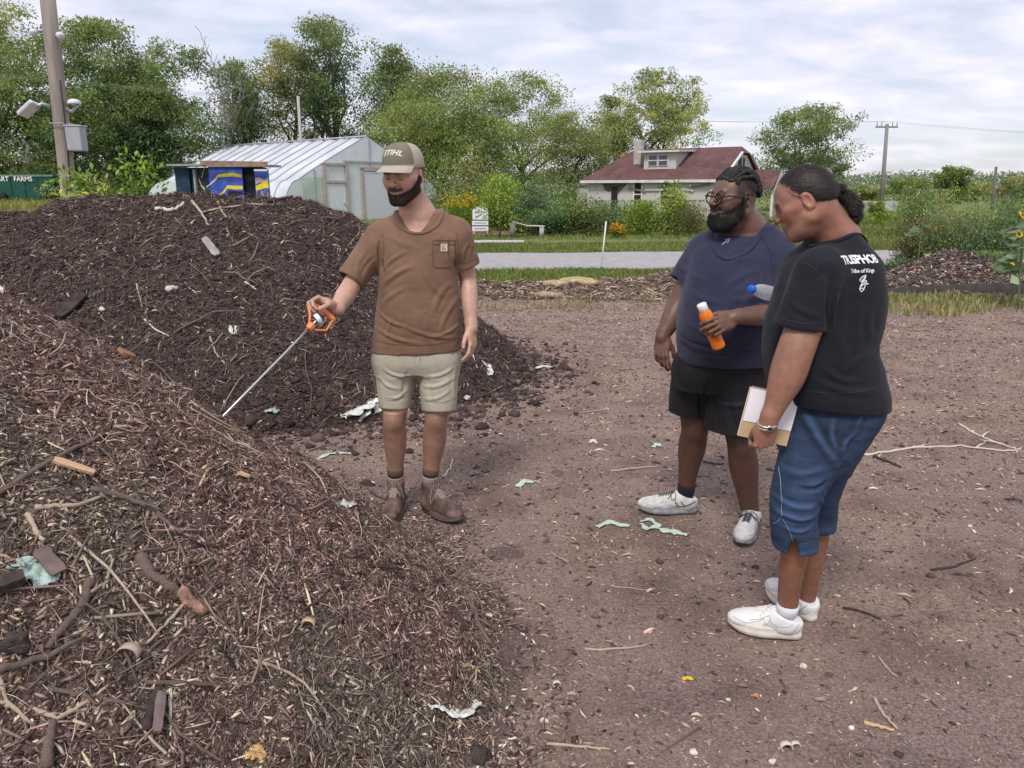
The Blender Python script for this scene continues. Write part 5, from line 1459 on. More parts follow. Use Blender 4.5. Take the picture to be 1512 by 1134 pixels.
# house -------------------------------------------------------------------------
def house():
    Y = 45; th = R(-32); c = at(1000, 300, Y)
    def XL(px, yl=0.0):
        s_ = ray(px, 285); s_ = s_.x / s_.y; ox, oy = c.x - yl * math.sin(th), Y + yl * math.cos(th)
        return (s_ * oy - ox) / (math.cos(th) - s_ * math.sin(th))
    root = empty('old_house', (c.x, Y, 0), label='run-down white house with a dark red shingle roof and dormer', cat='house')
    M = Matrix.Translation((c.x, Y, -.0)) @ Matrix.Rotation(th, 4, 'Z')
    wall = mat('peeling_white_wall', (.60, .60, .585), .9, var=.20, scale=2.2, col2=(.40, .38, .35), detail=8)
    shingle = bpy.data.materials.new('red_shingles'); shingle.use_nodes = True
    N, L = shingle.node_tree.nodes, shingle.node_tree.links; bb = N['Principled BSDF']; bb.inputs['Roughness'].default_value = .9
    tc = N.new('ShaderNodeTexCoord'); br = N.new('ShaderNodeTexBrick'); br.inputs['Scale'].default_value = 3.2; br.inputs['Mortar Size'].default_value = .015
    br.inputs['Color1'].default_value = (.120, .052, .050, 1); br.inputs['Color2'].default_value = (.165, .080, .074, 1); br.inputs['Mortar'].default_value = (.05, .022, .022, 1)
    no = N.new('ShaderNodeTexNoise'); no.inputs['Scale'].default_value = 1.1; no.inputs['Detail'].default_value = 8; no.inputs['Roughness'].default_value = .7
    mr = N.new('ShaderNodeMapRange'); mr.inputs[1].default_value = .3; mr.inputs[2].default_value = .7; mr.inputs[3].default_value = .55; mr.inputs[4].default_value = 1.35
    hs = N.new('ShaderNodeHueSaturation'); L.new(tc.outputs['Object'], br.inputs['Vector']); L.new(tc.outputs['Object'], no.inputs['Vector']); L.new(no.outputs[0], mr.inputs[0])
    L.new(mr.outputs[0], hs.inputs['Value']); L.new(br.outputs[0], hs.inputs['Color']); L.new(hs.outputs[0], bb.inputs['Base Color'])
    trim = mat('dirty_white_trim', (.62, .61, .60), .8, var=.15, scale=3); dk = mat('dark_opening', (.018, .020, .024), .6); gl = mat('dark_glass', (.05, .06, .07), .12, spec=.7)
    x0, x1, D = XL(868), XL(1060), 7.6; ze = at(960, 266, 45).z; zr = at(1010, 219, 49).z
    W = MB(); W.box((x0, 0, -.1), (x1, D, ze + .05), M); W.build('wall', wall, root, keep=True)

    o = .35; ym = D / 2; rl, rr = XL(935, D / 2), x1 + .05
    P = lambda x, y, z: M @ Vector((x, y, z))
    e = [P(x0 - o, -o, ze), P(x1 + o, -o, ze), P(x1 + o, D + o, ze), P(x0 - o, D + o, ze), P(rl, ym, zr), P(rr, ym, zr)]
    zc = ze + (zr - ze) * .80
    cl = [P(x1 + o, ym - ym * .24, zc + .0), P(x1 + o, ym + ym * .24, zc)]
    e += cl
    mb = MB(); mb.add(e, [(0, 1, 6, 5, 4), (3, 4, 5, 7, 2), (0, 4, 3), (6, 7, 5), (3, 2, 1, 0)]); rf = mb.build('roof', shingle, root, keep=True)

    g = MB(); gp = [P(x1 + .12, 0, ze), P(x1 + .12, D, ze), P(x1 + .12, ym + ym * .22, zc - .08), P(x1 + .12, ym - ym * .22, zc - .08)]; gq = [p + (M.to_3x3() @ Vector((.03, 0, 0))) for p in gp]
    g.add(gp + gq, [(0, 3, 2, 1), (4, 5, 6, 7), (0, 4, 7, 3), (1, 2, 6, 5), (2, 3, 7, 6)]); g.build('gable', wall, root, keep=True)
    w = MB().box((x1 + .15, ym - .85, ze + .35), (x1 + .19, ym + .35, zc - .25), M).build('attic_window', dk, root, keep=True)
    MB().box((x1 + .19, ym - .3, ze + .35), (x1 + .22, ym - .22, zc - .25), M).build('frame', trim, w, keep=True)

    MB().box((x0 - o, -o - .06, ze - .13), (x1 + o, -o + .01, ze + .02), M).build('fascia', trim, root, keep=True)
    for s in (-1, 1):
        a_, b_ = P(x1 + o + .02, D / 2 + s * (D / 2 + o), ze), P(x1 + o + .02, ym + s * ym * .24, zc)
        MB().tube([a_, b_], .09, 4).build('barge_board', trim, root, keep=True)

    def window(xa, xb, za, zb, broken=False):
        f = MB()
        for b_ in (((xa - .08, -.06, za - .08), (xa, .02, zb + .08)), ((xb, -.06, za - .08), (xb + .08, .02, zb + .08)), ((xa, -.06, zb), (xb, .02, zb + .08)), ((xa, -.06, za - .08), (xb, .02, za))): f.box(*b_, M)
        fr = f.build('window', trim, root, keep=True)
        MB().box((xa, -.02, za), (xb, -.01, zb), M).build('pane', dk if broken else gl, fr, keep=True)
        MB().box((xa, -.05, (za + zb) / 2 - .03), (xb, -.02, (za + zb) / 2 + .03), M).build('sash', trim, fr, keep=True)
        return fr
    Xp = lambda px: None
    window(XL(937), XL(947), .8, 2.1, True); window(XL(976), XL(988), .8, 2.1, True)
    MB().box((XL(903), -.05, 0), (XL(912), .01, 1.9), M).build('doorway', dk, root, keep=True)
    st = MB()
    r = np.random.default_rng(4)
    xd = XL(907); pts = [(xd - .75, ze - .16), (xd - .65, ze - .5), (xd - .35, ze - .65), (xd - .1, ze - .55), (xd + .2, ze - .8), (xd + .5, ze - .5), (xd + .8, ze - .16)]
    st.add([P(x, -.03, z) for x, z in pts] + [P(x, .0, z) for x, z in pts], [tuple(range(7)), tuple(reversed(range(7, 14)))] + [(i, i + 7, i + 8, i + 1) for i in range(6)])
    st.build('torn_boards', mat('rotten_boards', (.13, .12, .11), .95, var=.4, scale=6), root, keep=True)
    for i in range(6):
        xa = XL(930) + i * .92 + r.normal(0, .1); MB().box((0, -.12, -.05), (1.1, -.06, .05), M @ Matrix.Translation((xa, 0, ze - .42 + r.normal(0, .06))) @ Matrix.Rotation(r.normal(0, .10), 4, 'Y')).build('loose_trim', trim if i % 2 else mat('grey_board', (.2, .19, .18), .9), root, keep=True)

    yf = 1.05; dx0, dx1 = XL(949, yf), XL(996, yf); slope = (zr - ze) / (ym + o); zb = ze + slope * (yf + o); zt = zr - .12
    yb = (zt + .12 - ze) / slope - o
    d = MB(); v = [P(dx0, yf, zb - .1), P(dx1, yf, zb - .1), P(dx1, yf, zt - .22), P(dx0, yf, zt - .22), P(dx0, yb, zt), P(dx1, yb, zt)]
    d.add(v, [(0, 1, 2, 3), (0, 3, 4), (1, 5, 2), (3, 2, 5, 4)]); dm = d.build('dormer', wall, root, keep=True)
    MB().box((dx0 - .3, yf - .35, 0), (dx1 + .3, yb - yf + yf + .1, .10), M @ Matrix.Translation((0, 0, zt - .26)) @ Matrix.Rotation(R(2.5), 4, 'X')).build('roof', trim, dm, keep=True)
    dm0 = (dx0 + dx1) / 2 - .35
    for xa in (dm0 - .32, dm0 + .32):
        fr = MB().box((xa - .05, yf - .06, zb + .18), (xa + .55, yf, zt - .36), M).build('window', trim, dm, keep=True)
        MB().box((xa, yf - .08, zb + .22), (xa + .5, yf - .06, zt - .40), M).build('pane', gl, fr, keep=True)
        MB().box((xa, yf - .10, (zb + zt) / 2 - .12), (xa + .5, yf - .08, (zb + zt) / 2 - .07), M).build('sash', trim, fr, keep=True)
    MB().box((XL(936, 2.), 1.75, ze + .6), (XL(936, 2.) + .46, 2.25, zr + .42), M).build('chimney', mat('plastered_chimney', (.42, .38, .37), .95, var=.2, scale=3), root, keep=True)

    MB().box((x0 - 1.6, 1.6, -.1), (x0, D - .5, ze - .25), M).build('side_room', wall, root, keep=True)
    MB().box((x0 - 1.75, 1.45, ze - .25), (x0, D - .4, ze - .12), M).build('side_roof', mat('grey_felt', (.18, .17, .17), .9), root, keep=True)

    px0, px1, py0, py1 = x1 + .05, x1 + 1.9, D - 3.2, D - .4; pz = ze - .45; pk = ze + .65
    pm = (py0 + py1) / 2
    q = [P(px0, py0 - .2, pz), P(px1, py0 - .2, pz), P(px1, py1 + .2, pz), P(px0, py1 + .2, pz), P(px0, pm, pk), P(px1, pm, pk)]
    MB().add(q, [(0, 1, 5, 4), (2, 3, 4, 5), (0, 3, 2, 1)]).build('porch_roof', shingle, root, keep=True)
    q = [P(px1 - .02, py0, pz - .12), P(px1 - .02, py1, pz - .12), P(px1 - .02, pm, pk - .10), P(px1 + .04, py0 - .25, pz - .12), P(px1 + .04, py1 + .25, pz - .12), P(px1 + .04, pm, pk + .02)]
    MB().add(q, [(0, 2, 1), (3, 4, 5), (0, 1, 4, 3), (1, 2, 5, 4), (2, 0, 3, 5)]).build('porch_gable', trim, root, keep=True)
    for yy in (py0 + .05, py1 - .15): MB().box((px1 - .14, yy, 0), (px1, yy + .12, pz - .1), M).build('porch_post', trim, root, keep=True)
    rl_ = MB()
    for i in range(9): rl_.box((px1 - .08, py0 + .25 + i * .25, .1), (px1 - .04, py0 + .29 + i * .25, .9), M)
    rl_.box((px1 - .1, py0 + .1, .9), (px1 - .02, py1 - .1, .97), M); rl_.build('porch_railing', mat('grey_rail', (.35, .33, .31), .9), root, keep=True)
    MB().box((px0, py0 - .1, -.1), (px1 + .1, py1 + .1, .12), M).build('porch_floor', mat('grey_floor', (.3, .29, .28), .9), root, keep=True)
house()
# lawn sign, rope fence, stake ---------------------------------------------------
def lawn_sign():
    Y = 30.5; a, b = at(698, 339, Y), at(721, 339, Y); z1 = at(710, 305, Y).z; z0 = at(710, 341, Y).z; w = b.x - a.x
    root = empty('lawn_sign', ((a.x + b.x) / 2, Y, 0), label='white arched lawn sign in panels on the mulch', cat='sign')
    wm = mat('sign_white', (.72, .73, .74), .5); nv = mat('sign_navy', (.05, .06, .12), .6); gr = mat('sign_grey', (.34, .37, .42), .6); gm = mat('sign_green', (.30, .42, .16), .6)
    h = z1 - z0; zA = z0 + h * .47
    top = [(-w / 2, zA), (w / 2, zA), (w / 2, z1 - h * .16)] + [(w / 2 * math.cos(t), z1 - h * .16 + h * .16 * math.sin(t)) for t in np.linspace(.15, math.pi - .15, 9)] + [(-w / 2, z1 - h * .16)]
    V = [(x, -.02, z) for x, z in top] + [(x, .02, z) for x, z in top]; n = len(top)
    MB().add(V, [tuple(range(n)), tuple(reversed(range(n, 2 * n)))] + [(i, (i + 1) % n + 0 if False else (i + 1) % n, (i + 1) % n + n, i + n)[::-1] for i in range(n)]).build('arched_panel', wm, root)
    for k, (lo, hi) in enumerate(((.24, .42), (.0, .19))):
        MB().box((-w / 2 - .02, -.025, z0 + h * lo), (w / 2 + .0, .02, z0 + h * hi)).build('panel', wm, root)
        MB().box((-w / 2 + .07, -.030, z0 + h * (lo + .07)), (w / 2 - .08, -.026, z0 + h * (hi - .065))).build('faint_lettering', gr, root)
    for lo, hi in ((.42, .465), (.195, .235)): MB().box((-w / 2 - .02, -.018, z0 + h * lo), (w / 2, .018, z0 + h * hi)).build('dark_band', nv, root)
    st = MB().add([(x * w, -.024, z0 + h * z) for x, z in ((-.36, .55), (-.30, .53), (.10, .66), (.08, .70))], [(0, 1, 2, 3)]); st.build('printed_stroke', nv, root)
    st = MB().add([(x * w, -.0245, z0 + h * z) for x, z in ((-.34, .72), (.30, .74), (.30, .80), (-.34, .84))], [(0, 1, 2, 3)]); st.build('printed_shape', gr, root)
    st = MB().add([(x * w, -.0245, z0 + h * z) for x, z in ((.10, .50), (.44, .50), (.44, .66), (.20, .66))], [(0, 1, 2, 3)]); st.build('printed_shape', gm, root)
    for s in (-1, 1): MB().box((s * (w / 2 - .04) - .02, -.01, 0), (s * (w / 2 - .04) + .02, .01, z0 + .02)).build('leg', wm, root)
lawn_sign()
def sapling():
    Y = 27.8; b = at(738, 352, Y); root = empty('sapling', (b.x, Y, 0), label='thin young tree with bright leaves in front of the lawn sign hedge', cat='sapling')
    r = np.random.default_rng(77); top = at(740, 262, Y).z
    mb = MB().tube([(0, 0, 0), (.03, 0, top * .4), (-.02, 0, top * .7), (.02, 0, top * .95)], [.035, .028, .02, .008], 7); C = []
    for i in range(22):
        z = top * (.42 + .5 * i / 22); a = r.random() * 6.28; L_ = .75 * (1.15 - (z / top)) + .25
        p = [(0, 0, z), (math.cos(a) * L_ * .5, math.sin(a) * L_ * .5, z + .12), (math.cos(a) * L_, math.sin(a) * L_, z + .16)]
        mb.tube(p, [.012, .008, .004], 5); C += [np.array(p[1]), np.array(p[2]), (np.array(p[1]) + np.array(p[2])) / 2]
    mb.build('trunk', m_bark, root, True); C = np.array(C); n = 1700
    P = C[r.choice(len(C), n)] + r.normal(0, .13, (n, 3)); V, F, CC = leaf_quads(P, r.normal(0, 1, (n, 3)) - [0, 0, .4], .10 * r.uniform(.6, 1.3, n), palette(n, YG, (3, 4, 3, 1), 78), r)
    link('crown', mesh_np('crown', V, F, CC), m_leaf, root)
sapling()
def rope_fence():
    root = empty('rope_fence', at(775, 345, 28.6), label='low stub fence with a drooping white rail beside the sapling', cat='fence'); root.location.z = 0
    ps = [at(757, 330, 29.0), at(800, 334, 28.4)]
    stn = mat('pale_stump', (.42, .38, .34), .9, var=.2); wr = mat('white_rail', (.68, .67, .63), .8)
    for p, rr, h in ((ps[0], .10, ps[0].z + .0), (ps[1], .09, ps[1].z - .05)):
        MB().lathe([(rr, 0), (rr * .95, h), (rr * .3, h + .02), (.001, h + .02)], 12, Matrix.Translation((p.x, p.y, 0))).build('post', stn, root, True, keep=True)
    MB().tube([ps[0] + Vector((0, 0, .06)), ps[0].lerp(ps[1], .5) + Vector((0, 0, -.03)), ps[1] + Vector((.1, 0, .0))], .022, 8).build('rail', wr, root, True, keep=True)
rope_fence()
def stake(nm, px, py0, py1, Y, rad, m, label, cat, lean=0):
    a, b = at(px, py0, Y), at(px - lean, py1, Y)
    return tag(MB().tube([(b.x, Y, float(ground_z(np.array(b.x), np.array(Y))) - .05), (a.x, Y, a.z)], [rad, rad], 8).build(nm, m, None, True), label=label, cat=cat)
stake('marker_stake', 895, 327, 398, 16.3, .016, mat('white_plastic_stake', (.72, .70, .66), .6), 'thin white marker stake at the road edge', 'stake', lean=8)
stake('fence_post', 41, 214, 262, 60, .16, mat('grey_stump', (.36, .34, .32), .9), 'grey stub post standing behind the green container', 'post')
# small golden cypress and shrubs by the right-hand track
def cypress(label, px, pt, Y, wp, cols):
    return tree('conifer', label, px, pt, 0, Y, wp, cols, (3, 4, 3, 1), 3200, .09, 90, cat='conifer', crown_lo=.0, shape='cone', clump=.12, dens=1.3)
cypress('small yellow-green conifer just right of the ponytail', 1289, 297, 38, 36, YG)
# pale stones and a low wall line seen past the ponytail
sc_ = at(1278, 327, 60)
tag(MB().box((sc_.x - 4, 60, 0), (sc_.x + 2.4, 60.6, .9)).build('low_wall', mat('pale_wall', (.42, .42, .44), .9, var=.2), None, bevel=.05), label='low pale wall far off past the ponytail', cat='wall')
# sunflowers ----------------------------------------------------------------------
def sunflower(label, px, py_top, Y, heads, seed, droop=False, n_leaf=14):
    r = np.random.default_rng(seed); b = at(px, 410, Y); top = at(px, py_top, Y).z
    root = empty('sunflower', (b.x, Y, 0), label=label, cat='sunflower', group='sunflowers on the right')
    st = mat('sunflower_stem', (.12, .17, .05), .8); C = []
    pts = [Vector((.04 * math.sin(t * 3 + seed), 0, top * t)) for t in np.linspace(0, 1, 8)]
    if droop: pts += [Vector((.10, -.04, top + .02)), Vector((.20, -.08, top - .05)), Vector((.24, -.1, top - .16))]
    MB().tube(pts, [.013] * len(pts), 7).build('stem', st, root, True)
    P, D = [], []
    for i in range(n_leaf):
        z = top * (.35 + .6 * i / n_leaf); a = r.random() * 6.28; d = np.array([math.cos(a), math.sin(a), .15 - .5 * r.random()])
        P.append([.0, 0, z] + d * .05); D.append(d)
    P, D = np.array(P), np.array(D)
    V, F, CC = leaf_quads(P, D, .24 * r.uniform(.7, 1.2, len(P)), palette(len(P), [(.12, .17, .09), (.18, .24, .13), (.25, .31, .17)], (3, 3, 2), seed), r, aspect=.7)
    link('leaves', mesh_np('leaves', V, F, CC), m_leaf, root)
    ye = mat('sunflower_petals', (.78, .50, .02), .6); ce = mat('sunflower_disc', (.10, .06, .02), .9)
    for (dx, dy, dz, rad, face) in heads:
        c = pts[-1] + Vector((dx, dy, dz)); q = Vector(face).to_track_quat('Z', 'Y').to_matrix().to_4x4(); M = Matrix.Translation(c) @ q
        hd = MB().lathe([(.001, .02), (rad * .4, .018), (rad * .45, 0), (.001, -.02)], 14, M).build('flower_disc', ce, root, True)
        pb = MB()
        for k in range(18):
            a = k / 18 * 6.283; u = Vector((math.cos(a), math.sin(a), 0)); w = Vector((-u.y, u.x, 0))
            pb.add([M @ (u * rad * .4 - w * rad * .12), M @ (u * rad * .75 - w * rad * .14 + Vector((0, 0, .015))), M @ (u * rad), M @ (u * rad * .75 + w * rad * .14 + Vector((0, 0, .015))), M @ (u * rad * .4 + w * rad * .12)], [(0, 1, 2, 3, 4)])
        pb.build('petals', ye, hd)
sunflower('tall sunflower with a yellow head at the right edge', 1494, 318, 11.2, [(0, -.05, .0, .07, (.5, -.6, .6))], 1, n_leaf=26)
sunflower('leaning sunflower leaves cut by the right edge', 1506, 335, 10.8, [(-.1, -.05, -.1, .05, (0, -1, .6))], 2, n_leaf=24)
sunflower('drooping dry sunflower left of the compost mound', 1355, 318, 14.4, [(0, 0, -.03, .07, (.1, -.3, -1))], 3, True, 8)
sunflower('short sunflower with a bright head on top of the compost mound', 1415, 386, 14.3, [(0, -.05, .02, .11, (.1, -1, .3))], 4, n_leaf=10)
sunflower('small yellow sunflower low among the weeds', 1484, 394, 13.0, [(0, -.05, .02, .07, (0, -1, .4))], 5, n_leaf=6)
# bare twigs above the dark narrow tree
br_, _ = branches(np.random.default_rng(5), (0, 0, 0), 9, .45, 8, r0=.08, up=1.6)
b = at(352, 300, 50); mb = MB(); mx = max(p[2] for pts, _ in br_ for p in pts); tz = at(345, 42, 50).z
rt = empty('dead_tree', (b.x, 50, 0), label='bare dead tree whose twigs stick up left of the forked tree', cat='dead tree')
for pts, rr in br_: mb.tube([tuple(p * np.array([1.5, 1.5, tz / mx])) for p in pts], [max(q * .6, .014) for q in rr], 5, cap=False)
mb.build('trunk', mat('bleached_wood', (.20, .18, .17), .9), rt, True)
# ================================================================== people
def V3(p): return np.array(p, float)
def apx(px, py, Y): return V3(at(px, py, Y))
def row(py, l, r, Y, ry, pad=0.0):
    a, b = at(l, py, Y), at(r, py, Y)
    return (a.z, (a.x + b.x) / 2, Y, (b.x - a.x) / 2 + pad, ry + pad)
def foldxz(lines, Y, front=True):
    L2 = []
    for (x0, y0, x1, y1, w, dep) in lines:
        a, b = at(x0, y0, Y), at(x1, y1, Y)
        L2.append((np.array([a.x, a.z]), np.array([b.x, b.z]), w, dep))
    def f(P, N):
        q = P[:, [0, 2]]; d = np.zeros(len(P))
        fac = np.clip(-N[:, 1] * 1.6 + 0.2, 0, 1)
        for a, b, w, dep in L2:
            ab = b - a; t = np.clip((q - a) @ ab / (ab @ ab), 0, 1)
            bend = np.sin(t * np.pi) * 0.012
            n = np.array([-ab[1], ab[0]]) / np.linalg.norm(ab)
            rel = q - a - t[:, None] * ab + n * bend[:, None]
            x = np.linalg.norm(rel, axis=1) / w
            env = np.sin(np.pi * np.clip(t, 0.03, 0.97)) ** 0.6
            d += dep * env * (np.exp(-x * x) - 0.35 * np.exp(-((x - 1.5) ** 2) * 1.5))
        return d * fac
    return f
def cloth_noise(amp, sx, sy, sz, seed):
    S = np.array([sx, sy, sz])
    def f(P, N):
        Q = P * S + 0.6 * fbm(P * 2.0, 1.0, 2, seed + 9)[:, None]
        a = fbm(Q, 1.0, 3, seed)
        b = fbm(Q * 2.7 + 5, 1.0, 2, seed + 3)
        return amp * ((1 - np.abs(a) * 2.4) + .45 * (1 - np.abs(b) * 2.6))
    return f
def fsum(*fs): return lambda P, N: sum(f(P, N) for f in fs)
def skin(name, c, c2, rough=0.44):
    return mat(name, c, rough, attr='col', var=0.10, scale=30, bump=0.25, bscale=320, sss=0.12, spec=0.45, bdist=0.002)
m_eye = mat('eye_white', (0.75, 0.72, 0.70), 0.15, spec=0.6)
m_iris = mat('dark_iris', (0.03, 0.018, 0.012), 0.12, spec=0.7)
def base_skin(base, H, red=0.10, lipc=None, dark=0.0, brow=None, stubble=None):
    """colour of skin at each vertex: lips, nostrils, brows, darker knuckles"""
    base = np.array(base)
    def f(V, N):
        C = np.repeat(base[None], len(V), 0)
        C = C * (1 + 0.16 * fbm(V, 9, 3, 5) + 0.10 * fbm(V, 60, 3, 15))[:, None] * (1 + fbm(V, 14, 2, 25)[:, None] * np.array([.05, -.04, -.05]))
        q = H.inv(V)
        inh = (np.abs(q[:, 0]) < 0.1) & (q[:, 2] > -0.13) & (q[:, 2] < 0.14) & (q[:, 1] > -0.02) & (q[:, 1] < 0.13)
        def blob(c, r):
            return np.exp(-(((q - np.array(c)) / np.array(r)) ** 2).sum(1)) * inh
        if lipc is not None:
            w = np.clip(np.maximum(blob((0, .096, -.0525), (.022, .012, .0052)), blob((0, .096, -.0645), (.018, .012, .006))) * 1.6, 0, 1)
            C = C * (1 - w[:, None]) + np.array(lipc) * w[:, None]
        w = blob((0, .11, -.02), (.018, .02, .014)) + blob((.045, .065, -.02), (.022, .03, .018)) + blob((-.045, .065, -.02), (.022, .03, .018))
        C = C * (1 + np.array([0.12, -0.05, -0.05]) * np.clip(w, 0, 1)[:, None])
        if brow is not None:
            for s in (-1, 1):
                t = np.clip((np.abs(q[:, 0]) - 0.014) / 0.034, 0, 1)
                zc = 0.0235 + 0.006 * np.sin(t * 2.6)
                w = np.exp(-((q[:, 2] - zc) / 0.0042) ** 2) * (q[:, 1] > 0.055) * (np.abs(q[:, 0]) > 0.012) * (np.abs(q[:, 0]) < 0.050) * inh
                C = C * (1 - 0.85 * w[:, None]) + np.array(brow) * 0.85 * w[:, None]
        if stubble is not None: C = stubble(C, q, inh)
        return np.clip(C, 0.004, 0.9)
    return f
def stitches(lines, L, m, parent, tgt, depth):
    for l in lines: graphic('stitching', stroke_mesh([l], 0.0021), L, m, parent, tgt, 0.0016, depth=depth)
def beard_mask(q, low=-0.122, soft=0.006):
    x, y, z = np.abs(q[:, 0]), q[:, 1], q[:, 2]
    sm = lambda v: 1 / (1 + np.exp(-np.clip(v / soft * 2.2, -30, 30)))
    t = np.clip((y - 0.012) / 0.072, 0, 1)
    line = 0.004 - 0.066 * t ** 0.55 * (1 - .0 * t)
    side = sm(line - z) * sm(z - (low + 0.055 * (1 - np.clip(y / .07, 0, 1)))) * sm(y - (0.000 - 0.0 * z)) * sm(.11 - x)
    mus = sm(-0.0385 - z) * sm(z + 0.0530) * sm(0.034 - x) * sm(y - .070)
    mouth = 1 - sm((1 - ((x / .0245) ** 2 + ((z + .0588) / .0078) ** 2)) * .012) * (y > .06)
    soul = 1 - .55 * np.exp(-((x - .012) / .006) ** 2 - ((z + .074) / .006) ** 2)
    return np.clip(np.maximum(side, mus) * mouth * soul, 0, 1)
def lash_shade(C, q, k=.85, w_=.0021):
    for s in (-1, 1):
        zc = -.0012 - 2.2 * (q[:, 0] - s * .031) ** 2 / .03 * .35
        w = np.exp(-(((q[:, 0] - s * .031) / .0125) ** 4 + ((q[:, 2] - zc) / w_) ** 2)) * (q[:, 1] > .07) * (q[:, 1] < .12)
        C = C * (1 - k * np.clip(w, 0, 1)[:, None])
        w = np.exp(-(((q[:, 0] - s * .031) / .018) ** 2 + ((q[:, 2] - .011) / .006) ** 2)) * (q[:, 1] > .06)  # eye socket shadow above the lash line, painted into the skin colour
        C = C * (1 - .22 * w[:, None])
    return C
def eyes(H, root, look=(0, 1, -0.25), r=0.0118):
    look = V3(look) / np.linalg.norm(look)
    for s in (-1, 1):
        c = H.p((s * 0.031, 0.0775, 0.0045))
        mb = MB()
        M = Matrix.Translation(Vector(c))
        mb.lathe([(r * math.sin(a), -r * math.cos(a)) for a in np.linspace(0.02, math.pi - 0.02, 10)], 14, M)
        e = mb.build('eye', m_eye, root, True, keep=True)
        d = H.M @ look
        z = Vector(d); q = z.to_track_quat('Z', 'Y').to_matrix().to_4x4()
        ir = MB().lathe([(0.0001, r + 0.0004), (0.003, r + 0.0003), (0.0056, r - 0.0012), (0.0058, r - 0.003)], 14, M @ q)
        ir.build('iris', m_iris, e, True, keep=True)
overlay_m = mat('grey_overlay', (.40, .40, .40), .7)
def shoe(name, F, root, upper_m, sole_m, lace_m, L_=0.29, Wd=0.10, kind='runner', sc=1.0, collar=0.085, label=None, lip=None):
    """F: Local at the heel on the ground, y to the toe. Returns the upper; sole, laces are its pieces"""
    h = L_
    S = Sdf()
    if kind == 'boot':
        S.add(F.ell((0, 0.075, 0.050), (0.040, 0.072, 0.048)), 0)
        S.add(F.rc((0, 0.060, 0.06), (0, 0.062, 0.150), 0.043, 0.046), 0.03)
        S.add(F.rc((0, 0.05, 0.055), (-0.002, h - 0.10, 0.048), 0.038, 0.040), 0.03)
        S.add(F.ell((-0.002, h - 0.062, 0.044), (0.048, 0.062, 0.036)), 0.02)
        S.add(F.rc((0, 0.10, 0.10), (0, h - 0.11, 0.060), 0.034, 0.032), 0.03)
    else:
        S.add(F.ell((0, 0.060, 0.054), (0.0405, 0.058, 0.050)), 0)
        S.add(F.rc((0, 0.052, 0.060), (0, 0.062, collar), 0.041, 0.041), 0.03)
        S.add(F.ell((0, h * 0.50, 0.050), (0.041, 0.090, 0.040)), 0.03)
        S.add(F.ell((-0.002, h - 0.070, 0.043), (0.047, 0.072, 0.033)), 0.025)
        S.add(F.rc((0, 0.085, 0.085), (0, h - 0.12, 0.050), 0.028, 0.026), 0.03)
        S.add(F.ell((0, 0.016, collar - 0.012), (0.024, 0.012, 0.028)), 0.012)
    if kind == 'boot':
        top = F.p((0, 0.06, 0.158))
        S.sub(F.rc((0, 0.06, 0.125), (0, 0.058, 0.24), 0.034, 0.040), 0.004)
        S.cut(top, F.M @ V3((0, -0.10, 1)))
    else:
        S.sub(F.rc((0, 0.060, collar + 0.012), (0, 0.054, collar + 0.12), 0.033, 0.040), 0.004)
        S.cut(F.p((0, 0.055, collar + 0.008)), F.M @ V3((0, -0.35, 1)), 0.006)
    S.cut(F.p((0, 0, 0.018)), F.M @ V3((0, 0, -1)))
    if kind != 'boot':
        S.add(F.ell((0, 0.112, collar + 0.002), (0.024, 0.008, 0.030), rotx(0.55)), 0.004)
    up, V, Fc = sdf_obj(name, S, 0.0030, upper_m, root, label=label)
    if kind != 'boot':
        for s in (-1, 1):
            GL = Local(F.p((s * 0.10, 0.0, 0.0)), np.stack([F.M @ V3((0, s, 0)), F.M @ V3((0, 0, 1)), F.M @ V3((s, 0, 0))], 1))
            o_ = [[((h - .02) * s, .058), ((h - .07) * s, .050), ((h - .11) * s, .062), ((h - .13) * s, .075)], [(.115 * s, .088), (.150 * s, .070), (.185 * s, .062)], [(.02 * s, .085), (.050 * s, .062), (.085 * s, .056), (.12 * s, .070)], [(.115 * s, .088), (.110 * s, .060), (.118 * s, .048)]]
            graphic('overlay', stroke_mesh(o_, 0.0022), GL, overlay_m, up, (V, Fc), 0.0012, depth=0.06)

    zt = 0.030 if kind == 'boot' else 0.044
    def outline(k):
        a = 2 * math.pi * k / 40; c, s_ = math.cos(a), math.sin(a)
        y = h / 2 + c * h / 2 * 1.0
        t = y / h
        w = (0.036 + 0.014 * max(0, math.sin((t - 0.30) / 0.70 * math.pi)) if t > 0.3 else 0.036 - 0.002 * math.sin(t / 0.3 * math.pi)) + 0.001
        xx = math.copysign(abs(s_) ** 0.62, s_) * w * (1.08 if kind != 'boot' else 1.05)
        return xx, y
    O = [outline(k) for k in range(40)]
    def ring(z, e, toe=0.0):
        out = []
        for x, y in O:
            t = y / h
            cx, cy = x * (1 + e), (y - h / 2) * (1 + e * 0.4) + h / 2
            lift = toe * max(0, (t - 0.72) / 0.28) ** 2
            if kind == 'boot' and z < 0.012 and 0.28 < t < 0.42: lift += 0.010
            out.append(F.p((cx, cy, z + lift)))
        return out
    rings = [ring(0.001, -0.10, 0.020), ring(0.003, -0.01, 0.018), ring(zt * 0.45, 0.02, 0.012), ring(zt * 0.5, -0.02, 0.012),
             ring(zt * 0.85, 0.03 if kind == 'boot' else 0.0, 0.006), ring(zt, 0.0, 0.004), ring(zt + 0.002, -0.12, 0.004)]
    mb = MB(); b0 = 0
    for r in rings: mb.v += [tuple(p) for p in r]
    n = 40
    for i in range(len(rings) - 1):
        for k in range(n):
            mb.f.append((i * n + k, (i + 1) * n + k, (i + 1) * n + (k + 1) % n, i * n + (k + 1) % n))
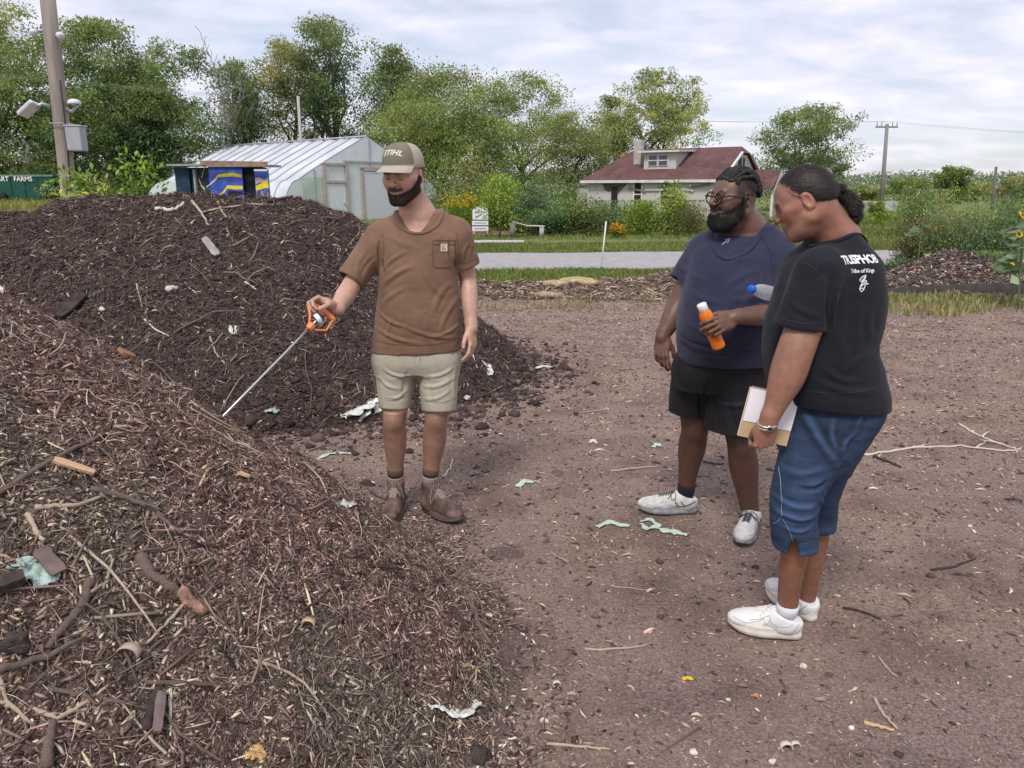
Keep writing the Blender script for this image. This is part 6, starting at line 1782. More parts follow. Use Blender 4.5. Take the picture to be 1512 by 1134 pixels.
    mb.f.append(tuple(range(n))); mb.f.append(tuple((len(rings) - 1) * n + k for k in reversed(range(n))))
    mb.build('sole', sole_m, up, True, keep=True)

    bvh = BVHTree.FromPolygons([tuple(v) for v in V], [tuple(f) for f in Fc])
    def onto(x, y, z=0.25, off=0.002):
        p = Vector(F.p((x, y, z))); hit = bvh.ray_cast(p, Vector(F.M @ V3((0, 0, -1))), 0.3)
        return (hit[0] + hit[1] * off) if hit[0] is not None else None
    ys = np.linspace(0.125, h - 0.115, 6) if kind != 'boot' else np.linspace(0.115, h - 0.13, 6)
    lb = MB()
    for i, y in enumerate(ys):
        for sgn in (1, -1):
            pts = [onto(sgn * 0.017 * (1 - 2 * t), y + t * 0.014) for t in np.linspace(0, 1, 7)]
            pts = [p for p in pts if p is not None]
            if len(pts) > 3: lb.tube(pts, 0.0021, 5)
    y0 = ys[0] - 0.004
    for sgn in (1, -1):
        c = onto(sgn * 0.004, y0, off=0.004)
        if c is None: continue
        loop = []
        for t in np.linspace(0, 2 * math.pi, 12):
            x = sgn * (0.004 + 0.020 * (1 - math.cos(t)) / 1.0); y = y0 + 0.012 * math.sin(t) + 0.004
            p = onto(x, y, off=0.004)
            if p is not None: loop.append(p)
        if len(loop) > 4: lb.tube(loop, 0.0019, 5)
        e = [onto(sgn * x, y0 + 0.006 + x * 0.7, off=0.003) for x in np.linspace(0.002, 0.034, 6)]
        e = [p for p in e if p is not None]
        if len(e) > 2: lb.tube(e, 0.0018, 5)
    if lb.v: lb.build('laces', lace_m, up, True, keep=True)
    return up, V, Fc
m_white_rubber = mat('white_rubber', (0.66, 0.64, 0.60), 0.6, var=0.12, scale=25)
m_grey_rubber = mat('grey_rubber', (0.14, 0.145, 0.15), 0.7, var=0.25, scale=14)
# ------------------------------------------------------------------ man in the brown shirt
def man_brown():
    root = empty('person', on_ground(612, 745), label='man in brown pocket t-shirt, khaki shorts and cap holding the probe', cat='person')
    sk = skin('fair_skin', None, None)
    Y = 3.72
    H = Local(apx(596, 260, 3.66), frame((-0.36, -0.92, -0.16)), 1.03)
    B = Sdf()
    head_ops(B, H, jaw=1.04, eyes_closed=True, smile=.005)
    nb = apx(618, 322, 3.74)
    B.add(rc(H.p((0, -0.028, -0.055)), nb, 0.061, 0.074), 0.03)
    B.add(rc(nb, apx(618, 350, 3.75), 0.080, 0.12), 0.05)

    rs, re, rw = apx(560, 352, 3.73), apx(517, 424, 3.60), apx(497, 455, 3.42)
    ls, le, lw = apx(676, 352, 3.74), apx(691, 412, 3.78), apx(696, 484, 3.68)
    B.add(chain([rs, rs * .45 + re * .55, re, re * .6 + rw * .4 + V3((0, 0, -.004)), rw], [0.050, 0.048, 0.043, 0.045, 0.0285]), 0.04)
    B.add(chain([ls, ls * .45 + le * .55, le, le * .65 + lw * .35, lw], [0.050, 0.047, 0.041, 0.042, 0.028]), 0.04)

    B.add(loft([row(350, 575, 665, 3.74, 0.07), row(400, 575, 663, Y, 0.09), row(470, 575, 660, Y, 0.09), row(530, 575, 660, Y, 0.09)]), 0.05)

    rh, rk, ra = apx(590, 548, 3.72), apx(582, 622, 3.67), apx(584, 706, 3.74)
    lh, lk, la = apx(648, 548, 3.72), apx(644, 622, 3.66), apx(635, 706, 3.70)
    for h_, k_, a_ in ((rh, rk, ra), (lh, lk, la)):
        sh = a_ - k_
        B.add(chain([h_, h_ * .35 + k_ * .65, k_ + V3((0, 0, .0)), k_ + sh * .32 + V3((0, 0.012, 0)), k_ + sh * .68 + V3((0, .006, 0)), a_],
                    [0.070, 0.064, 0.056, 0.0595, 0.045, 0.0365]), 0.04)
        B.add(ell(k_ + V3((0, -0.022, 0.004)), (0.034, 0.036, 0.040)), 0.03)

    WR = Local(rw, None or np.eye(3)); yd = apx(458, 441, 3.36) - rw; yd /= np.linalg.norm(yd)
    z = V3((0.05, 0.72, 0.68)); z -= yd * (z @ yd); z /= np.linalg.norm(z)
    WR = Local(rw + yd * 0.012, np.stack([np.cross(yd, z), yd, z], 1))
    hand(B, WR, dict(curl=[(46, 62, 40), (50, 68, 40), (54, 66, 44), (58, 66, 44)], spread=(3, 0, -2, -6),
                     thumb=[(0.020, 0.022, -0.008), (0.040, 0.045, -0.026), (0.036, 0.066, -0.046), (0.022, 0.080, -0.056)]), side=-1)
    yd = apx(699, 522, 3.64) - lw; yd /= np.linalg.norm(yd)
    z = V3((0.88, -0.42, 0.0)); z -= yd * (z @ yd); z /= np.linalg.norm(z)
    WL = Local(lw, np.stack([np.cross(yd, z), yd, z], 1))
    hand(B, WL, dict(curl=[(16, 26, 16), (22, 32, 20), (28, 36, 22), (32, 40, 24)]), side=1, sc=0.98)
    def stub(C, q, inh):
        return C
    cf = base_skin((0.53, 0.32, 0.24), H, lipc=(0.36, 0.17, 0.145), brow=(0.03, 0.02, 0.015))
    def col(V, N):
        C = cf(V, N); q = H.inv(V); C = lash_shade(C, q)
        m = beard_mask(q)[:, None] * (.86 + .10 * fbm(V, 150, 2, 3))[:, None]
        C = C * (1 - m) + np.array([[.030, .021, .017]]) * m
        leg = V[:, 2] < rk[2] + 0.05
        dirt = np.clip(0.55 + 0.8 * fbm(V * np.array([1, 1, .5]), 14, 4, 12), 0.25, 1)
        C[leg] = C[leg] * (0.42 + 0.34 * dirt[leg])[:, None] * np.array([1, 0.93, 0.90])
        return C
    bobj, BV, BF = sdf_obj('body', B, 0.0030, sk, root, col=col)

    shirt_m = mat('brown_cotton', (0.190, 0.112, 0.072), 0.95, var=0.16, scale=7, bump=0.35, bscale=420, sheen=0.10, bdist=0.001)
    T = Sdf()
    T.add(loft([row(520, 549, 681, Y, 0.135), row(500, 551, 680, Y, 0.137), row(470, 555, 679, Y, 0.137), row(430, 559, 677, Y, 0.132),
                row(395, 560, 675, Y, 0.130), row(365, 559, 682, 3.735, 0.124), row(345, 562, 677, 3.745, 0.108), row(330, 574, 664, 3.75, 0.086),
                row(316, 590, 650, 3.75, 0.070)], exp=2.5), 0)
    cutz = at(615, 512, Y).z
    T.cut((0, 0, cutz), (0.03, 0, -1), hollow=0.05, thick=0.009)
    sl = Sdf(); c = apx(518, 413, 3.62); e0 = apx(562, 352, 3.73)
    sl.add(rc(e0, c + (c - e0) * 0.15, 0.076, 0.066)); dn = (c - e0) / np.linalg.norm(c - e0)
    sl.cut(c + dn * 0.004, dn, hollow=0.045, thick=0.010)
    s2 = Sdf(); c2 = apx(689, 393, 3.77); e2 = apx(674, 348, 3.74)
    s2.add(rc(e2, c2 + (c2 - e2) * 0.2, 0.074, 0.0635)); dn2 = (c2 - e2) / np.linalg.norm(c2 - e2)
    s2.cut(c2, dn2, hollow=0.045, thick=0.010)
    T.add(sl, 0.035); T.add(s2, 0.035)
    T.add(rc(apx(568, 341, 3.75), apx(612, 316, 3.76), 0.045, 0.04), 0.05)
    T.add(rc(apx(674, 339, 3.75), apx(628, 315, 3.76), 0.045, 0.04), 0.05)

    cf_, cl_, cr_, cb_ = apx(612, 314, 3.63), apx(583, 312, 3.715), apx(648, 306, 3.735), apx(622, 301, 3.81)
    cc = (cf_ + cb_) / 2; xa = (cr_ - cl_); rx_ = np.linalg.norm(xa) / 2; xa /= np.linalg.norm(xa)
    ya = cb_ - cf_; ry_ = np.linalg.norm(ya) / 2; ya -= xa * (ya @ xa); ya /= np.linalg.norm(ya); nax = np.cross(xa, ya)
    T.sub(ecyl(cc, np.stack([xa, ya, nax], 1), rx_, ry_, .017), 0.006)
    fl = foldxz([(600, 372, 560, 404, .010, .007), (610, 392, 562, 425, .012, .008), (560, 352, 566, 408, .010, -.010),
                 (598, 425, 560, 456, .012, .006), (556, 460, 600, 482, .009, .008), (600, 482, 668, 500, .010, .007),
                 (553, 486, 620, 506, .010, .007), (640, 496, 678, 480, .008, .006), (664, 352, 672, 402, .009, -.009),
                 (662, 420, 640, 462, .014, .006), (676, 440, 650, 490, .012, .006), (630, 400, 655, 440, .014, .004),
                 (540, 370, 528, 408, .010, .005), (552, 380, 534, 412, .008, -.005), (690, 360, 684, 392, .008, .005), (700, 365, 700, 392, .008, -.004),
                 (575, 350, 610, 362, .014, .004), (655, 345, 640, 372, .014, .004), (580, 470, 572, 512, .01, .005), (630, 470, 640, 512, .012, .005)], 3.6)
    shirt, SV, SF = sdf_obj('shirt', T, 0.0045, shirt_m, root, fold=fsum(fl, cloth_noise(0.0022, 5, 5, 9, 3)), smooth_it=2)

    def ring_on(center, M, rx, ry, n, rad, name, m, parent, droop=0.0):
        pts = []
        for i in range(n + 1):
            a = 2 * math.pi * i / n
            pts.append(center + M[:, 0] * rx * math.cos(a) + M[:, 1] * ry * math.sin(a) + M[:, 2] * (-droop * math.sin(a)))
        return MB().tube(pts, rad, 8, cap=False).build(name, m, parent, True, keep=True)
    fit_ring(cc, np.stack([xa, ya, nax], 1), rx_, ry_, SV, SF, .0095, 'collar', shirt_m, shirt)

    tgt = (SV, SF)
    seam = mat('brown_thread', (0.10, 0.062, 0.038), 0.9)
    PL = Local(apx(655, 375, 3.6), np.stack([V3((0.97, 0.1, 0.0)), V3((0, 0.1, 1)), V3((0.0, -1, 0.1))], 1))
    w, h2 = 0.052, 0.062
    outl = [[(-w, h2), (-w, -h2 + .012), (-w + .012, -h2), (w - .012, -h2), (w, -h2 + .012), (w, h2), (-w, h2)], [(-w, h2 - .018), (w, h2 - .018)]]
    graphic('pocket_seam', stroke_mesh(outl, 0.0035), PL, seam, shirt, tgt, 0.0028)
    patch_m = mat('tan_patch', (0.50, 0.42, 0.33), 0.8)
    mark_m = mat('brown_patch_mark', (0.22, 0.13, 0.08), 0.8)
    def quad(x0, y0, x1, y1, n=4):
        V, F = [], []
        for j in range(n + 1):
            for i in range(n + 1): V.append((x0 + (x1 - x0) * i / n, y0 + (y1 - y0) * j / n))
        F = [(j * (n + 1) + i, j * (n + 1) + i + 1, (j + 1) * (n + 1) + i + 1, (j + 1) * (n + 1) + i) for j in range(n) for i in range(n)]
        return V, F
    pt = graphic('patch', quad(-.016, .012, .014, .046), PL, patch_m, shirt, tgt, 0.0035)
    arc = [[(-.001 + .0085 * math.cos(a), .029 + .010 * math.sin(a)) for a in np.linspace(math.radians(50), math.radians(310), 12)],
           [(-.006, .022), (.002, .030), (.008, .022)]]
    graphic('patch_mark', stroke_mesh(arc, 0.0032), PL, mark_m, pt, tgt, 0.0045)
    HL = Local(apx(615, 420, 3.3), np.stack([V3((1, 0, 0)), V3((0, 0, 1)), V3((0, -1, 0))], 1))
    x = lambda px, py: (float(at(px, py, 3.62).x - HL.o[0]), float(at(px, py, 3.62).z - HL.o[2]))
    stitches([[x(552, 503), x(585, 507), x(620, 508), x(650, 506), x(677, 501)], [x(507, 405), x(520, 412), x(534, 416)], [x(670, 388), x(686, 391), x(704, 384)], [x(563, 345), x(566, 365), x(565, 395)], [x(672, 343), x(676, 362), x(675, 385)]], HL, seam, shirt, tgt, .35)

    kh = mat('khaki_twill', (0.42, 0.385, 0.30), 0.9, var=0.10, scale=9, bump=0.25, bscale=420, bdist=0.001)
    S = Sdf()
    S.add(loft([row(548, 556, 674, 3.71, 0.105), row(535, 552, 678, 3.71, 0.120), row(515, 554, 677, Y, 0.128), row(495, 558, 672, Y, 0.120)], exp=2.4))
    for (hx, ex, hy, r0, r1, Ye) in ((584, 583, 601, 0.107, 0.0715, 3.68), (647, 648, 605, 0.107, 0.0800, 3.67)):
        g = Sdf(); a = apx(hx, 530, 3.71); e = apx(ex, hy, Ye); dd = (e - a) / np.linalg.norm(e - a)
        g.add(rc(a, e + dd * 0.03, r0, r1)); g.cut(e, dd * 1.0 + V3((0, 0, -0.3)), hollow=0.05, thick=0.009)
        S.add(g, 0.035)
    fl = foldxz([(618, 518, 618, 552, .006, -.004), (566, 545, 604, 556, .009, .006), (560, 560, 590, 575, .010, .005), (630, 556, 668, 545, .009, .006),
                 (625, 572, 668, 560, .010, .006), (628, 590, 664, 577, .009, .005), (572, 590, 600, 578, .009, .005), (604, 545, 596, 590, .010, -.005),
                 (636, 545, 640, 600, .012, -.004), (556, 560, 560, 598, .008, .004), (672, 545, 672, 598, .008, .004)], 3.6)
    shorts, PV, PF = sdf_obj('shorts', S, 0.0042, kh, root, fold=fsum(fl, cloth_noise(0.0016, 6, 6, 7, 13)), smooth_it=2)
    km = mat('khaki_seam', (0.30, 0.26, 0.18), 0.9)
    GL = Local(apx(615, 560, 3.5), np.stack([V3((1, 0, 0)), V3((0, 0, 1)), V3((0, -1, 0))], 1))
    x = lambda px, py: (float(at(px, py, 3.5).x - GL.o[0]), float(at(px, py, 3.5).z - GL.o[2]))
    graphic('seams', stroke_mesh([[x(617, 515), x(617, 540)], [x(563, 596), x(583, 597), x(603, 595)], [x(624, 600), x(648, 602), x(672, 599)],
                                  [x(558, 522), x(570, 532), x(574, 520)], [x(676, 522), x(664, 532), x(660, 520)]], 0.003), GL, km, shorts, (PV, PF), 0.002)

    sock_m = mat('brown_knit_sock', (0.15, 0.095, 0.075), 0.95, bump=0.5, bscale=300, bdist=0.002)
    cuff_m = mat('grey_sock_cuff', (0.33, 0.27, 0.25), 0.95, bump=0.5, bscale=300, bdist=0.002)
    boot_m = mat('worn_leather', (0.085, 0.055, 0.048), 0.75, var=0.35, scale=16, bump=0.35, bscale=60, col2=(0.17, 0.105, 0.085))
    bsole = mat('boot_rubber', (0.115, 0.09, 0.08), 0.85, var=0.2)
    lace = mat('tan_laces', (0.38, 0.31, 0.26), 0.9)
    for (k_, a_, heel, toe) in ((rk, ra, on_ground(588, 725), on_ground(570, 765)), (lk, la, on_ground(627, 737), on_ground(681, 758))):
        up = a_ + (k_ - a_) * 0.20
        mid = a_ + (k_ - a_) * 0.06
        MB().tube([up + (k_ - a_) * 0.01, up, up * .5 + mid * .5, mid], [0.0425, 0.0445, 0.0430, 0.0405], 20).build('sock', sock_m, root, True, keep=True)
        MB().tube([mid, mid * .5 + a_ * .5, a_, a_ - V3((0, 0, .04))], [0.0418, 0.0425, 0.042, 0.041], 20).build('sock', cuff_m, root, True, keep=True)
        F = foot_frame(heel, toe)
        F.o = V3((a_[0], a_[1], 0)) - F.M @ V3((0, 0.062, 0)); F.o[2] = 0.004
        shoe('boot', F, root, boot_m, bsole, lace, L_=0.285, kind='boot')

    hair_m = mat('dark_brown_hair', (0.022, 0.014, 0.010), 0.6, attr='col', spec=0.35)
    hcol = lambda V, N: np.array((0.022, 0.014, 0.011)) * (0.7 + 0.8 * vnoise(V, 220, 3))[:, None]
    near_ = np.abs(H.inv(BV)).max(1) < .15; idx = np.full(len(BV), -1); idx[near_] = np.arange(near_.sum()); HFc = idx[BF[near_[BF].all(1)]]; HVc = BV[near_]
    down = lambda P, N: H.M @ V3((0, .45, -1)) + 0 * P
    SVv, SFf, SC = strands(HVc, HFc, normals(HVc, HFc), 13000, 0.0042, 0.0009, down, (0.032, 0.021, 0.016), 5, .45, wt=lambda c: beard_mask(H.inv(c)) ** 1.5)
    link('beard', mesh_np('beard', SVv, SFf, SC), hair_m, root, keep=True)
    bw = lambda c: (lambda q: (np.abs(q[:, 2] - .0255) < .0045) * (q[:, 1] > .055) * (np.abs(q[:, 0]) > .013) * (np.abs(q[:, 0]) < .050))(H.inv(c))
    SVv, SFf, SC = strands(HVc, HFc, normals(HVc, HFc), 900, 0.007, 0.0008, lambda P, N: np.sign(H.inv(P)[:, :1]) * H.M[:, 0] + .2 * H.M[:, 2], (0.028, 0.018, 0.013), 15, .3, wt=bw)
    link('eyebrows', mesh_np('eyebrows', SVv, SFf, SC), hair_m, root, keep=True)
    Hh = Sdf()
    Hh.add(H.ell((0, -0.014, 0.028), (0.080, 0.096, 0.090))); Hh.cut(H.p((0, 0, 0.040)), H.M @ V3((0, 0, 1)), 0.004)
    Hh.cut(H.p((0, 0, -0.035)), H.M @ V3((0, .3, -1)), 0.01); Hh.cut(H.p((0, 0.028, 0)), H.M @ V3((0, 1, 0)), 0.01)
    for s in (-1, 1): Hh.sub(H.ell((s * .084, -.010, 0.0), (.020, .024, .036)), 0.004)
    ho, HV, HF = sdf_obj('hair', Hh, 0.003, hair_m, root, fold=lambda P, N: 0.0015 * fbm(P, 120, 2, 18), col=hcol)
    SVv, SFf, SC = strands(HV, HF, normals(HV, HF), 3500, 0.012, 0.0009, lambda P, N: H.M @ V3((0, -.3, -1)) + 0 * P, (0.030, 0.019, 0.014), 6, 0.2)
    link('hair_strands', mesh_np('hair_strands', SVv, SFf, SC), hair_m, ho, kind='stuff', keep=True)
    bm_ = MB()
    r = np.random.default_rng(4)

    cap_f = mat('olive_canvas', (0.185, 0.170, 0.125), 0.9, var=0.08, scale=20, bump=0.3, bscale=350, bdist=0.001)
    cap_m = mat('beige_mesh', (0.44, 0.37, 0.30), 0.9, bump=0.8, bscale=260, bdist=0.002)
    cap_b = mat('beige_brim', (0.42, 0.38, 0.30), 0.85, var=0.06, scale=25)
    K = Local(H.p((0, -0.010, 0.047)), H.M @ rotx(0.07), 1.045)
    def dome(u, v):
        a = u; e = v * math.pi / 2
        rx, ry, rz = 0.0875, 0.106, 0.094
        rr = max(math.cos(e), 0.0) ** 0.72
        if v > 0.999: rr = 0.0
        fr = 1 + 0.05 * math.cos(a) * math.sin(2 * e)
        return (rx * math.sin(a) * rr, ry * math.cos(a) * rr * fr, rz * math.sin(e) ** 0.92 * (1 + 0.03 * math.cos(a)))
    def panel(u0, u1, nu=16, nv=14, off=0.0):
        return [[K.p(np.array(dome(u0 + (u1 - u0) * i / nu, j / nv)) * (1 + off)) for i in range(nu + 1)] for j in range(nv + 1)]
    cap = MB().grid(panel(-1.12, 1.12, 24)).build('cap', cap_f, root, True, keep=True)
    MB().grid(panel(1.12, 2 * math.pi - 1.12, 36, off=-0.001)).build('mesh_back', cap_m, cap, True, keep=True)
    band = MB().grid([[K.p(np.array(dome(2 * math.pi * i / 60, 0.0)) * s + np.array([0, 0, z])) for i in range(61)] for s, z in ((1.003, 0.004), (1.006, -0.010), (0.985, -0.012), (0.97, 0.0))])
    band.build('cap_band', cap_b, cap, True, keep=True)
    rows_t, rows_b = [], []
    for j in range(9):
        t = j / 8; rt, rb = [], []
        for i in range(25):
            a = -1.10 + 2.20 * i / 24
            x0, y0, _ = dome(a, 0)
            fw = 0.080 * max(0.0, math.cos(a * 1.22)) ** 0.55 * t
            x = x0 * (1 + 0.04 * t); y = y0 + fw
            z = -0.020 * t * math.cos(a) - 0.27 * x * x / 0.087 * (0.30 + .70 * t) + 0.002
            rt.append(K.p((x, y, z + 0.0016))); rb.append(K.p((x, y, z - 0.0016)))
        rows_t.append(rt); rows_b.append(rb)
    br = MB().grid(rows_t); br.grid(rows_b[::-1]); br.grid([rows_t[-1], rows_b[-1]]); br.grid([[r_[0] for r_ in rows_b], [r_[0] for r_ in rows_t]])
    br.grid([[r_[-1] for r_ in rows_t], [r_[-1] for r_ in rows_b]])
    br.build('brim', cap_b, cap, True, keep=True)
    MB().lathe([(0.0001, 0.004), (0.006, 0.003), (0.008, 0.0)], 14, Matrix.Translation(Vector(K.p((0, 0, 0.0935)))) @ K.mat4().to_3x3().to_4x4()).build('cap_button', cap_f, cap, True, keep=True)
    lt = mat('cream_embroidery', (0.72, 0.68, 0.58), 0.7)
    P = panel(-1.12, 1.12, 24); CV = [p for r_ in P for p in r_]; nc = 25
    CF = [(j * nc + i, j * nc + i + 1, (j + 1) * nc + i + 1, (j + 1) * nc + i) for j in range(14) for i in range(24)]
    ZZ = H.M @ V3((0, 0.86, 0.50)); XX = H.M @ V3((-1, 0, 0)); XX /= np.linalg.norm(XX); ZZ -= XX * (XX @ ZZ); ZZ /= np.linalg.norm(ZZ)
    TL = Local(K.p((0, 0.090, 0.052)), np.stack([XX, np.cross(ZZ, XX), ZZ], 1))
    graphic('cap_lettering', text_mesh('STIHL', 0.034, 0.006, shear=0.35, bold=0.0010, space=1.06), TL, lt, cap, (np.array(CV), CF), 0.0015, depth=0.1)
    return root, WR
brown_root, WR1 = man_brown()
# compost thermometer in his hand ------------------------------------------------
def probe():
    tip = apx(333, 611, 3.06); hub = apx(457, 484, 3.26)
    ax = hub - tip; ax /= np.linalg.norm(ax)
    root = empty('compost_thermometer', tip, label='long steel probe with orange loop handle held by the man in brown', cat='thermometer')
    orange = mat('orange_plastic', (0.80, 0.255, 0.085), 0.45, var=0.05, spec=0.5)
    steel = mat('brushed_steel', (0.62, 0.62, 0.62), 0.32, metal=0.85, var=0.08)
    white = mat('white_dial', (0.78, 0.78, 0.76), 0.35); clear = mat('dark_dial_glass', (0.10, 0.12, 0.12), 0.12, spec=0.6)
    MB().tube([tip - ax * 0.18, tip - ax * 0.16, hub], [0.002, 0.0050, 0.0050], 12).build('stem', steel, root, True, keep=True)

    g0, g1 = apx(455.5, 446, 3.345), apx(494, 473, 3.375)
    gx = g1 - g0; gx -= ax * (gx @ ax); W = gx / np.linalg.norm(gx)
    zz = np.cross(W, ax)
    grip = [g0 + (g1 - g0) * t + ax * 0.007 * math.sin(t * math.pi) for t in np.linspace(-0.02, 1.04, 12)]
    MB().tube(grip, [0.006, 0.0105] + [0.0125] * 8 + [0.0115, 0.007], 14).build('grip', orange, root, True, keep=True)
    a = hub + ax * 0.012
    for e, s in ((g0, -1), (g1, 1)):
        sh = a + W * s * 0.026; k1 = a + W * s * 0.058 + ax * 0.028
        if s < 0: k1 = a + W * s * 0.036 + ax * 0.030; sh = a + W * s * 0.014
        MB().tube([a + W * s * 0.008, sh, k1, e * .85 + a * .15 + W * s * 0.004, e], 0.0052, 10).build('handle_arm', orange, root, True, keep=True)
    M = Matrix(((W[0], zz[0], ax[0], a[0]), (W[1], zz[1], ax[1], a[1]), (W[2], zz[2], ax[2], a[2]), (0, 0, 0, 1)))
    MB().lathe([(0.0095, -0.020), (0.0165, -0.016), (0.0175, -0.004), (0.0165, 0.008), (0.009, 0.014)], 8, M).build('hub', orange, root, False, keep=True)
    D = a + ax * 0.040
    M2 = M.copy(); M2[0][3], M2[1][3], M2[2][3] = D
    MB().tube([a, D], 0.0055, 10).build('dial_stem', steel, root, True, keep=True)
    d = MB().lathe([(0.0001, -0.010), (0.021, -0.010), (0.024, -0.007), (0.0245, 0.008), (0.022, 0.010), (0.0001, 0.010)], 28, M2 @ Matrix.Rotation(0.25, 4, 'Y')).build('dial', white, root, True, keep=True)
    MB().lathe([(0.0001, -0.0112), (0.019, -0.0112), (0.0195, -0.0095)], 28, M2 @ Matrix.Rotation(0.25, 4, 'Y')).build('dial_face', clear, d, True, keep=True)
    return root
probe()
def tube_ring(c, M, rx, ry, rad, name, m, parent, n=48):
    pts = [c + M[:, 0] * rx * math.cos(a) + M[:, 1] * ry * math.sin(a) for a in np.linspace(0, 2 * math.pi, n + 1)]
    return MB().tube(pts, rad, 8, cap=False).build(name, m, parent, True, keep=True)
def neckline(T, cf_, cl_, cr_, cb_):
    cc = (cf_ + cb_) / 2; xa = cr_ - cl_; rx = np.linalg.norm(xa) / 2; xa = xa / np.linalg.norm(xa)
    ya = cb_ - cf_; ry = np.linalg.norm(ya) / 2; ya = ya - xa * (ya @ xa); ya /= np.linalg.norm(ya); na = np.cross(xa, ya)
    if na[2] < 0: na = -na; xa = -xa
    M = np.stack([xa, ya, na], 1)
    T.sub(ecyl(cc, M, rx, ry, .035), 0.006)
    return cc, M, rx, ry
# ------------------------------------------------------------------ man in the navy shirt
def man_navy():
    root = empty('person', on_ground(1050, 775), label='broad bearded man in glasses, navy t-shirt and black shorts', cat='person')
    sk = skin('dark_skin', None, None)
    Y = 3.52
    H = Local(apx(1083, 294, 3.50), frame((-0.93, -0.36, 0.03)), 1.02)
    B = Sdf(); head_ops(B, H, jaw=1.10, fat=0.005, lips=1.25, nose=1.08, slit=(.0035, .0030))
    nb = apx(1102, 342, 3.56)
    B.add(rc(H.p((0, -0.030, -0.055)), nb, 0.068, 0.080), 0.03)
    B.add(ell(H.p((0, 0.035, -0.100)), (0.060, 0.060, 0.035)), 0.03)
    B.add(rc(nb, apx(1100, 370, 3.56), 0.085, 0.13), 0.05)
    rs, re, rw = apx(1038, 378, 3.64), apx(1003, 448, 3.62), apx(978, 497, 3.56)
    ls, le, lw = apx(1150, 385, 3.46), apx(1158, 462, 3.34), apx(1086, 468, 3.18)
    B.add(chain([rs, rs * .45 + re * .55, re, re * .55 + rw * .45, rw], [0.062, 0.060, 0.052, 0.048, 0.031]), 0.04)
    B.add(chain([ls, ls * .45 + le * .55, le, le * .55 + lw * .45, lw], [0.060, 0.058, 0.052, 0.048, 0.031]), 0.04)
    B.add(loft([row(370, 1050, 1150, 3.56, 0.10), row(420, 1030, 1145, Y, 0.13), row(480, 1020, 1140, Y, 0.16), row(540, 1015, 1130, 3.56, 0.14)]), 0.05)
    rh, rk, ra = apx(1030, 560, 3.62), apx(1026, 634, 3.66), apx(1013, 722, 3.70)
    lh, lk, la = apx(1090, 575, 3.54), apx(1094, 654, 3.50), apx(1109, 766, 3.50)
    for h_, k_, a_ in ((rh, rk, ra), (lh, lk, la)):
        sh = a_ - k_
        B.add(chain([h_, h_ * .3 + k_ * .7, k_, k_ + sh * .30 + V3((.003, .016, 0)), k_ + sh * .68 + V3((0, .008, 0)), a_],
                    [0.085, 0.078, 0.066, 0.069, 0.050, 0.040]), 0.04)
        B.add(ell(k_ + V3((-0.01, -0.028, 0)), (0.040, 0.040, 0.046)), 0.03)
    yd = apx(976, 540, 3.52) - rw; yd /= np.linalg.norm(yd)
    z = V3((-0.55, -0.82, 0)); z -= yd * (z @ yd); z /= np.linalg.norm(z)
    WR = Local(rw, np.stack([np.cross(yd, z), yd, z], 1))
    hand(B, WR, dict(curl=[(20, 24, 14), (28, 30, 18), (34, 34, 20), (38, 38, 22)], thumb=[(0.022, 0.022, -0.008), (0.042, 0.048, -0.022), (0.046, 0.074, -0.034), (0.042, 0.094, -0.046)]), side=-1, sc=0.98)
    yd = apx(1051, 484, 3.12) - lw; yd /= np.linalg.norm(yd)
    z = V3((-0.15, -0.95, 0.22)); z -= yd * (z @ yd); z /= np.linalg.norm(z)
    WL = Local(lw + yd * 0.004, np.stack([np.cross(yd, z), yd, z], 1))
    hand(B, WL, dict(curl=[(26, 50, 40), (28, 54, 40), (30, 56, 42), (32, 56, 44)], spread=(4, 0, -4, -9),
                     thumb=[(0.020, 0.022, -0.010), (0.042, 0.044, -0.026), (0.046, 0.070, -0.044), (0.036, 0.092, -0.058)]), side=1, sc=1.02)
    def col(V, N):
        C = base_skin((0.150, 0.082, 0.060), H, lipc=(0.19, 0.085, 0.075), brow=(0.012, 0.008, 0.006))(V, N)
        q = H.inv(V); bm_ = beard_mask(q, low=-.14, soft=.010)[:, None] * .88; C = C * (1 - bm_) + np.array([[.012, .009, .008]]) * bm_
        fade = np.clip((-q[:, 1] + 0.055 + q[:, 2] * -0.1) / 0.02, 0, 1) * (q[:, 2] > 0.012) * (q[:, 2] < 0.14) * (np.abs(q[:, 0]) < 0.1) * (q[:, 1] > -0.13)
        C = C * (1 - 0.72 * fade[:, None])
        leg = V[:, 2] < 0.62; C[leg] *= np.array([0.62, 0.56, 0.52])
        return C
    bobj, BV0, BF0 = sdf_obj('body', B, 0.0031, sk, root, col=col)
    eyes(H, root, (0, 1, -0.05))
    navy = mat('navy_cotton', (0.024, 0.025, 0.056), 0.92, var=0.18, scale=7, bump=0.3, bscale=420, sheen=0.12, bdist=0.001)
    T = Sdf()
    T.add(loft([row(532, 1004, 1152, 3.54, 0.185), row(505, 1001, 1153, Y, 0.205), row(480, 1001, 1155, 3.50, 0.225), row(450, 1005, 1157, 3.50, 0.225),
                row(420, 1012, 1158, Y, 0.200), row(395, 1017, 1160, 3.54, 0.175), row(370, 1026, 1166, 3.56, 0.150), row(352, 1044, 1156, 3.57, 0.120), row(337, 1066, 1140, 3.57, 0.095)], exp=2.25), 0)
    T.cut((0, 0, at(1075, 527, Y).z), (-0.04, -0.03, -1), hollow=0.05, thick=0.009)
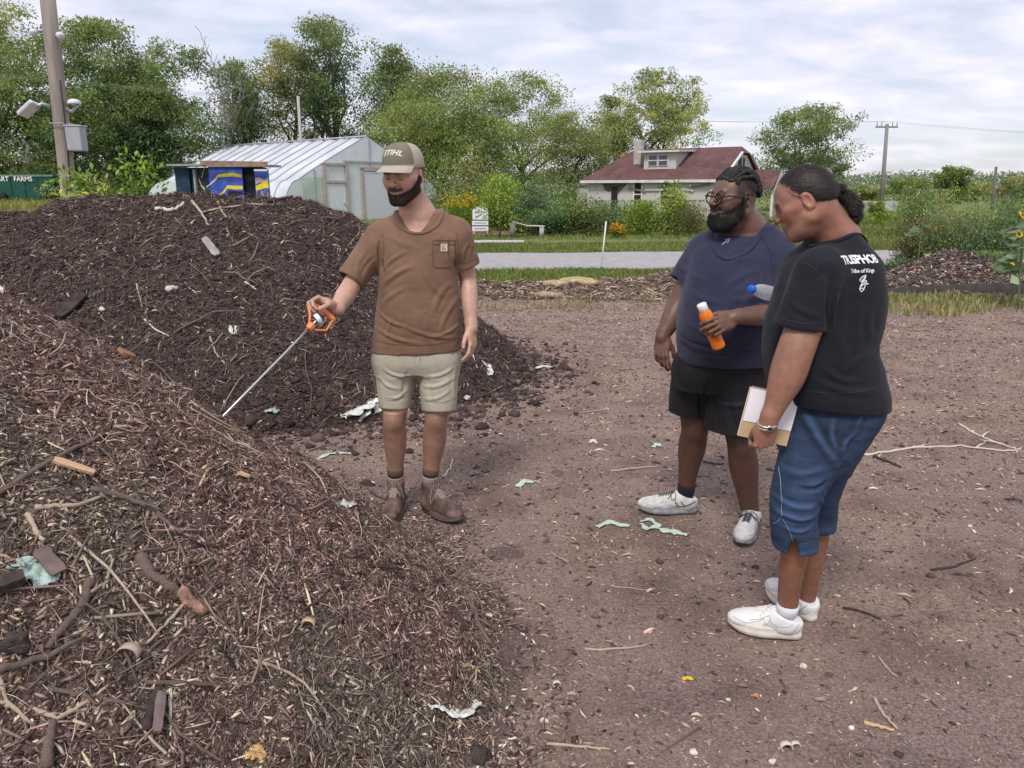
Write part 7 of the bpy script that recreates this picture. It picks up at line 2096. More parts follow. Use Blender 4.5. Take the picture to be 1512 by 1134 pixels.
    for (cx, cy, Yc, sx, sy, Ys, r0, r1) in ((1009, 415, 3.63, 1038, 376, 3.64, 0.084, 0.068), (1158, 440, 3.38, 1148, 384, 3.47, 0.088, 0.074)):
        g = Sdf(); c = apx(cx, cy, Yc); e0 = apx(sx, sy, Ys); dn = (c - e0) / np.linalg.norm(c - e0)
        g.add(rc(e0, c + dn * 0.0, r0, r1)); g.cut(c + dn * 0.01, dn, hollow=0.045, thick=0.010); T.add(g, 0.045)
    T.add(rc(apx(1046, 362, 3.62), apx(1092, 338, 3.59), 0.055, 0.05), 0.05)
    T.add(rc(apx(1152, 366, 3.50), apx(1115, 338, 3.56), 0.055, 0.05), 0.05)
    ring = neckline(T, apx(1060, 342, 3.42), apx(1062, 330, 3.60), apx(1128, 336, 3.50), apx(1122, 318, 3.68))
    fl = foldxz([(1030, 362, 1028, 400, .010, -.008), (1020, 430, 1060, 445, .014, .006), (1110, 380, 1075, 400, .016, .006), (1120, 400, 1070, 425, .014, .006),
                 (1130, 420, 1090, 450, .014, .007), (1010, 470, 1050, 492, .014, .004), (1005, 502, 1060, 520, .012, .006), (1060, 515, 1110, 505, .012, .005),
                 (1085, 350, 1060, 372, .012, .003), (1136, 372, 1128, 430, .012, -.008), (1020, 395, 1045, 415, .012, .005), (1070, 440, 1120, 432, .012, .005),
                 (1030, 520, 1085, 528, .008, .004), (1160, 360, 1150, 420, .014, .006), (1090, 360, 1130, 352, .014, .004)], 3.35)
    shirt, SV, SF = sdf_obj('shirt', T, 0.0046, navy, root, fold=fsum(fl, cloth_noise(0.0022, 5, 5, 9, 23)), smooth_it=2)
    fit_ring(*ring, SV, SF, .0095, 'collar', navy, shirt)
    logo_m = mat('grey_print', (0.38, 0.38, 0.42), 0.7)
    GL = Local(apx(1062, 361, 3.3), np.stack([V3((.9, -.4, 0)), V3((0, 0, 1)), V3((-.4, -.9, 0))], 1))
    GL.M[:, 0] /= np.linalg.norm(GL.M[:, 0]); GL.M[:, 2] = np.cross(GL.M[:, 0], GL.M[:, 1])
    graphic('chest_logo', stroke_mesh([[(-.014, -.012), (.004, .006), (-.006, .010)], [(.0, .010), (.016, .014), (.006, -.004)]], 0.0035), GL, logo_m, shirt, (SV, SF), 0.002)
    HL = Local(apx(1080, 430, 3.0), np.stack([V3((1, 0, 0)), V3((0, 0, 1)), V3((0, -1, 0))], 1))
    x = lambda px, py: (float(at(px, py, 3.35).x - HL.o[0]), float(at(px, py, 3.35).z - HL.o[2]))
    stitches([[x(1004, 497), x(1030, 508), x(1070, 516), x(1110, 517)], [x(1040, 352), x(1028, 372), x(1020, 398)], [x(1138, 352), x(1144, 375), x(1140, 410)]], HL, mat('navy_thread', (.012, .012, .03), .9), shirt, (SV, SF), .5)
    blk = mat('black_nylon', (0.009, 0.009, 0.012), 0.72, var=0.2, scale=8, bump=0.3, bscale=150, sheen=0.03, bdist=0.001)
    S = Sdf()
    S.add(loft([row(572, 1000, 1126, 3.57, 0.145), row(552, 995, 1135, 3.57, 0.165), row(530, 1000, 1145, 3.56, 0.17), row(510, 1006, 1146, 3.56, 0.16)], exp=2.4))
    for (hx, hy, Yh, ex, ey, Ye, r0, r1) in ((1032, 548, 3.62, 1018, 609, 3.66, 0.125, 0.100), (1090, 552, 3.54, 1082, 634, 3.52, 0.142, 0.132)):
        g = Sdf(); a = apx(hx, hy, Yh); e = apx(ex, ey, Ye); dd = (e - a) / np.linalg.norm(e - a)
        g.add(rc(a, e + dd * 0.04, r0, r1)); g.cut(e, V3((-.05, 0, -1.0)), hollow=0.06, thick=0.008); S.add(g, 0.03)
    S.cut(apx(1060, 575, 3.57), V3((0, 0, -1)), 0.0) if False else None
    fl = foldxz([(1010, 540, 1002, 600, .012, .006), (1030, 530, 1026, 605, .012, -.005), (1048, 560, 1046, 630, .010, -.012), (1060, 570, 1058, 632, .012, .006), (1080, 560, 1084, 632, .014, -.005),
                 (1105, 550, 1110, 632, .014, .006), (1000, 575, 1040, 590, .010, .004), (1055, 535, 1100, 550, .012, .004), (1060, 600, 1120, 590, .012, .004)], 3.4)
    sdf_obj('shorts', S, 0.0046, blk, root, fold=fsum(fl, cloth_noise(0.003, 7, 7, 5, 33)), smooth_it=2)
    sock = mat('black_sock', (0.012, 0.012, 0.016), 0.95, bump=0.4, bscale=300, bdist=0.001)
    rw_m = mat('white_mesh_upper', (0.58, 0.57, 0.55), 0.7, var=0.15, scale=30, bump=0.5, bscale=240, bdist=0.001)
    sol = mat('grey_midsole', (0.26, 0.27, 0.28), 0.6, var=0.45, scale=16)
    lc = mat('charcoal_laces', (0.05, 0.055, 0.06), 0.85); trim = mat('charcoal_trim', (0.09, 0.095, 0.105), 0.7)
    for (k_, a_, heel, toe) in ((rk, ra, on_ground(1026, 752), on_ground(950, 750)), (lk, la, on_ground(1117, 786), on_ground(1098, 822))):
        up = a_ + (k_ - a_) * 0.09
        MB().tube([up, a_, a_ - V3((0, 0, .03)), a_ - V3((0, 0, .06))], [0.0445, 0.0445, 0.040, 0.030], 20).build('sock', sock, root, True, keep=True)
        F = foot_frame(heel, toe); F.o = V3((a_[0], a_[1], 0)) - F.M @ V3((0, 0.060, 0)); F.o[2] = 0.004
        up_, V_, F_ = shoe('shoe', F, root, rw_m, sol, lc, L_=0.30, kind='runner', collar=0.085)
        for s in (-1, 1):
            GL = Local(F.p((s * 0.10, 0.10, 0.052)), np.stack([F.M @ V3((0, s, 0)), F.M @ V3((0, 0, 1)), F.M @ V3((s, 0, 0))], 1))
            graphic('trim', stroke_mesh([[(-.085 * s, .020), (-.03 * s, -.004), (.04 * s, -.010), (.09 * s, -.014)], [(-.030 * s, -.004), (-.01 * s, .022)], [(.0, -.006), (.02 * s, .018)]], 0.006), GL, trim, up_, (V_, F_), 0.0018, depth=0.05)
    hair_m = mat('black_hair', (0.01, 0.008, 0.007), 0.55, attr='col', spec=0.4)
    hcol = lambda V, N: np.array((0.012, 0.0095, 0.0085)) * (0.7 + 0.9 * vnoise(V, 220, 3))[:, None]
    Bd = Sdf()
    for s in (-1, 1):
        Bd.add(H.rc((s * 0.064, 0.018, -0.050), (s * 0.054, 0.034, -0.080), 0.014, 0.021), 0.01)
        Bd.add(H.rc((s * 0.056, 0.030, -0.085), (s * 0.024, 0.072, -0.102), 0.025, 0.024), 0.02)
        Bd.add(H.rc((s * 0.031, 0.084, -0.066), (s * 0.031, 0.079, -0.085), 0.006, 0.013), 0.012)
    for s in (-1, 1): Bd.add(H.rc((s * 0.062, 0.028, -0.058), (s * 0.036, 0.078, -0.078), 0.014, 0.016), 0.015)
    Bd.add(H.ell((0, 0.080, -0.102), (0.034, 0.024, 0.026)), 0.02)
    Bd.add(H.ell((0, 0.045, -0.115), (0.050, 0.045, 0.026)), 0.02)
    Bd.sub(H.ell((0, 0.104, -0.061), (0.021, 0.030, 0.0115)), 0.004)
    bo, BV, BF = sdf_obj('beard', Bd, 0.0026, hair_m, root, fold=lambda P, N: 0.0018 * fbm(P, 150, 2, 8), col=hcol)
    a_, b_, c_ = strands(BV, BF, normals(BV, BF), 5000, 0.009, 0.0009, lambda P, N: H.M @ V3((0, .3, -1)) + 0 * P, (0.013, 0.010, 0.009), 7, 0.5, curl=0.2)
    link('beard_hairs', mesh_np('beard_hairs', a_, b_, c_), hair_m, bo, kind='stuff', keep=True)
    nr_ = np.abs(H.inv(BV0)).max(1) < .15; idx = np.full(len(BV0), -1); idx[nr_] = np.arange(nr_.sum()); HFc = idx[BF0[nr_[BF0].all(1)]]; HVc = BV0[nr_]
    a_, b_, c_ = strands(HVc, HFc, normals(HVc, HFc), 15000, 0.007, 0.0009, lambda P, N: H.M @ V3((0, .4, -1)) + 0 * P, (0.014, 0.011, 0.010), 17, .6, curl=.35, mess=.45, wt=lambda c: beard_mask(H.inv(c), -.14, .009) ** 1.3)
    link('stubble', mesh_np('stubble', a_, b_, c_), hair_m, bo, kind='stuff', keep=True)

    Tw = Sdf()
    r = np.random.default_rng(9)
    Tw.add(H.ell((0, -0.018, 0.034), (0.078, 0.094, 0.092)))
    Tw.cut(H.p((0, 0.030, 0.06)), H.M @ V3((0, 1, -.35)), 0.006); Tw.cut(H.p((0, -.02, 0.015)), H.M @ V3((0, -0.3, -1)), 0.006)
    for s in (-1, 1): Tw.cut(H.p((s * 0.0725, 0, 0.03)), H.M @ V3((s, 0, -.35)), 0.006)
    bo2 = Tw
    for i in range(11):
        u = -1 + 2 * i / 10
        x = 0.066 * u
        path = []
        L2 = 26 + r.integers(0, 8)
        for j in range(L2):
            t = j / 25
            a = math.radians(62 - 150 * min(t, 1.0) * (0.92 + .08 * r.random()))
            rx = math.sqrt(max(0.05, 1 - (x / 0.084) ** 2))
            y = -0.018 + 0.100 * rx * math.sin(a); zz = 0.034 + 0.097 * rx * math.cos(a)
            if t > 1: zz -= (t - 1) * 0.11; y -= 0.004
            path.append(np.array((x * (1 - .25 * max(0, t - .6)) + 0.004 * math.sin(j * 0.35 + i * 2), y, zz + 0.003 * math.sin(j * 0.5 + i * 3))))
        P_ = np.array(path); tt = np.linspace(0, len(P_) - 1.001, int(len(P_) * 1.9)); k0 = tt.astype(int)
        Q_ = P_[k0] + (P_[k0 + 1] - P_[k0]) * (tt - k0)[:, None]
        nrm_ = Q_ - np.array((0, -0.018, 0.034)); nrm_ /= np.linalg.norm(nrm_, axis=1, keepdims=True)
        tan_ = np.gradient(Q_, axis=0); tan_ /= np.linalg.norm(tan_, axis=1, keepdims=True); sd_ = np.cross(nrm_, tan_)
        for ph in (0, math.pi):
            an = np.arange(len(Q_)) * 0.85 + ph + i
            W_ = Q_ + (sd_ * np.cos(an)[:, None] + nrm_ * np.sin(an)[:, None]) * 0.0046
            Tw.add(chain([H.p(q) for q in W_], [0.0060 * H.s] * len(W_), n=1), 0.0008)
    sdf_obj('hair', Tw, 0.0026, hair_m, root, fold=lambda P, N: 0.0012 * fbm(P, 190, 2, 18), col=hcol)

    fr = mat('tortoiseshell', (0.018, 0.010, 0.007), 0.25, spec=0.6, col2=(0.08, 0.035, 0.012), scale=60)
    gl = mat('lens_glass', (0.9, 0.92, 0.92), 0.02, trans=1.0, ior=1.02, spec=0.3)
    g = MB()
    for s in (-1, 1):
        c = np.array((s * 0.0335, 0.101, 0.003))
        pts = [H.p(c + np.array((0.0240 * math.cos(a), -abs(math.cos(a)) * 0.002, 0.0215 * math.sin(a)))) for a in np.linspace(0, 2 * math.pi, 33)]
        g.tube(pts, 0.0036, 8, cap=False)
        g.tube([H.p((s * 0.055, 0.101, 0.010)), H.p((s * 0.071, 0.094, 0.011)), H.p((s * 0.0800, 0.078, 0.011)), H.p((s * 0.0845, 0.03, 0.010)), H.p((s * 0.0845, -0.010, 0.006)), H.p((s * 0.082, -0.03, -0.010))], [0.0042, 0.0042, 0.0040, 0.0036, 0.0034, 0.0026], 8)
    g.tube([H.p((-0.011, 0.106, 0.008)), H.p((0, 0.1085, 0.011)), H.p((0.011, 0.106, 0.008))], 0.0026, 8)
    go = g.build('glasses', fr, root, True, keep=True)
    for s in (-1, 1):
        mb = MB(); n = 24
        ring_ = [H.p((s * 0.0335 + 0.0225 * math.cos(a), 0.1005, 0.003 + 0.020 * math.sin(a))) for a in np.linspace(0, 2 * math.pi, n, endpoint=False)]
        r2 = [p + H.M[:, 1] * 0.0012 for p in ring_]
        mb.add(ring_ + r2, [tuple(range(n)), tuple(range(2 * n - 1, n - 1, -1))] + [(k, (k + 1) % n, n + (k + 1) % n, n + k) for k in range(n)])
        mb.build('lens', gl, go, keep=True)
    return WL
WLn = man_navy()
def bottle(name, top, bot, rad, prof_, body_m, cap_m, label, cap_h, cap_r):
    ax = top - bot; Lb = np.linalg.norm(ax); ax /= Lb
    root = empty(name, bot, label=label, cat='bottle')
    q = Vector(ax).to_track_quat('Z', 'Y').to_matrix().to_4x4(); M = Matrix.Translation(Vector(bot)) @ q
    MB().lathe([(r_ * rad, z_ * Lb) for r_, z_ in prof_], 32, M).build('bottle_body', body_m, root, True, keep=True)
    n = 30; mb = MB()
    pr = [(cap_r * .96, Lb - cap_h), (cap_r, Lb - cap_h + .001), (cap_r, Lb - .002), (cap_r * .93, Lb)]
    mb.lathe(pr, n, M); mb.build('cap', cap_m, root, True, keep=True)
    return root, M, Lb
juice = mat('orange_juice', (0.86, 0.20, 0.012), 0.22, spec=0.6, coat=0.3, sss=0.0)
wcap = mat('white_cap', (0.82, 0.81, 0.78), 0.45)
_by = float(WLn.p((0, 0.098, -0.0445))[1])
bottle('juice_bottle', apx(1035.5, 449, _by - .01), apx(1062, 513, _by + .01), 0.0285,
       [(0.0001, 0), (0.86, 0.0), (0.97, 0.02), (1.0, 0.05), (1.0, 0.60), (0.97, 0.63), (1.0, 0.66), (0.99, 0.74), (0.86, 0.82), (0.62, 0.88), (0.60, 0.93), (0.0001, 0.94)],
       juice, wcap, 'orange juice bottle with white cap held against the navy shirt', 0.030, 0.0200)
bcap = mat('blue_cap', (0.02, 0.12, 0.62), 0.4)
pet = mat('clear_plastic', (0.86, 0.93, 0.92), 0.12, trans=0.75, ior=1.15, spec=0.5)
bottle('water_bottle', apx(1108, 426, 3.20), apx(1172, 442, 3.36), 0.032,
       [(0.0001, 0), (0.85, 0.0), (0.98, 0.02), (1.0, 0.06), (0.96, 0.2), (1.0, 0.3), (0.95, 0.42), (1.0, 0.5), (0.98, 0.72), (0.80, 0.84), (0.50, 0.90), (0.42, 0.94), (0.0001, 0.95)],
       pet, bcap, 'clear water bottle with blue cap tucked under an arm', 0.020, 0.0165)
# ------------------------------------------------------------------ woman in the black shirt
def woman():
    root = empty('person', on_ground(1165, 935), label='woman in black printed t-shirt, denim capris and white shoes looking down', cat='person')
    sk = skin('brown_skin', None, None)
    Y = 2.56
    H = Local(apx(1188, 298, 2.56), frame((-0.80, 0.28, -0.42), (0.0, 0, 1)), 0.905)
    B = Sdf(); head_ops(B, H, jaw=0.98, fat=0.004, lips=1.1, nose=0.90, eyes_closed=True, proj=0.005, smile=.006)
    nb = apx(1237, 356, 2.58)
    B.add(rc(H.p((0, -0.038, -0.045)), nb, 0.056, 0.062), 0.03)
    B.add(rc(nb, apx(1238, 400, 2.58), 0.062, 0.10), 0.05)
    B.add(ell(H.p((0, 0.040, -0.085)), (0.045, 0.045, 0.03)), 0.03)
    ls, le, lw = apx(1211, 410, 2.43), apx(1175, 524, 2.38), apx(1133, 627, 2.37)
    B.add(chain([ls, ls * .45 + le * .55, le + V3((0.0, 0, 0.02)), le * .68 + lw * .32, le * .3 + lw * .7, lw], [0.054, 0.056, 0.057, 0.055, 0.036, 0.0265]), 0.04)
    rs = apx(1240, 395, 2.74); re_ = apx(1160, 500, 2.80); rw = apx(1150, 570, 2.66)
    B.add(chain([rs, re_, rw], [0.055, 0.05, 0.03]), 0.04)
    B.add(loft([row(390, 1190, 1280, 2.58, 0.12), row(450, 1170, 1285, Y, 0.14), row(530, 1150, 1270, Y, 0.14), row(600, 1170, 1280, Y, 0.14)]), 0.05)
    nh, nk, na = apx(1222, 610, 2.48), apx(1176, 735, 2.46), apx(1163, 893, 2.56)
    fh, fk, fa = apx(1240, 600, 2.70), apx(1204, 735, 2.67), apx(1188, 893, 2.70)
    for h_, k_, a_ in ((nh, nk, na), (fh, fk, fa)):
        sh = a_ - k_
        B.add(chain([h_, h_ * .3 + k_ * .7, k_, k_ + sh * .30 + V3((.012, 0, 0)), k_ + sh * .68 + V3((0.004, 0, 0)), a_],
                    [0.080, 0.070, 0.052, 0.051, 0.043, 0.036]), 0.04)
    yd = apx(1127, 658, 2.38) - lw; yd /= np.linalg.norm(yd)
    z = V3((0.10, -0.98, 0.15)); z -= yd * (z @ yd); z /= np.linalg.norm(z)
    WL = Local(lw - yd * 0.01, np.stack([np.cross(yd, z), yd, z], 1))
    hand(B, WL, dict(curl=[(62, 80, 40), (66, 82, 40), (70, 82, 40), (74, 82, 40)], spread=(2, 0, -2, -4),
                     thumb=[(0.020, 0.020, -0.006), (0.034, 0.042, -0.018), (0.034, 0.064, -0.030), (0.026, 0.078, -0.040)]), side=1, sc=0.92)
    cfn = base_skin((0.30, 0.150, 0.102), H, lipc=(0.30, 0.11, 0.095), brow=(0.02, 0.013, 0.010))
    def col(V, N):
        C = cfn(V, N); q = H.inv(V)
        C = lash_shade(C, q)
        fade = np.clip((q[:, 2] * 1.1 - q[:, 1] * 0.5 + 0.002) / 0.02, 0, 1) * (q[:, 1] < 0.045) * (q[:, 2] > -0.05) * (np.abs(q[:, 0]) < 0.075) * (q[:, 2] < .14) * (q[:, 1] > -.13)
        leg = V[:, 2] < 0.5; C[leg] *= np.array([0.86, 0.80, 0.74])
        return C
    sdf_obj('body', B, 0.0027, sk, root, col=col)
    blk = mat('black_cotton', (0.0085, 0.0095, 0.0150), 0.9, var=0.2, scale=7, bump=0.3, bscale=420, sheen=0.05, bdist=0.001)
    T = Sdf()
    T.add(loft([row(605, 1152, 1304, 2.57, 0.205), row(575, 1140, 1303, Y, 0.205), row(545, 1133, 1297, Y, 0.195), row(510, 1131, 1289, Y, 0.185), row(475, 1134, 1297, Y, 0.180),
                row(440, 1145, 1301, Y, 0.175), row(410, 1153, 1299, Y, 0.170), row(385, 1166, 1294, 2.57, 0.165), row(362, 1190, 1276, 2.58, 0.13), row(345, 1205, 1262, 2.58, 0.10)], exp=2.2), 0)
    pc = apx(1235, 590, Y); T.cut(pc, V3((-0.07, 0.0, -1)), hollow=0.05, thick=0.008)
    g = Sdf(); c = apx(1181, 480, 2.40); e0 = apx(1211, 406, 2.43); dn = (c - e0) / np.linalg.norm(c - e0)
    g.add(rc(e0, c, 0.082, 0.076)); g.cut(c + dn * 0.006, V3((-0.12, 0.05, -1)), hollow=0.05, thick=0.009); T.add(g, 0.035)
    g = Sdf(); c = apx(1180, 470, 2.80); e0 = apx(1240, 392, 2.73); dn = (c - e0) / np.linalg.norm(c - e0)
    g.add(rc(e0, c, 0.080, 0.072)); g.cut(c, dn, hollow=0.05, thick=0.009); T.add(g, 0.035)
    T.add(rc(apx(1218, 392, 2.46), apx(1238, 366, 2.54), 0.045, 0.04), 0.05)
    T.add(rc(apx(1250, 385, 2.72), apx(1242, 362, 2.62), 0.055, 0.045), 0.05)
    ring = neckline(T, apx(1196, 362, 2.60), apx(1226, 356, 2.475), apx(1238, 342, 2.68), apx(1268, 340, 2.57))
    fl = foldxz([(1165, 380, 1172, 430, .014, .006), (1220, 400, 1216, 480, .011, -.011), (1230, 410, 1226, 500, .014, .008), (1245, 430, 1238, 530, .018, .006),
                 (1275, 430, 1262, 520, .018, .005), (1215, 545, 1260, 560, .012, .007), (1200, 560, 1290, 575, .012, .006), (1290, 520, 1240, 548, .012, .006),
                 (1150, 430, 1145, 520, .016, .006), (1140, 520, 1150, 570, .012, .006), (1160, 440, 1200, 462, .010, .005), (1172, 400, 1168, 450, .014, .005),
                 (1225, 385, 1195, 400, .014, .005), (1250, 385, 1290, 392, .016, .003), (1290, 440, 1284, 500, .014, .005)], 2.4)
    shirt, SV, SF = sdf_obj('shirt', T, 0.0042, blk, root, fold=fsum(fl, cloth_noise(0.0024, 6, 6, 9, 43)), smooth_it=2)
    fit_ring(*ring, SV, SF, .0085, 'collar', blk, shirt)
    wp = mat('white_print', (0.74, 0.73, 0.74), 0.7)
    def plane_at(px, py):
        o = apx(px, py, 2.36); zz = V3((0.42, -0.90, 0.04)); zz /= np.linalg.norm(zz)
        xx = np.cross(V3((0, 0, 1)), zz); xx /= np.linalg.norm(xx); return Local(o, np.stack([xx, np.cross(zz, xx), zz], 1))
    tg = (SV, SF)
    graphic('shirt_lettering', text_mesh('TR.ISPHOB', 0.034, 0.008, bold=0.0012, space=0.92), plane_at(1291, 385), wp, shirt, tg, 0.002, depth=0.12)
    graphic('shirt_lettering', text_mesh('Tribe of Kings', 0.0165, 0.008, bold=0.0004, space=0.92), plane_at(1289, 401), wp, shirt, tg, 0.002, depth=0.12)
    em = [[(.012, .036), (-.004, .030), (-.018, .014)], [(.012, .036), (.006, .020), (-.012, -.006), (-.018, -.022), (-.010, -.034), (-.002, -.026), (-.006, -.018), (-.014, -.020)],
          [(.008, .030), (-.010, .006)], [(-.002, -.026), (.006, -.006), (.014, .006), (.012, .014)], [(.008, -.002), (.024, -.001)], [(-.014, .010), (.010, .014), (.002, .0), (-.016, -.012)]]
    em = [[(a * .72, b * .72) for a, b in l] for l in em]
    graphic('shirt_emblem', stroke_mesh(em, 0.0030), plane_at(1288, 420), wp, shirt, tg, 0.002, depth=0.12)
    HL = Local(apx(1220, 480, 2.1), np.stack([V3((1, 0, 0)), V3((0, 0, 1)), V3((0, -1, 0))], 1))
    x = lambda px, py: (float(at(px, py, 2.38).x - HL.o[0]), float(at(px, py, 2.38).z - HL.o[2]))
    stitches([[x(1152, 470), x(1180, 474), x(1211, 474)], [x(1172, 578), x(1230, 579), x(1300, 571)], [x(1178, 382), x(1196, 392), x(1212, 412), x(1219, 440), x(1218, 466)]], HL, mat('black_thread', (.03, .032, .04), .8), shirt, tg, .4)
    den = bpy.data.materials.new('blue_denim'); den.use_nodes = True
    N, L = den.node_tree.nodes, den.node_tree.links; b = N['Principled BSDF']; b.inputs['Roughness'].default_value = 0.9
    tc = N.new('ShaderNodeTexCoord'); va = N.new('ShaderNodeVertexColor'); va.layer_name = 'col'
    n1 = N.new('ShaderNodeTexNoise'); n1.inputs['Scale'].default_value = 9; n1.inputs['Detail'].default_value = 5; L.new(tc.outputs['Object'], n1.inputs[0])
    n2 = N.new('ShaderNodeTexNoise'); n2.inputs['Scale'].default_value = 260; L.new(tc.outputs['Object'], n2.inputs[0])
    h1 = N.new('ShaderNodeMapRange'); h1.inputs[1].default_value = .3; h1.inputs[2].default_value = .7; h1.inputs[3].default_value = .75; h1.inputs[4].default_value = 1.3
    L.new(n1.outputs[0], h1.inputs[0])
    h2 = N.new('ShaderNodeMapRange'); h2.inputs[1].default_value = .35; h2.inputs[2].default_value = .65; h2.inputs[3].default_value = .85; h2.inputs[4].default_value = 1.18
    L.new(n2.outputs[0], h2.inputs[0])
    m_ = N.new('ShaderNodeMath'); m_.operation = 'MULTIPLY'; L.new(h1.outputs[0], m_.inputs[0]); L.new(h2.outputs[0], m_.inputs[1])
    hs = N.new('ShaderNodeHueSaturation'); L.new(m_.outputs[0], hs.inputs['Value']); L.new(va.outputs[0], hs.inputs['Color']); L.new(hs.outputs[0], b.inputs['Base Color'])
    bp = N.new('ShaderNodeBump'); bp.inputs['Strength'].default_value = .3; bp.inputs['Distance'].default_value = .001; L.new(n2.outputs[0], bp.inputs['Height']); L.new(bp.outputs[0], b.inputs['Normal'])
    S = Sdf()
    S.add(loft([row(690, 1170, 1250, 2.57, 0.12), row(660, 1150, 1262, 2.58, 0.165), row(630, 1152, 1282, 2.58, 0.185), row(600, 1160, 1297, 2.57, 0.192), row(570, 1165, 1290, 2.57, 0.175)], exp=2.3))
    a, kz, e = apx(1216, 622, 2.49), apx(1176, 728, 2.46), apx(1175, 806, 2.49)
    g = Sdf(); g.add(chain([a, a * .45 + kz * .55, kz, e + (e - kz) * .15], [0.106, 0.097, 0.082, 0.074]))
    g.cut(e, V3((-0.05, 0, -1)), hollow=0.08, thick=0.006)
    g.sub(rbox(e + V3((-0.022, -0.07, -0.006)), (0.0001, 0.05, 0.05), 0.0, roty(0.0)), 0)
    slit = [e + V3((-0.040, -0.08, 0.045)), e + V3((-0.040, -0.08, -0.02))]
    g.sub(rc(slit[0] + V3((0.004, 0, 0.038)), slit[0] + V3((-0.004, 0, -0.08)), 0.003, 0.037), 0)
    S.add(g, 0.03)
    a2, kz2, e2 = apx(1238, 615, 2.68), apx(1208, 725, 2.66), apx(1203, 779, 2.67)
    g = Sdf(); g.add(chain([a2, a2 * .45 + kz2 * .55, kz2, e2 + (e2 - kz2) * .2], [0.106, 0.092, 0.078, 0.072]))
    g.cut(e2, V3((0.05, 0, -1)), hollow=0.06, thick=0.008); S.add(g, 0.02)
    fl = foldxz([(1195, 610, 1240, 690, .013, .009), (1230, 620, 1236, 668, .010, .007), (1262, 640, 1246, 670, .010, .006), (1160, 700, 1215, 690, .012, .005),
                 (1180, 720, 1222, 712, .009, -.007), (1150, 740, 1205, 748, .011, .006), (1150, 760, 1206, 765, .010, .006), (1165, 784, 1204, 780, .008, .005),
                 (1215, 740, 1228, 745, .008, .006), (1155, 640, 1160, 700, .016, .004), (1290, 590, 1262, 640, .010, .005)], 2.38)
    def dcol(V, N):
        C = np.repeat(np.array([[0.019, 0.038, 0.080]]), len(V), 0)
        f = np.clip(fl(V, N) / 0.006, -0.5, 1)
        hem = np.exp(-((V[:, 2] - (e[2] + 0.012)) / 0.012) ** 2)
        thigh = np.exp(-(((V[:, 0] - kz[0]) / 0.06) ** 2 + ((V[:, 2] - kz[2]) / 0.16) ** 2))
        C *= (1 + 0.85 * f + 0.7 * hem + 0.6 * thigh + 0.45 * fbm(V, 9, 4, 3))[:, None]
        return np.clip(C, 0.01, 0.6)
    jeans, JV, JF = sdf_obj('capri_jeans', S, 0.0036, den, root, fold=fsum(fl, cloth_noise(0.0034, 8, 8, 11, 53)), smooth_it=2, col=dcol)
    GL = Local(apx(1170, 700, 2.28), np.stack([V3((1, 0, 0)), V3((0, 0, 1)), V3((0, -1, 0))], 1))
    x = lambda px, py: (float(at(px, py, 2.38).x - GL.o[0]), float(at(px, py, 2.38).z - GL.o[2]))
    st = mat('pale_stitching', (0.22, 0.30, 0.42), 0.8)
    graphic('side_seam', stroke_mesh([[x(1166, 640), x(1162, 690), x(1159, 730), x(1158, 768)], [x(1158, 770), x(1146, 796)], [x(1160, 770), x(1170, 790), x(1177, 812)], [x(1178, 808), x(1190, 806), x(1206, 801)]], 0.0015), GL, st, jeans, (JV, JF), 0.002, depth=0.2)
    sock = mat('white_sock', (0.66, 0.66, 0.70), 0.95, bump=0.4, bscale=300, bdist=0.001)
    wl = mat('white_leather', (0.72, 0.71, 0.69), 0.5, var=0.05, scale=20, bump=0.15, bscale=120)
    so = mat('cream_sole', (0.62, 0.58, 0.52), 0.6, var=0.10, scale=30); lc = mat('white_laces', (0.76, 0.75, 0.73), 0.8); gy = mat('silver_trim', (0.42, 0.43, 0.45), 0.5)
    for i, (a_, heel, toe) in enumerate(((na, on_ground(1188, 940), on_ground(1084, 922)), (fa, on_ground(1196, 922), on_ground(1136, 880)))):
        MB().tube([a_ + V3((0.002, 0, 0.004)), a_ - V3((0, 0, .02)), a_ - V3((0, 0, .05))], [0.0400, 0.0385, 0.028], 20).build('sock', sock, root, True, keep=True)
        F = foot_frame(heel, toe); F.o = V3((a_[0], a_[1], 0)) - F.M @ V3((0, 0.058, 0)); F.o[2] = 0.004
        up_, V_, F_ = shoe('shoe', F, root, wl, so, lc, L_=0.265, kind='runner', collar=0.078)
        for s in (-1, 1):
            GL = Local(F.p((s * 0.10, 0.112, 0.046)), np.stack([F.M @ V3((0, s, 0)), F.M @ V3((0, 0, 1)), F.M @ V3((s, 0, 0))], 1))
            nn = [[(-.030, -.014), (-.020, .014), (-.002, -.014), (.008, .014)], [(.006, -.014), (.016, .012)], [(.016, -.012), (.024, .008)]]
            graphic('side_mark', stroke_mesh(nn, 0.0026), GL, gy, up_, (V_, F_), 0.0015, depth=0.05)
            graphic('trim', stroke_mesh([[(-.100 * s, .030), (-.078 * s, -.006), (-.05 * s, -.018), (.03 * s, -.018)]], 0.0035), GL, gy, up_, (V_, F_), 0.0015, depth=0.05)

    br = mat('silver', (0.70, 0.68, 0.64), 0.28, metal=0.9); on = mat('black_stone', (0.01, 0.01, 0.012), 0.15, spec=0.7)
    M = WL.M; c = WL.p((0, 0.006, 0)); pts = []
    for a in np.linspace(0, 2 * math.pi, 37): pts.append(c + M[:, 0] * 0.0315 * math.cos(a) + M[:, 2] * 0.0285 * math.sin(a) + M[:, 1] * 0.003 * math.sin(a * 2))
    bo = MB().tube(pts, 0.0026, 8, cap=False).tube([p + M[:, 1] * (0.007 + 0.003 * math.sin(i * .4)) for i, p in enumerate(pts)], 0.0020, 8, cap=False).build('bracelet', br, root, True, keep=True)
    q = Vector(M[:, 2]).to_track_quat('Z', 'Y').to_matrix().to_4x4()
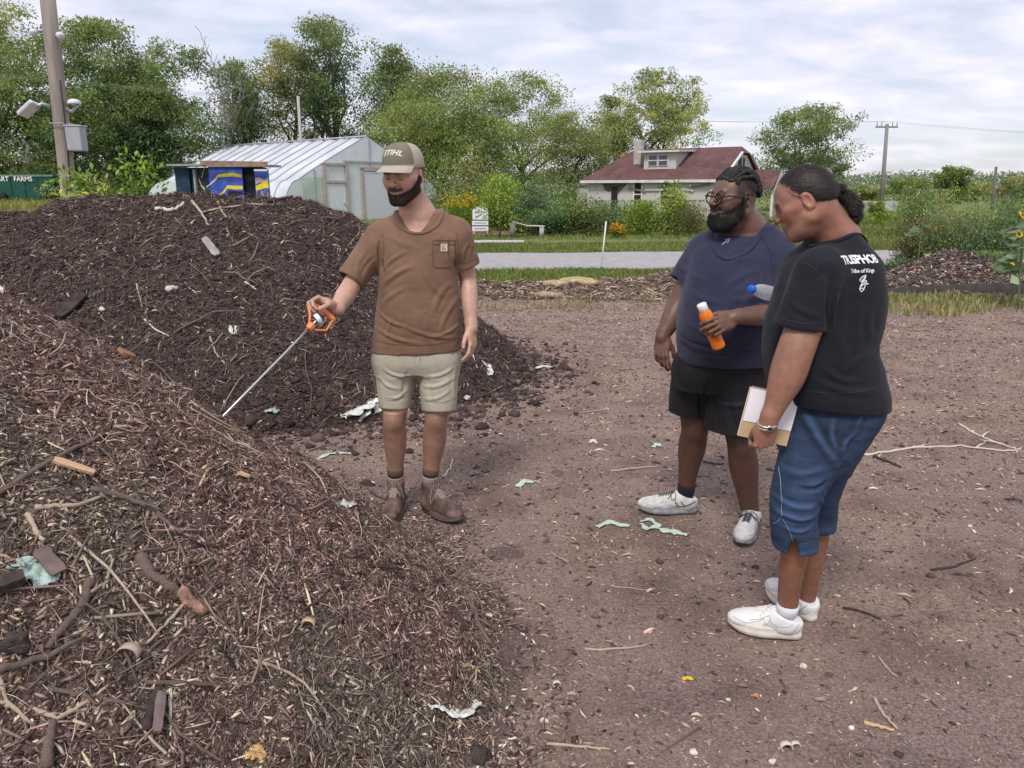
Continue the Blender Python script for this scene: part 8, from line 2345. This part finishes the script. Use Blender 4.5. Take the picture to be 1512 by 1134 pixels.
    pz = c + M[:, 2] * 0.030 + M[:, 0] * 0.006 + M[:, 1] * .003
    MB().lathe([(0.010, 0), (0.010, 0.003), (0.008, 0.0045), (0.0001, 0.0048)], 20, Matrix.Translation(Vector(pz)) @ q).build('bracelet_setting', br, bo, True, keep=True)
    MB().lathe([(0.0065, 0.003), (0.0062, 0.0058), (0.004, 0.0068), (0.0001, 0.007)], 18, Matrix.Translation(Vector(pz)) @ q).build('stone', on, bo, True, keep=True)

    hair_m = mat('drawn_back_hair', (0.016, 0.011, 0.010), 0.5, attr='col', spec=0.5)
    hcol = lambda V, N: np.array((0.020, 0.0135, 0.0115)) * (0.75 + 0.7 * vnoise(H.inv(V) * np.array([60, 12, 120]), 1, 3))[:, None]
    Hh = Sdf()
    Hh.add(H.ell((0, -0.013, 0.030), (0.0820, 0.0985, 0.0955)))
    Hh.cut(H.p((0, 0.058, 0.055)), H.M @ V3((0, 1, -0.38)), 0.010)
    Hh.add(H.ell((0, -0.052, 0.004), (0.070, 0.062, 0.062)), 0.02)
    Hh.cut(H.p((0, 0.0, -0.002)), H.M @ V3((0, 0.42, -1)), 0.010)
    for s in (-1, 1): Hh.sub(H.ell((s * .086, -.008, -0.004), (.022, .026, .036)), 0.006)
    hf = lambda P, N: 0.0007 * np.sin(vnoise(H.inv(P) * np.array([1, .15, 1]), 60, 4) * 40)
    ho, HV, HF = sdf_obj('hair', Hh, 0.0026, hair_m, root, fold=hf, col=hcol)
    tie = apx(1236, 284, 2.57)
    bk = -H.M[:, 1]
    a_, b_, c_ = strands(HV, HF, normals(HV, HF), 9000, 0.022, 0.0007, lambda P, N: tie - P, (0.026, 0.018, 0.015), 8, 0.03, mess=0.05, ctr=H.p((0, -.02, .02)))
    link('hair_strands', mesh_np('hair_strands', a_, b_, c_), hair_m, ho, kind='stuff', keep=True)
    MB().tube([tie + (H.M[:, 0] * math.cos(a) + H.M[:, 2] * math.sin(a)) * 0.022 for a in np.linspace(0, 2 * math.pi, 21)], 0.0085, 10, cap=False).build('hair_band', mat('black_elastic', (0.01, 0.01, 0.011), 0.9), ho, True, keep=True)
    Pt = Sdf(); p0 = tie
    path = [tie, apx(1247, 289, 2.57), apx(1257, 300, 2.56), apx(1262, 313, 2.56), apx(1264, 326, 2.56)]
    Pt.add(chain(path, [0.012, 0.019, 0.021, 0.015, 0.008]), 0)
    Pt.add(ell(apx(1240, 277, 2.56), (0.016, 0.016, 0.014)), 0.006)
    r = np.random.default_rng(3)
    for i in range(40):
        t = r.random() ** .8 * 3.6 + .3; j = int(t); q = path[j] * (1 - (t - j)) + path[min(j + 1, 4)] * (t - j)
        rad = [0.014, 0.022, 0.024, 0.015, 0.007][j]
        d = r.normal(0, 1, 3); d /= np.linalg.norm(d)
        Pt.add(ell(q + d * rad, (0.010, 0.010, 0.008)), 0.006)
    po, PV, PF = sdf_obj('ponytail', Pt, 0.0030, hair_m, root, fold=lambda P, N: 0.003 * fbm(P, 90, 3, 28), col=lambda V, N: hcol(V, N) * .7)
    a_, b_, c_ = strands(PV, PF, normals(PV, PF), 6000, 0.012, 0.0008, lambda P, N: V3((0.4, 0, -1)) + 0 * P, (0.014, 0.010, 0.009), 9, 0.5, curl=0.4)
    link('hair_strands', mesh_np('hair_strands', a_, b_, c_), hair_m, po, kind='stuff', keep=True)
    return WL
WLw = woman()
def notebook():
    TLc, TRc, BRc, BLc = [apx(*p) for p in ((1106, 573, 2.445), (1178, 584, 2.445), (1164, 662, 2.425), (1092, 641, 2.425))]
    o = (TLc + TRc + BRc + BLc) / 4
    x = (TRc - TLc + BRc - BLc); W = np.linalg.norm(x) / 2; x /= np.linalg.norm(x)
    y = (TLc - BLc + TRc - BRc); Hh = np.linalg.norm(y) / 2; y -= x * (x @ y); y /= np.linalg.norm(y); z = np.cross(x, y)
    if z[1] > 0: z = -z
    Lc = Local(o, np.stack([x, y, np.cross(x, y)], 1))
    root = empty('notebook', o, label='spiral notebook of white paper and tan card gripped beside the jeans', cat='notebook')
    card = mat('tan_card', (0.50, 0.36, 0.21), 0.85, var=0.06, scale=12); pap = mat('white_paper', (0.80, 0.79, 0.82), 0.85, var=0.02, scale=9)
    wire = mat('white_wire', (0.7, 0.7, 0.72), 0.4, metal=0.3)
    M = Lc.mat4(); w, h = W / 2, Hh / 2
    MB().box((-w, -h, -0.010), (w, h, -0.0085), M).build('back_cover', card, root, keep=True)
    pg = MB().box((-w + .001, -h + .002, -0.0080), (w - .001, h - .003, -0.0005), M).build('pages', pap, root, keep=True)
    MB().box((-w, -h, 0.0000), (w, h, 0.0012), M).build('front_cover', card, root, keep=True)
    V, F = [], []
    mb = MB(); rows = []
    for j in range(7):
        t = j / 6; yy = h - 0.004 - t * (2 * h * 0.66)
        rows.append([Lc.p((xx * w * 0.985, yy - 0.001 * math.sin(xx * 3), 0.0022 + 0.002 * math.sin(t * 3.1) + 0.0015 * t)) for xx in np.linspace(-1, 1, 7)])
    mb.grid(rows); mb.grid([[p - Lc.M[:, 2] * 0.0006 for p in r_] for r_ in rows][::-1]); mb.build('sheet', pap, root, True, keep=True)
    sp = MB()
    for i in range(22):
        xx = -w + 0.008 + (2 * w - 0.016) * i / 21
        sp.tube([Lc.p((xx + 0.0004 * math.sin(a), h - 0.002 + 0.0055 * math.cos(a), -0.004 + 0.0065 * math.sin(a))) for a in np.linspace(0, 2 * math.pi, 11)], 0.0007, 4, cap=False)
    sp.build('spiral_binding', wire, root, True, keep=True)
notebook()
# ================================================================== sticks, rags and litter lying about
def top_h(x, y):
    return max(float(near_h(np.array([x]), np.array([y]))[0]), float(far_h(np.array([x]), np.array([y]))[0]), float(ground_z(np.array([x]), np.array([y]))[0]))
_tt = np.linspace(0.9, 16, 1500)
def hit(px, py):
    r = ray(px, py); t = _tt / r.y
    X, Yq, Z = r.x * t, r.y * t, CAMH + r.z * t
    Hh = np.maximum(np.maximum(near_h(X, Yq), far_h(X, Yq)), ground_z(X, Yq))
    k = np.flatnonzero(Z < Hh)
    k = k[0] if len(k) else len(t) - 1
    return Vector((X[k], Yq[k], Hh[k]))
m_stick = [mat('weathered_stick', (.17, .125, .105), .9, var=.3, scale=25, bump=.5, bscale=60, pos='Generated'), mat('dark_stick', (.07, .05, .043), .9, var=.3, scale=25, bump=.5, bscale=60, pos='Generated'),
           mat('pale_stick', (.46, .36, .27), .85, var=.2, scale=25, bump=.3, bscale=60, pos='Generated'), mat('bleached_stick', (.60, .54, .46), .85, var=.15, scale=25, pos='Generated'), mat('raw_wood', (.55, .36, .22), .85, var=.3, scale=30, pos='Generated')]
def stick(name, label, pts, rad, m, lift=0.6, seed=0, forks=(), cat='stick', group=None, n=6):
    r = np.random.default_rng(seed); H_ = [hit(*p) for p in pts]; Q = []
    for a, b in zip(H_[:-1], H_[1:]):
        for j in range(n): Q.append(a.lerp(b, j / n))
    Q.append(H_[-1]); L_ = (Q[-1] - Q[0]).length
    rr = [rad * (1 - .45 * i / len(Q)) * (1 + .06 * r.normal()) for i in range(len(Q))]
    Q = [q + Vector((r.normal(0, L_ * .008), r.normal(0, L_ * .008), rad * lift + abs(r.normal(0, rad * .3)))) for q in Q]
    mb = MB().tube(Q, rr, 8)
    for (i, dx, dy, dz, k) in forks:
        a = Q[min(i, len(Q) - 1)]; mb.tube([a, a + Vector((dx, dy, dz)) * .5 + Vector((0, 0, .004)), a + Vector((dx, dy, dz))], [rad * k, rad * k * .8, rad * k * .5], 6)
    return tag(mb.build(name, m_stick[m] if isinstance(m, int) else m, None, True), label=label, cat=cat, group=group)
ST = [('long dark stick lying up the left side of the near heap', [(-5, 735), (70, 690), (155, 650)], .009, 0, ()),
      ('grey stick crossing the heap below the raw wood splinter', [(52, 752), (110, 755), (150, 742)], .007, 2, ()),
      ('dark branch running down the heap from the middle left', [(135, 732), (185, 742), (230, 765), (268, 792)], .009, 0, ((10, .06, -.05, .01, .6),)),
      ('stick with a pale cut end above the green rag', [(42, 765), (55, 792), (66, 806)], .008, 2, ()),
      ('thick broken branch with a splintered end in the near heap', [(208, 832), (225, 858), (255, 880), (276, 892)], .017, 0, ((6, -.07, .02, .02, .6),)),
      ('pale twig leaning across the broken branch', [(275, 895), (245, 925), (215, 955)], .005, 2, ()),
      ('bent stick with bark peeling off, left of the broken branch', [(136, 872), (120, 905), (95, 935), (72, 962)], .012, 0, ()),
      ('curved grey stick at the far left above the fork', [(0, 1000), (60, 985), (105, 972)], .010, 0, ((8, .05, .06, .01, .7),)),
      ('thin bowed twig curving across the lower left', [(50, 1055), (85, 1068), (125, 1045), (160, 1015)], .006, 2, ()),
      ('long thin twig running down to the bottom edge', [(75, 1022), (130, 1035), (190, 1042), (232, 1050), (270, 1090), (330, 1132)], .006, 0, ()),
      ('forked grey branch standing at the bottom left corner', [(70, 1140), (72, 1105), (80, 1070)], .013, 0, ((5, -.07, .09, .02, .7),)),
      ('hooked twig at the bottom left edge', [(0, 1012), (12, 1050), (50, 1075)], .006, 2, ()),
      ('straight pale splinter standing out near the bottom', [(252, 1030), (253, 1060), (252, 1090)], .005, 3, ()),
      ('arched twig low in the heap right of the splinter', [(215, 1012), (270, 1012), (315, 1015), (335, 1022)], .006, 0, ()),
      ('dark slanting stick near the bottom edge of the heap', [(215, 1085), (225, 1050), (236, 1025)], .015, 1, ()),
      ('thin reddish twig right of the broken branch', [(210, 975), (240, 955), (285, 940)], .005, 0, ()),
      ('slender twig sticking up beside the bent one', [(205, 1002), (235, 975), (260, 955)], .004, 0, ()),
      ('thick root like stick at the lower right edge of the heap', [(686, 884), (700, 905), (708, 925), (722, 955)], .013, 0, ((6, -.03, -.10, 0, .8), (10, .05, -.05, 0, .6))),
      ('dark stub beside the root like stick', [(670, 905), (678, 925), (690, 935)], .014, 1, ()),
      ('crooked twig above the root like stick', [(640, 862), (662, 850), (672, 845)], .007, 1, ()),
      ('long stick on the near heap pointing at the boot', [(505, 700), (560, 735), (600, 760), (628, 785)], .006, 0, ()),
      ('stick leaning from the heap toward the left boot', [(592, 748), (600, 735), (607, 722)], .006, 0, ()),
      ('dark twig lying between the two heaps near the probe', [(455, 668), (480, 660), (500, 655)], .006, 0, ()),
      ('stick at the foot of the dark pile pointing at the shorts', [(495, 605), (525, 590), (548, 572)], .006, 1, ()),
      ('pale twig on the soil in front of the man in the navy shirt', [(902, 697), (935, 694), (972, 690)], .007, 2, ()),
      ('short dark twig right of the pale twig on the soil', [(1038, 683), (1055, 686), (1068, 687)], .006, 1, ()),
      ('long pale root lying across the soil on the right', [(1256, 676), (1300, 670), (1360, 662), (1420, 660), (1480, 668), (1512, 665)], .008, 3, ((12, .1, .06, 0, .6), (20, .12, .1, 0, .8))),
      ('dark stick under the long pale root', [(1290, 676), (1310, 683), (1330, 692)], .010, 1, ()),
      ('pale forked root tangled at the right edge', [(1415, 628), (1440, 642), (1470, 655), (1500, 664)], .008, 3, ((8, .12, .12, 0, .8), (14, -.1, .1, 0, .7))),
      ('dark twig lying right of the white shoes', [(1245, 900), (1270, 905), (1300, 915)], .006, 1, ()),
      ('thin twig on the soil below the jeans on the right', [(1375, 845), (1410, 838), (1440, 826)], .006, 1, ()),
      ('pale reed near the bottom right, pointing down', [(1290, 1035), (1305, 1060), (1325, 1080)], .006, 2, ()),
      ('pale flat splinter near the bottom right corner', [(1275, 1070), (1300, 1078), (1320, 1082)], .007, 4, ()),
      ('curved pale twig above the bottom right splinter', [(1297, 972), (1315, 995), (1325, 1000)], .004, 2, ()),
      ('pale twig lying at the bottom centre on the soil', [(808, 1102), (850, 1104), (900, 1110)], .005, 2, ()),
      ('white bent root on the crest of the dark pile', [(231, 311), (248, 314), (262, 311), (272, 303)], .019, 3, ()),
      ('twig standing on the crest of the dark pile', [(285, 300), (298, 318), (308, 335)], .012, 2, ()),
      ('short pale twig right of the standing twig on the crest', [(322, 300), (328, 315), (335, 325)], .010, 2, ()),
      ('grey branch with side twigs on the dark pile face', [(332, 405), (350, 408), (362, 415), (372, 425)], .012, 0, ((8, .1, -.05, .04, .7), (12, .12, -.1, -.02, .6))),
      ('bright bent twig on the dark pile face', [(362, 418), (370, 425), (379, 430)], .009, 3, ()),
      ('curved pale twig low on the dark pile face', [(214, 475), (230, 490), (250, 498)], .008, 3, ()),
      ('pair of thin twigs in the middle of the dark pile', [(202, 422), (206, 440), (210, 455)], .007, 2, ()),
      ('long thin stick low on the dark pile right side', [(310, 500), (318, 522), (332, 540)], .008, 2, ()),
      ('slanting twig on the dark pile left of the branch', [(98, 390), (110, 398), (118, 412)], .008, 0, ()),
      ('dry branch lying at the crest near the greenhouse corner', [(395, 300), (415, 297), (432, 293)], .022, 1, ()),
      ('pale twig at the pile foot right of the knees', [(693, 508), (700, 530), (705, 545)], .007, 3, ()),
      ('crooked pale twig on the soil right of the left leg', [(655, 706), (665, 692), (668, 680)], .006, 3, ())]
for i, (lb, pts, rad, m, fk) in enumerate(ST): stick('stick', lb, pts, rad, m, seed=i, forks=fk)
def plank(name, label, p0, p1, wd, th, m, cat='board', roll=0.15):
    a, b = hit(*p0), hit(*p1); d = (b - a); L_ = d.length; d.normalize()
    n = Vector(surf_normal(lambda x, y: np.maximum(np.maximum(near_h(x, y), far_h(x, y)), ground_z(x, y)), np.array([a.x]), np.array([a.y]), .08)[0])
    s = d.cross(n).normalized(); u = s.cross(d)
    r = np.random.default_rng(abs(int(p0[0]))); rows = []
    for i in range(7):
        t = i / 6; w = wd * (1 + r.normal(0, .07)) * (.75 if i in (0, 6) else 1); c = a + d * L_ * t + u * (th * .8 + .01)
        k = roll * (t - .5)
        s2 = (s * math.cos(k) + u * math.sin(k))
        rows.append([c - s2 * w / 2, c - s2 * w / 2 + u * th, c + u * th * 1.15, c + s2 * w / 2 + u * th, c + s2 * w / 2, c - s2 * w / 2])
    mb = MB().grid(rows); mb.add(rows[0][:5], [(4, 3, 2, 1, 0)]); mb.add(rows[-1][:5], [(0, 1, 2, 3, 4)])
    return tag(mb.build(name, m, None), label=label, cat=cat)
grain = (1, 1, 6)
m_pl = mat('grey_brown_board', (.17, .125, .115), .9, var=.3, scale=12, bump=.5, bscale=40)
plank('board', 'grey-brown flat board stuck in the heap beside the green rag', (58, 824), (88, 858), .040, .006, m_pl)
plank('wood_splinter', 'raw orange-pale splinter lying on the left of the near heap', (76, 688), (136, 709), .020, .009, m_stick[4], 'splinter')
plank('wood_splinter', 'short raw wood piece near the right slope of the heap', (350, 708), (366, 717), .018, .008, m_stick[4], 'splinter')
stick('wood_splinter', 'splintered pinkish end piece of the broken branch', [(266, 886), (284, 900), (303, 915)], .019, mat('fresh_break', (.34, .20, .15), .9, var=.45, scale=50, bump=.8, bscale=60), lift=.3, cat='splinter', n=3)
plank('board', 'pale grey slat sticking out of the dark pile below the shed', (303, 355), (323, 382), .06, .012, mat('grey_slat', (.30, .28, .28), .85, var=.2, scale=10))
plank('bark_slab', 'dark fibrous bark slab on the left of the dark pile', (128, 440), (88, 472), .11, .018, mat('black_bark', (.045, .035, .032), .95, var=.5, scale=20, bump=.9, bscale=30), 'bark')
plank('bark_slab', 'dark rotten log end at the left edge of the near heap', (-8, 885), (42, 868), .04, .02, mat('rotten_log', (.06, .045, .04), .95, var=.5, scale=20, bump=.9, bscale=30), 'bark')
plank('board', 'brown wood strip sunk upright in the bottom of the heap', (233, 1030), (226, 1090), .020, .008, m_pl)
plank('wood_splinter', 'orange-brown shard on the ridge line of the near heap', (172, 527), (190, 533), .05, .012, mat('orange_shard', (.34, .17, .10), .8), 'splinter')
plank('wood_splinter', 'flat pale chip at the far left edge of the near heap', (-2, 425), (10, 438), .05, .015, m_stick[3], 'splinter')
def rag(name, label, pts, wd, m, seed=0, cat='rag', crumple=1.0, sub=9):
    """crumpled strip of cloth or film lying on whatever is under it"""
    r = np.random.default_rng(seed); Hp = [hit(*p) for p in pts]; Q = []
    for a, b in zip(Hp[:-1], Hp[1:]):
        for j in range(sub): Q.append(a.lerp(b, j / sub))
    Q.append(Hp[-1]); rows = []; nc = 9
    for i, q in enumerate(Q):
        t = (Q[min(i + 1, len(Q) - 1)] - Q[max(i - 1, 0)]); t.z = 0; t.normalize(); s = Vector((-t.y, t.x, 0))
        f = i / (len(Q) - 1); w = wd * (.35 + .65 * math.sin(math.pi * min(max(f, .06), .94)) ** .5) * (1 + .3 * math.sin(i * .6 + seed)); rw = []
        for j in range(nc):
            v = (j / (nc - 1) - .5)
            nz = float(fbm(np.array([[i * .22 + seed, v * 2.5, seed * 1.3]]), 1.0, 3, seed)[0])
            p = q + s * w * v * (1 - .25 * abs(nz)) + Vector((r.normal(0, .0015), r.normal(0, .0015), 0))
            p.z = q.z + .003 + crumple * (.009 * abs(nz) + .0035 * abs(math.sin(v * 5 + i * .35))) * (wd / .05) ** .5
            rw.append(p)
        rows.append(rw)
    mb = MB().grid(rows); o = mb.build(name, m, None, True, label=label, cat=cat)
    so = o.modifiers.new('thick', 'SOLIDIFY'); so.thickness = .0012
    return o
m_rag = mat('pale_green_film', (.50, .60, .50), .55, var=.12, scale=20, bump=.3, bscale=60)
m_ragw = mat('dirty_white_film', (.62, .64, .58), .55, var=.22, scale=16, bump=.3, bscale=60)
m_ragg = mat('grey_green_cloth', (.36, .47, .42), .8, var=.25, scale=18, bump=.4, bscale=60)
rag('rag', 'grey-green knotted rag left of the brown board on the heap', [(28, 842), (36, 836), (45, 850), (60, 858), (80, 870)], .075, m_ragg, 1, crumple=1.7)
rag('rag', 'white crumpled strip at the bottom edge of the near heap', [(634, 1050), (650, 1047), (665, 1056), (682, 1060), (700, 1046), (707, 1040)], .045, m_ragw, 2, crumple=1.6)
rag('rag', 'white-green bunched film at the foot of the dark pile', [(505, 622), (522, 612), (540, 600), (556, 594)], .17, m_ragw, 3, crumple=2.2)
rag('rag', 'second loop of bunched film touching the shorts', [(530, 625), (541, 610), (552, 600), (560, 612)], .09, m_ragw, 4, crumple=2.0)
rag('rag', 'thin pale strip between the heaps left of the boots', [(468, 680), (485, 672), (505, 670), (526, 671)], .035, m_rag, 5)
rag('rag', 'small knotted white rag on the slope by the left boot', [(505, 745), (514, 752), (522, 744)], .045, m_ragw, 6, crumple=2)
rag('rag', 'small pale green scrap on the soil in the middle', [(764, 720), (775, 712), (788, 714)], .05, m_rag, 7)
rag('rag', 'pale green strip left of the white sneaker toe', [(882, 780), (900, 772), (915, 777), (930, 778)], .04, m_rag, 8)
rag('rag', 'looped pale green strip in front of the white sneakers', [(946, 772), (960, 768), (972, 778), (955, 784), (946, 775)], .03, m_rag, 9)
rag('rag', 'long pale green strip trailing right of the looped one', [(970, 782), (985, 786), (1000, 789), (1015, 792)], .045, m_rag, 10)
rag('rag', 'tiny green scrap beside the probe on the near heap', [(405, 656), (413, 652), (420, 657)], .03, m_ragg, 11)
rag('rag', 'dark green scrap at the foot of the dark pile', [(392, 612), (402, 606), (412, 612)], .08, m_ragg, 12, crumple=2)
rag('rag', 'white scrap at the right toe of the dark pile', [(790, 545), (802, 541), (816, 544)], .06, m_ragw, 13)
rag('rag', 'small blue-green scrap on the soil behind the navy shirt man', [(964, 662), (970, 657), (976, 661)], .04, m_rag, 14)
rag('rag', 'little white scrap further left on the soil', [(870, 655), (876, 651), (881, 656)], .03, m_ragw, 15)
rag('rag', 'dirty white film under the toe of the right boot', [(622, 752), (645, 762), (662, 766)], .03, m_ragw, 16)
rag('rag', 'white tatters hanging on the pile face right of the shorts', [(712, 536), (720, 543), (722, 556)], .09, m_ragw, 17, crumple=1.5)
rag('plastic_scrap', 'white u-shaped scrap on the dark pile', [(340, 482), (342, 494), (348, 494), (349, 483)], .03, m_ragw, 18, cat='scrap')
rag('leaf', 'yellow fallen leaf on the soil near the bottom', [(1007, 1007), (1015, 1003), (1024, 1006)], .018, mat('yellow_leaf', (.62, .44, .04), .6, var=.2), 19, cat='leaf', crumple=.5)
rag('leaf', 'small orange leaf right of the yellow one', [(1110, 1031), (1116, 1027), (1120, 1034)], .014, mat('orange_leaf', (.52, .28, .08), .6, var=.2), 20, cat='leaf', crumple=.5)
rag('leaf', 'curled tan leaf at the bottom of the near heap', [(362, 1122), (378, 1118), (392, 1128)], .04, mat('tan_leaf', (.50, .32, .13), .7, var=.2), 21, cat='leaf', crumple=1.6)
rag('leaf', 'pale yellow leaf beside the root like stick', [(684, 990), (692, 984), (700, 990)], .022, mat('pale_leaf', (.55, .45, .22), .7), 22, cat='leaf', crumple=.8)
def curl(label, px, py, rad, m, name='bark_curl', cat='bark'):
    c = hit(px, py); rows = []
    for i in range(15):
        a = -.4 + 4.6 * i / 14; rows.append([c + Vector((rad * math.cos(a), y, rad * .8 + rad * math.sin(a) * .8)) for y in (-rad * .5, 0, rad * .5)])
    o = MB().grid(rows).build(name, m, None, True, label=label, cat=cat); s = o.modifiers.new('t', 'SOLIDIFY'); s.thickness = .002
curl('pale curled bark on the soil at the bottom edge', 1160, 1110, .018, m_stick[3]); curl('second curl of bark touching the first one', 1174, 1106, .014, m_stick[3])
curl('small curled bark at the left of the open soil', 822, 1017, .014, m_stick[3]); curl('round pale bark ring low in the near heap', 455, 929, .020, m_stick[4])
curl('brown bark ring in the middle of the lower heap', 192, 980, .026, m_stick[2])
def stone(label, px, py, rad, m, seed):
    c = hit(px, py); S = Sdf(); r = np.random.default_rng(seed)
    for i in range(4): S.add(ell((c.x + r.normal(0, rad * .25), c.y + r.normal(0, rad * .25), c.z + rad * .08), rad * r.uniform(.55, .95, 3) * np.array([1, .8, .55])), rad * .5)
    sdf_obj('stone', S, rad / 9, m, None, fold=lambda P, N: rad * .55 * fbm(P, 1.3 / rad, 4, seed), keep=False, label=label, cat='stone')
m_st = mat('pale_stone', (.58, .54, .48), .8, var=.15, scale=40); m_st2 = mat('dark_clod', (.05, .038, .035), .95, var=.4, scale=30, bump=.8, bscale=50)
for i, (lb, px, py, rd, mm) in enumerate((('white stone beside the root like stick', 722, 911, .016, m_st), ('pale pebble at the foot of the dark pile by the legs', 688, 588, .03, m_st), ('round dark clod at the foot of the dark pile', 741, 581, .04, m_st2),
    ('dark clod on the soil below the other clod', 757, 598, .035, m_st2), ('dark clod near the left boot on the slope', 540, 716, .035, m_st2), ('large dark clod at the lower left of the near heap', 22, 952, .036, m_st2), ('dark round lump at the bottom by the white rag', 705, 1122, .034, m_st2),
    ('small white pebble right of the yellow leaf', 1075, 1035, .007, m_st), ('white pebble close to the bottom edge on the right', 1140, 1128, .011, m_st), ('pale pebble low on the left part of the open soil', 805, 1066, .011, m_st), ('pinkish pebble near the bottom centre', 1025, 1112, .012, m_st),
    ('pale pebble behind the jeans on the right', 1186, 985, .012, m_st), ('white stone on the soil berm before the road', 953, 424, .05, m_st), ('pale pebble on the dark pile left of the stick', 151, 458, .025, m_st), ('flat white pebble high on the dark pile', 253, 426, .04, m_st))):
    stone(lb, px, py, rd, mm, i)
# twigs nobody could tell apart, each its own object
def twig_lot(n, xr, yr, keepf, Lr, rr, mats, w, group, label, seed, h):
    r = np.random.default_rng(seed); k = 0
    while k < n:
        x, y = r.uniform(*xr), r.uniform(*yr)
        if not keepf(x, y, r): continue
        L_ = math.exp(r.normal(math.log(Lr), .45)); a = r.random() * math.pi * 2; rad = rr * r.uniform(.6, 1.4) * (.6 + .4 * L_ / Lr)
        pts = []; cur = r.normal(0, .5)
        for i in range(6):
            t = i / 5 - .5; aa = a + cur * t
            px_, py_ = x + math.cos(aa) * L_ * t, y + math.sin(aa) * L_ * t
            pts.append([px_, py_, float(h(np.array([px_]), np.array([py_]))[0])])
        z0, z1 = pts[0][2], pts[-1][2]; up = r.random() < .25
        for i, p in enumerate(pts):
            lin = z0 + (z1 - z0) * i / 5; p[2] = max(p[2], lin * .6 + p[2] * .4) + rad * .7 + (L_ * .25 * i / 5 if up else 0) + r.normal(0, rad * .3)
        mi = r.choice(len(mats), p=np.array(w) / sum(w))
        o = MB().tube(pts, [rad * (1 - .5 * i / 5) for i in range(6)], 6).build('twig', m_stick[mats[mi]], None, True, label=label, cat='twig', group=group)
        k += 1
    return
twig_lot(150, (-2.6, 0.1), (1.0, 3.9), lambda x, y, r: near_base(x, y) > .03 and abs(x) < y * .72, .12, .0028, (0, 1, 2, 3), (4, 2, 3, 1), 'twigs on the near heap', 'small twig lying loose on the reddish near heap', 1, near_h)
twig_lot(80, (-5.5, .4), (5.0, 7.4), lambda x, y, r: float(far_h(np.array([x]), np.array([y]))[0]) > .05 and abs(x) < y * .7, .19, .0044, (0, 1, 2, 3), (4, 3, 2, .6), 'twigs on the dark pile', 'small twig lying loose on the dark compost pile', 2, far_h)
twig_lot(90, (-.3, 5.5), (1.7, 10.5), lambda x, y, r: near_base(x, y) < .01 and float(far_h(np.array([x]), np.array([y]))[0]) < -.02 and abs(x) < y * .68, .11, .0026, (0, 1, 2, 3), (3, 2, 4, 2), 'twigs on the open soil', 'small twig lying loose on the open soil', 3, ground_z)
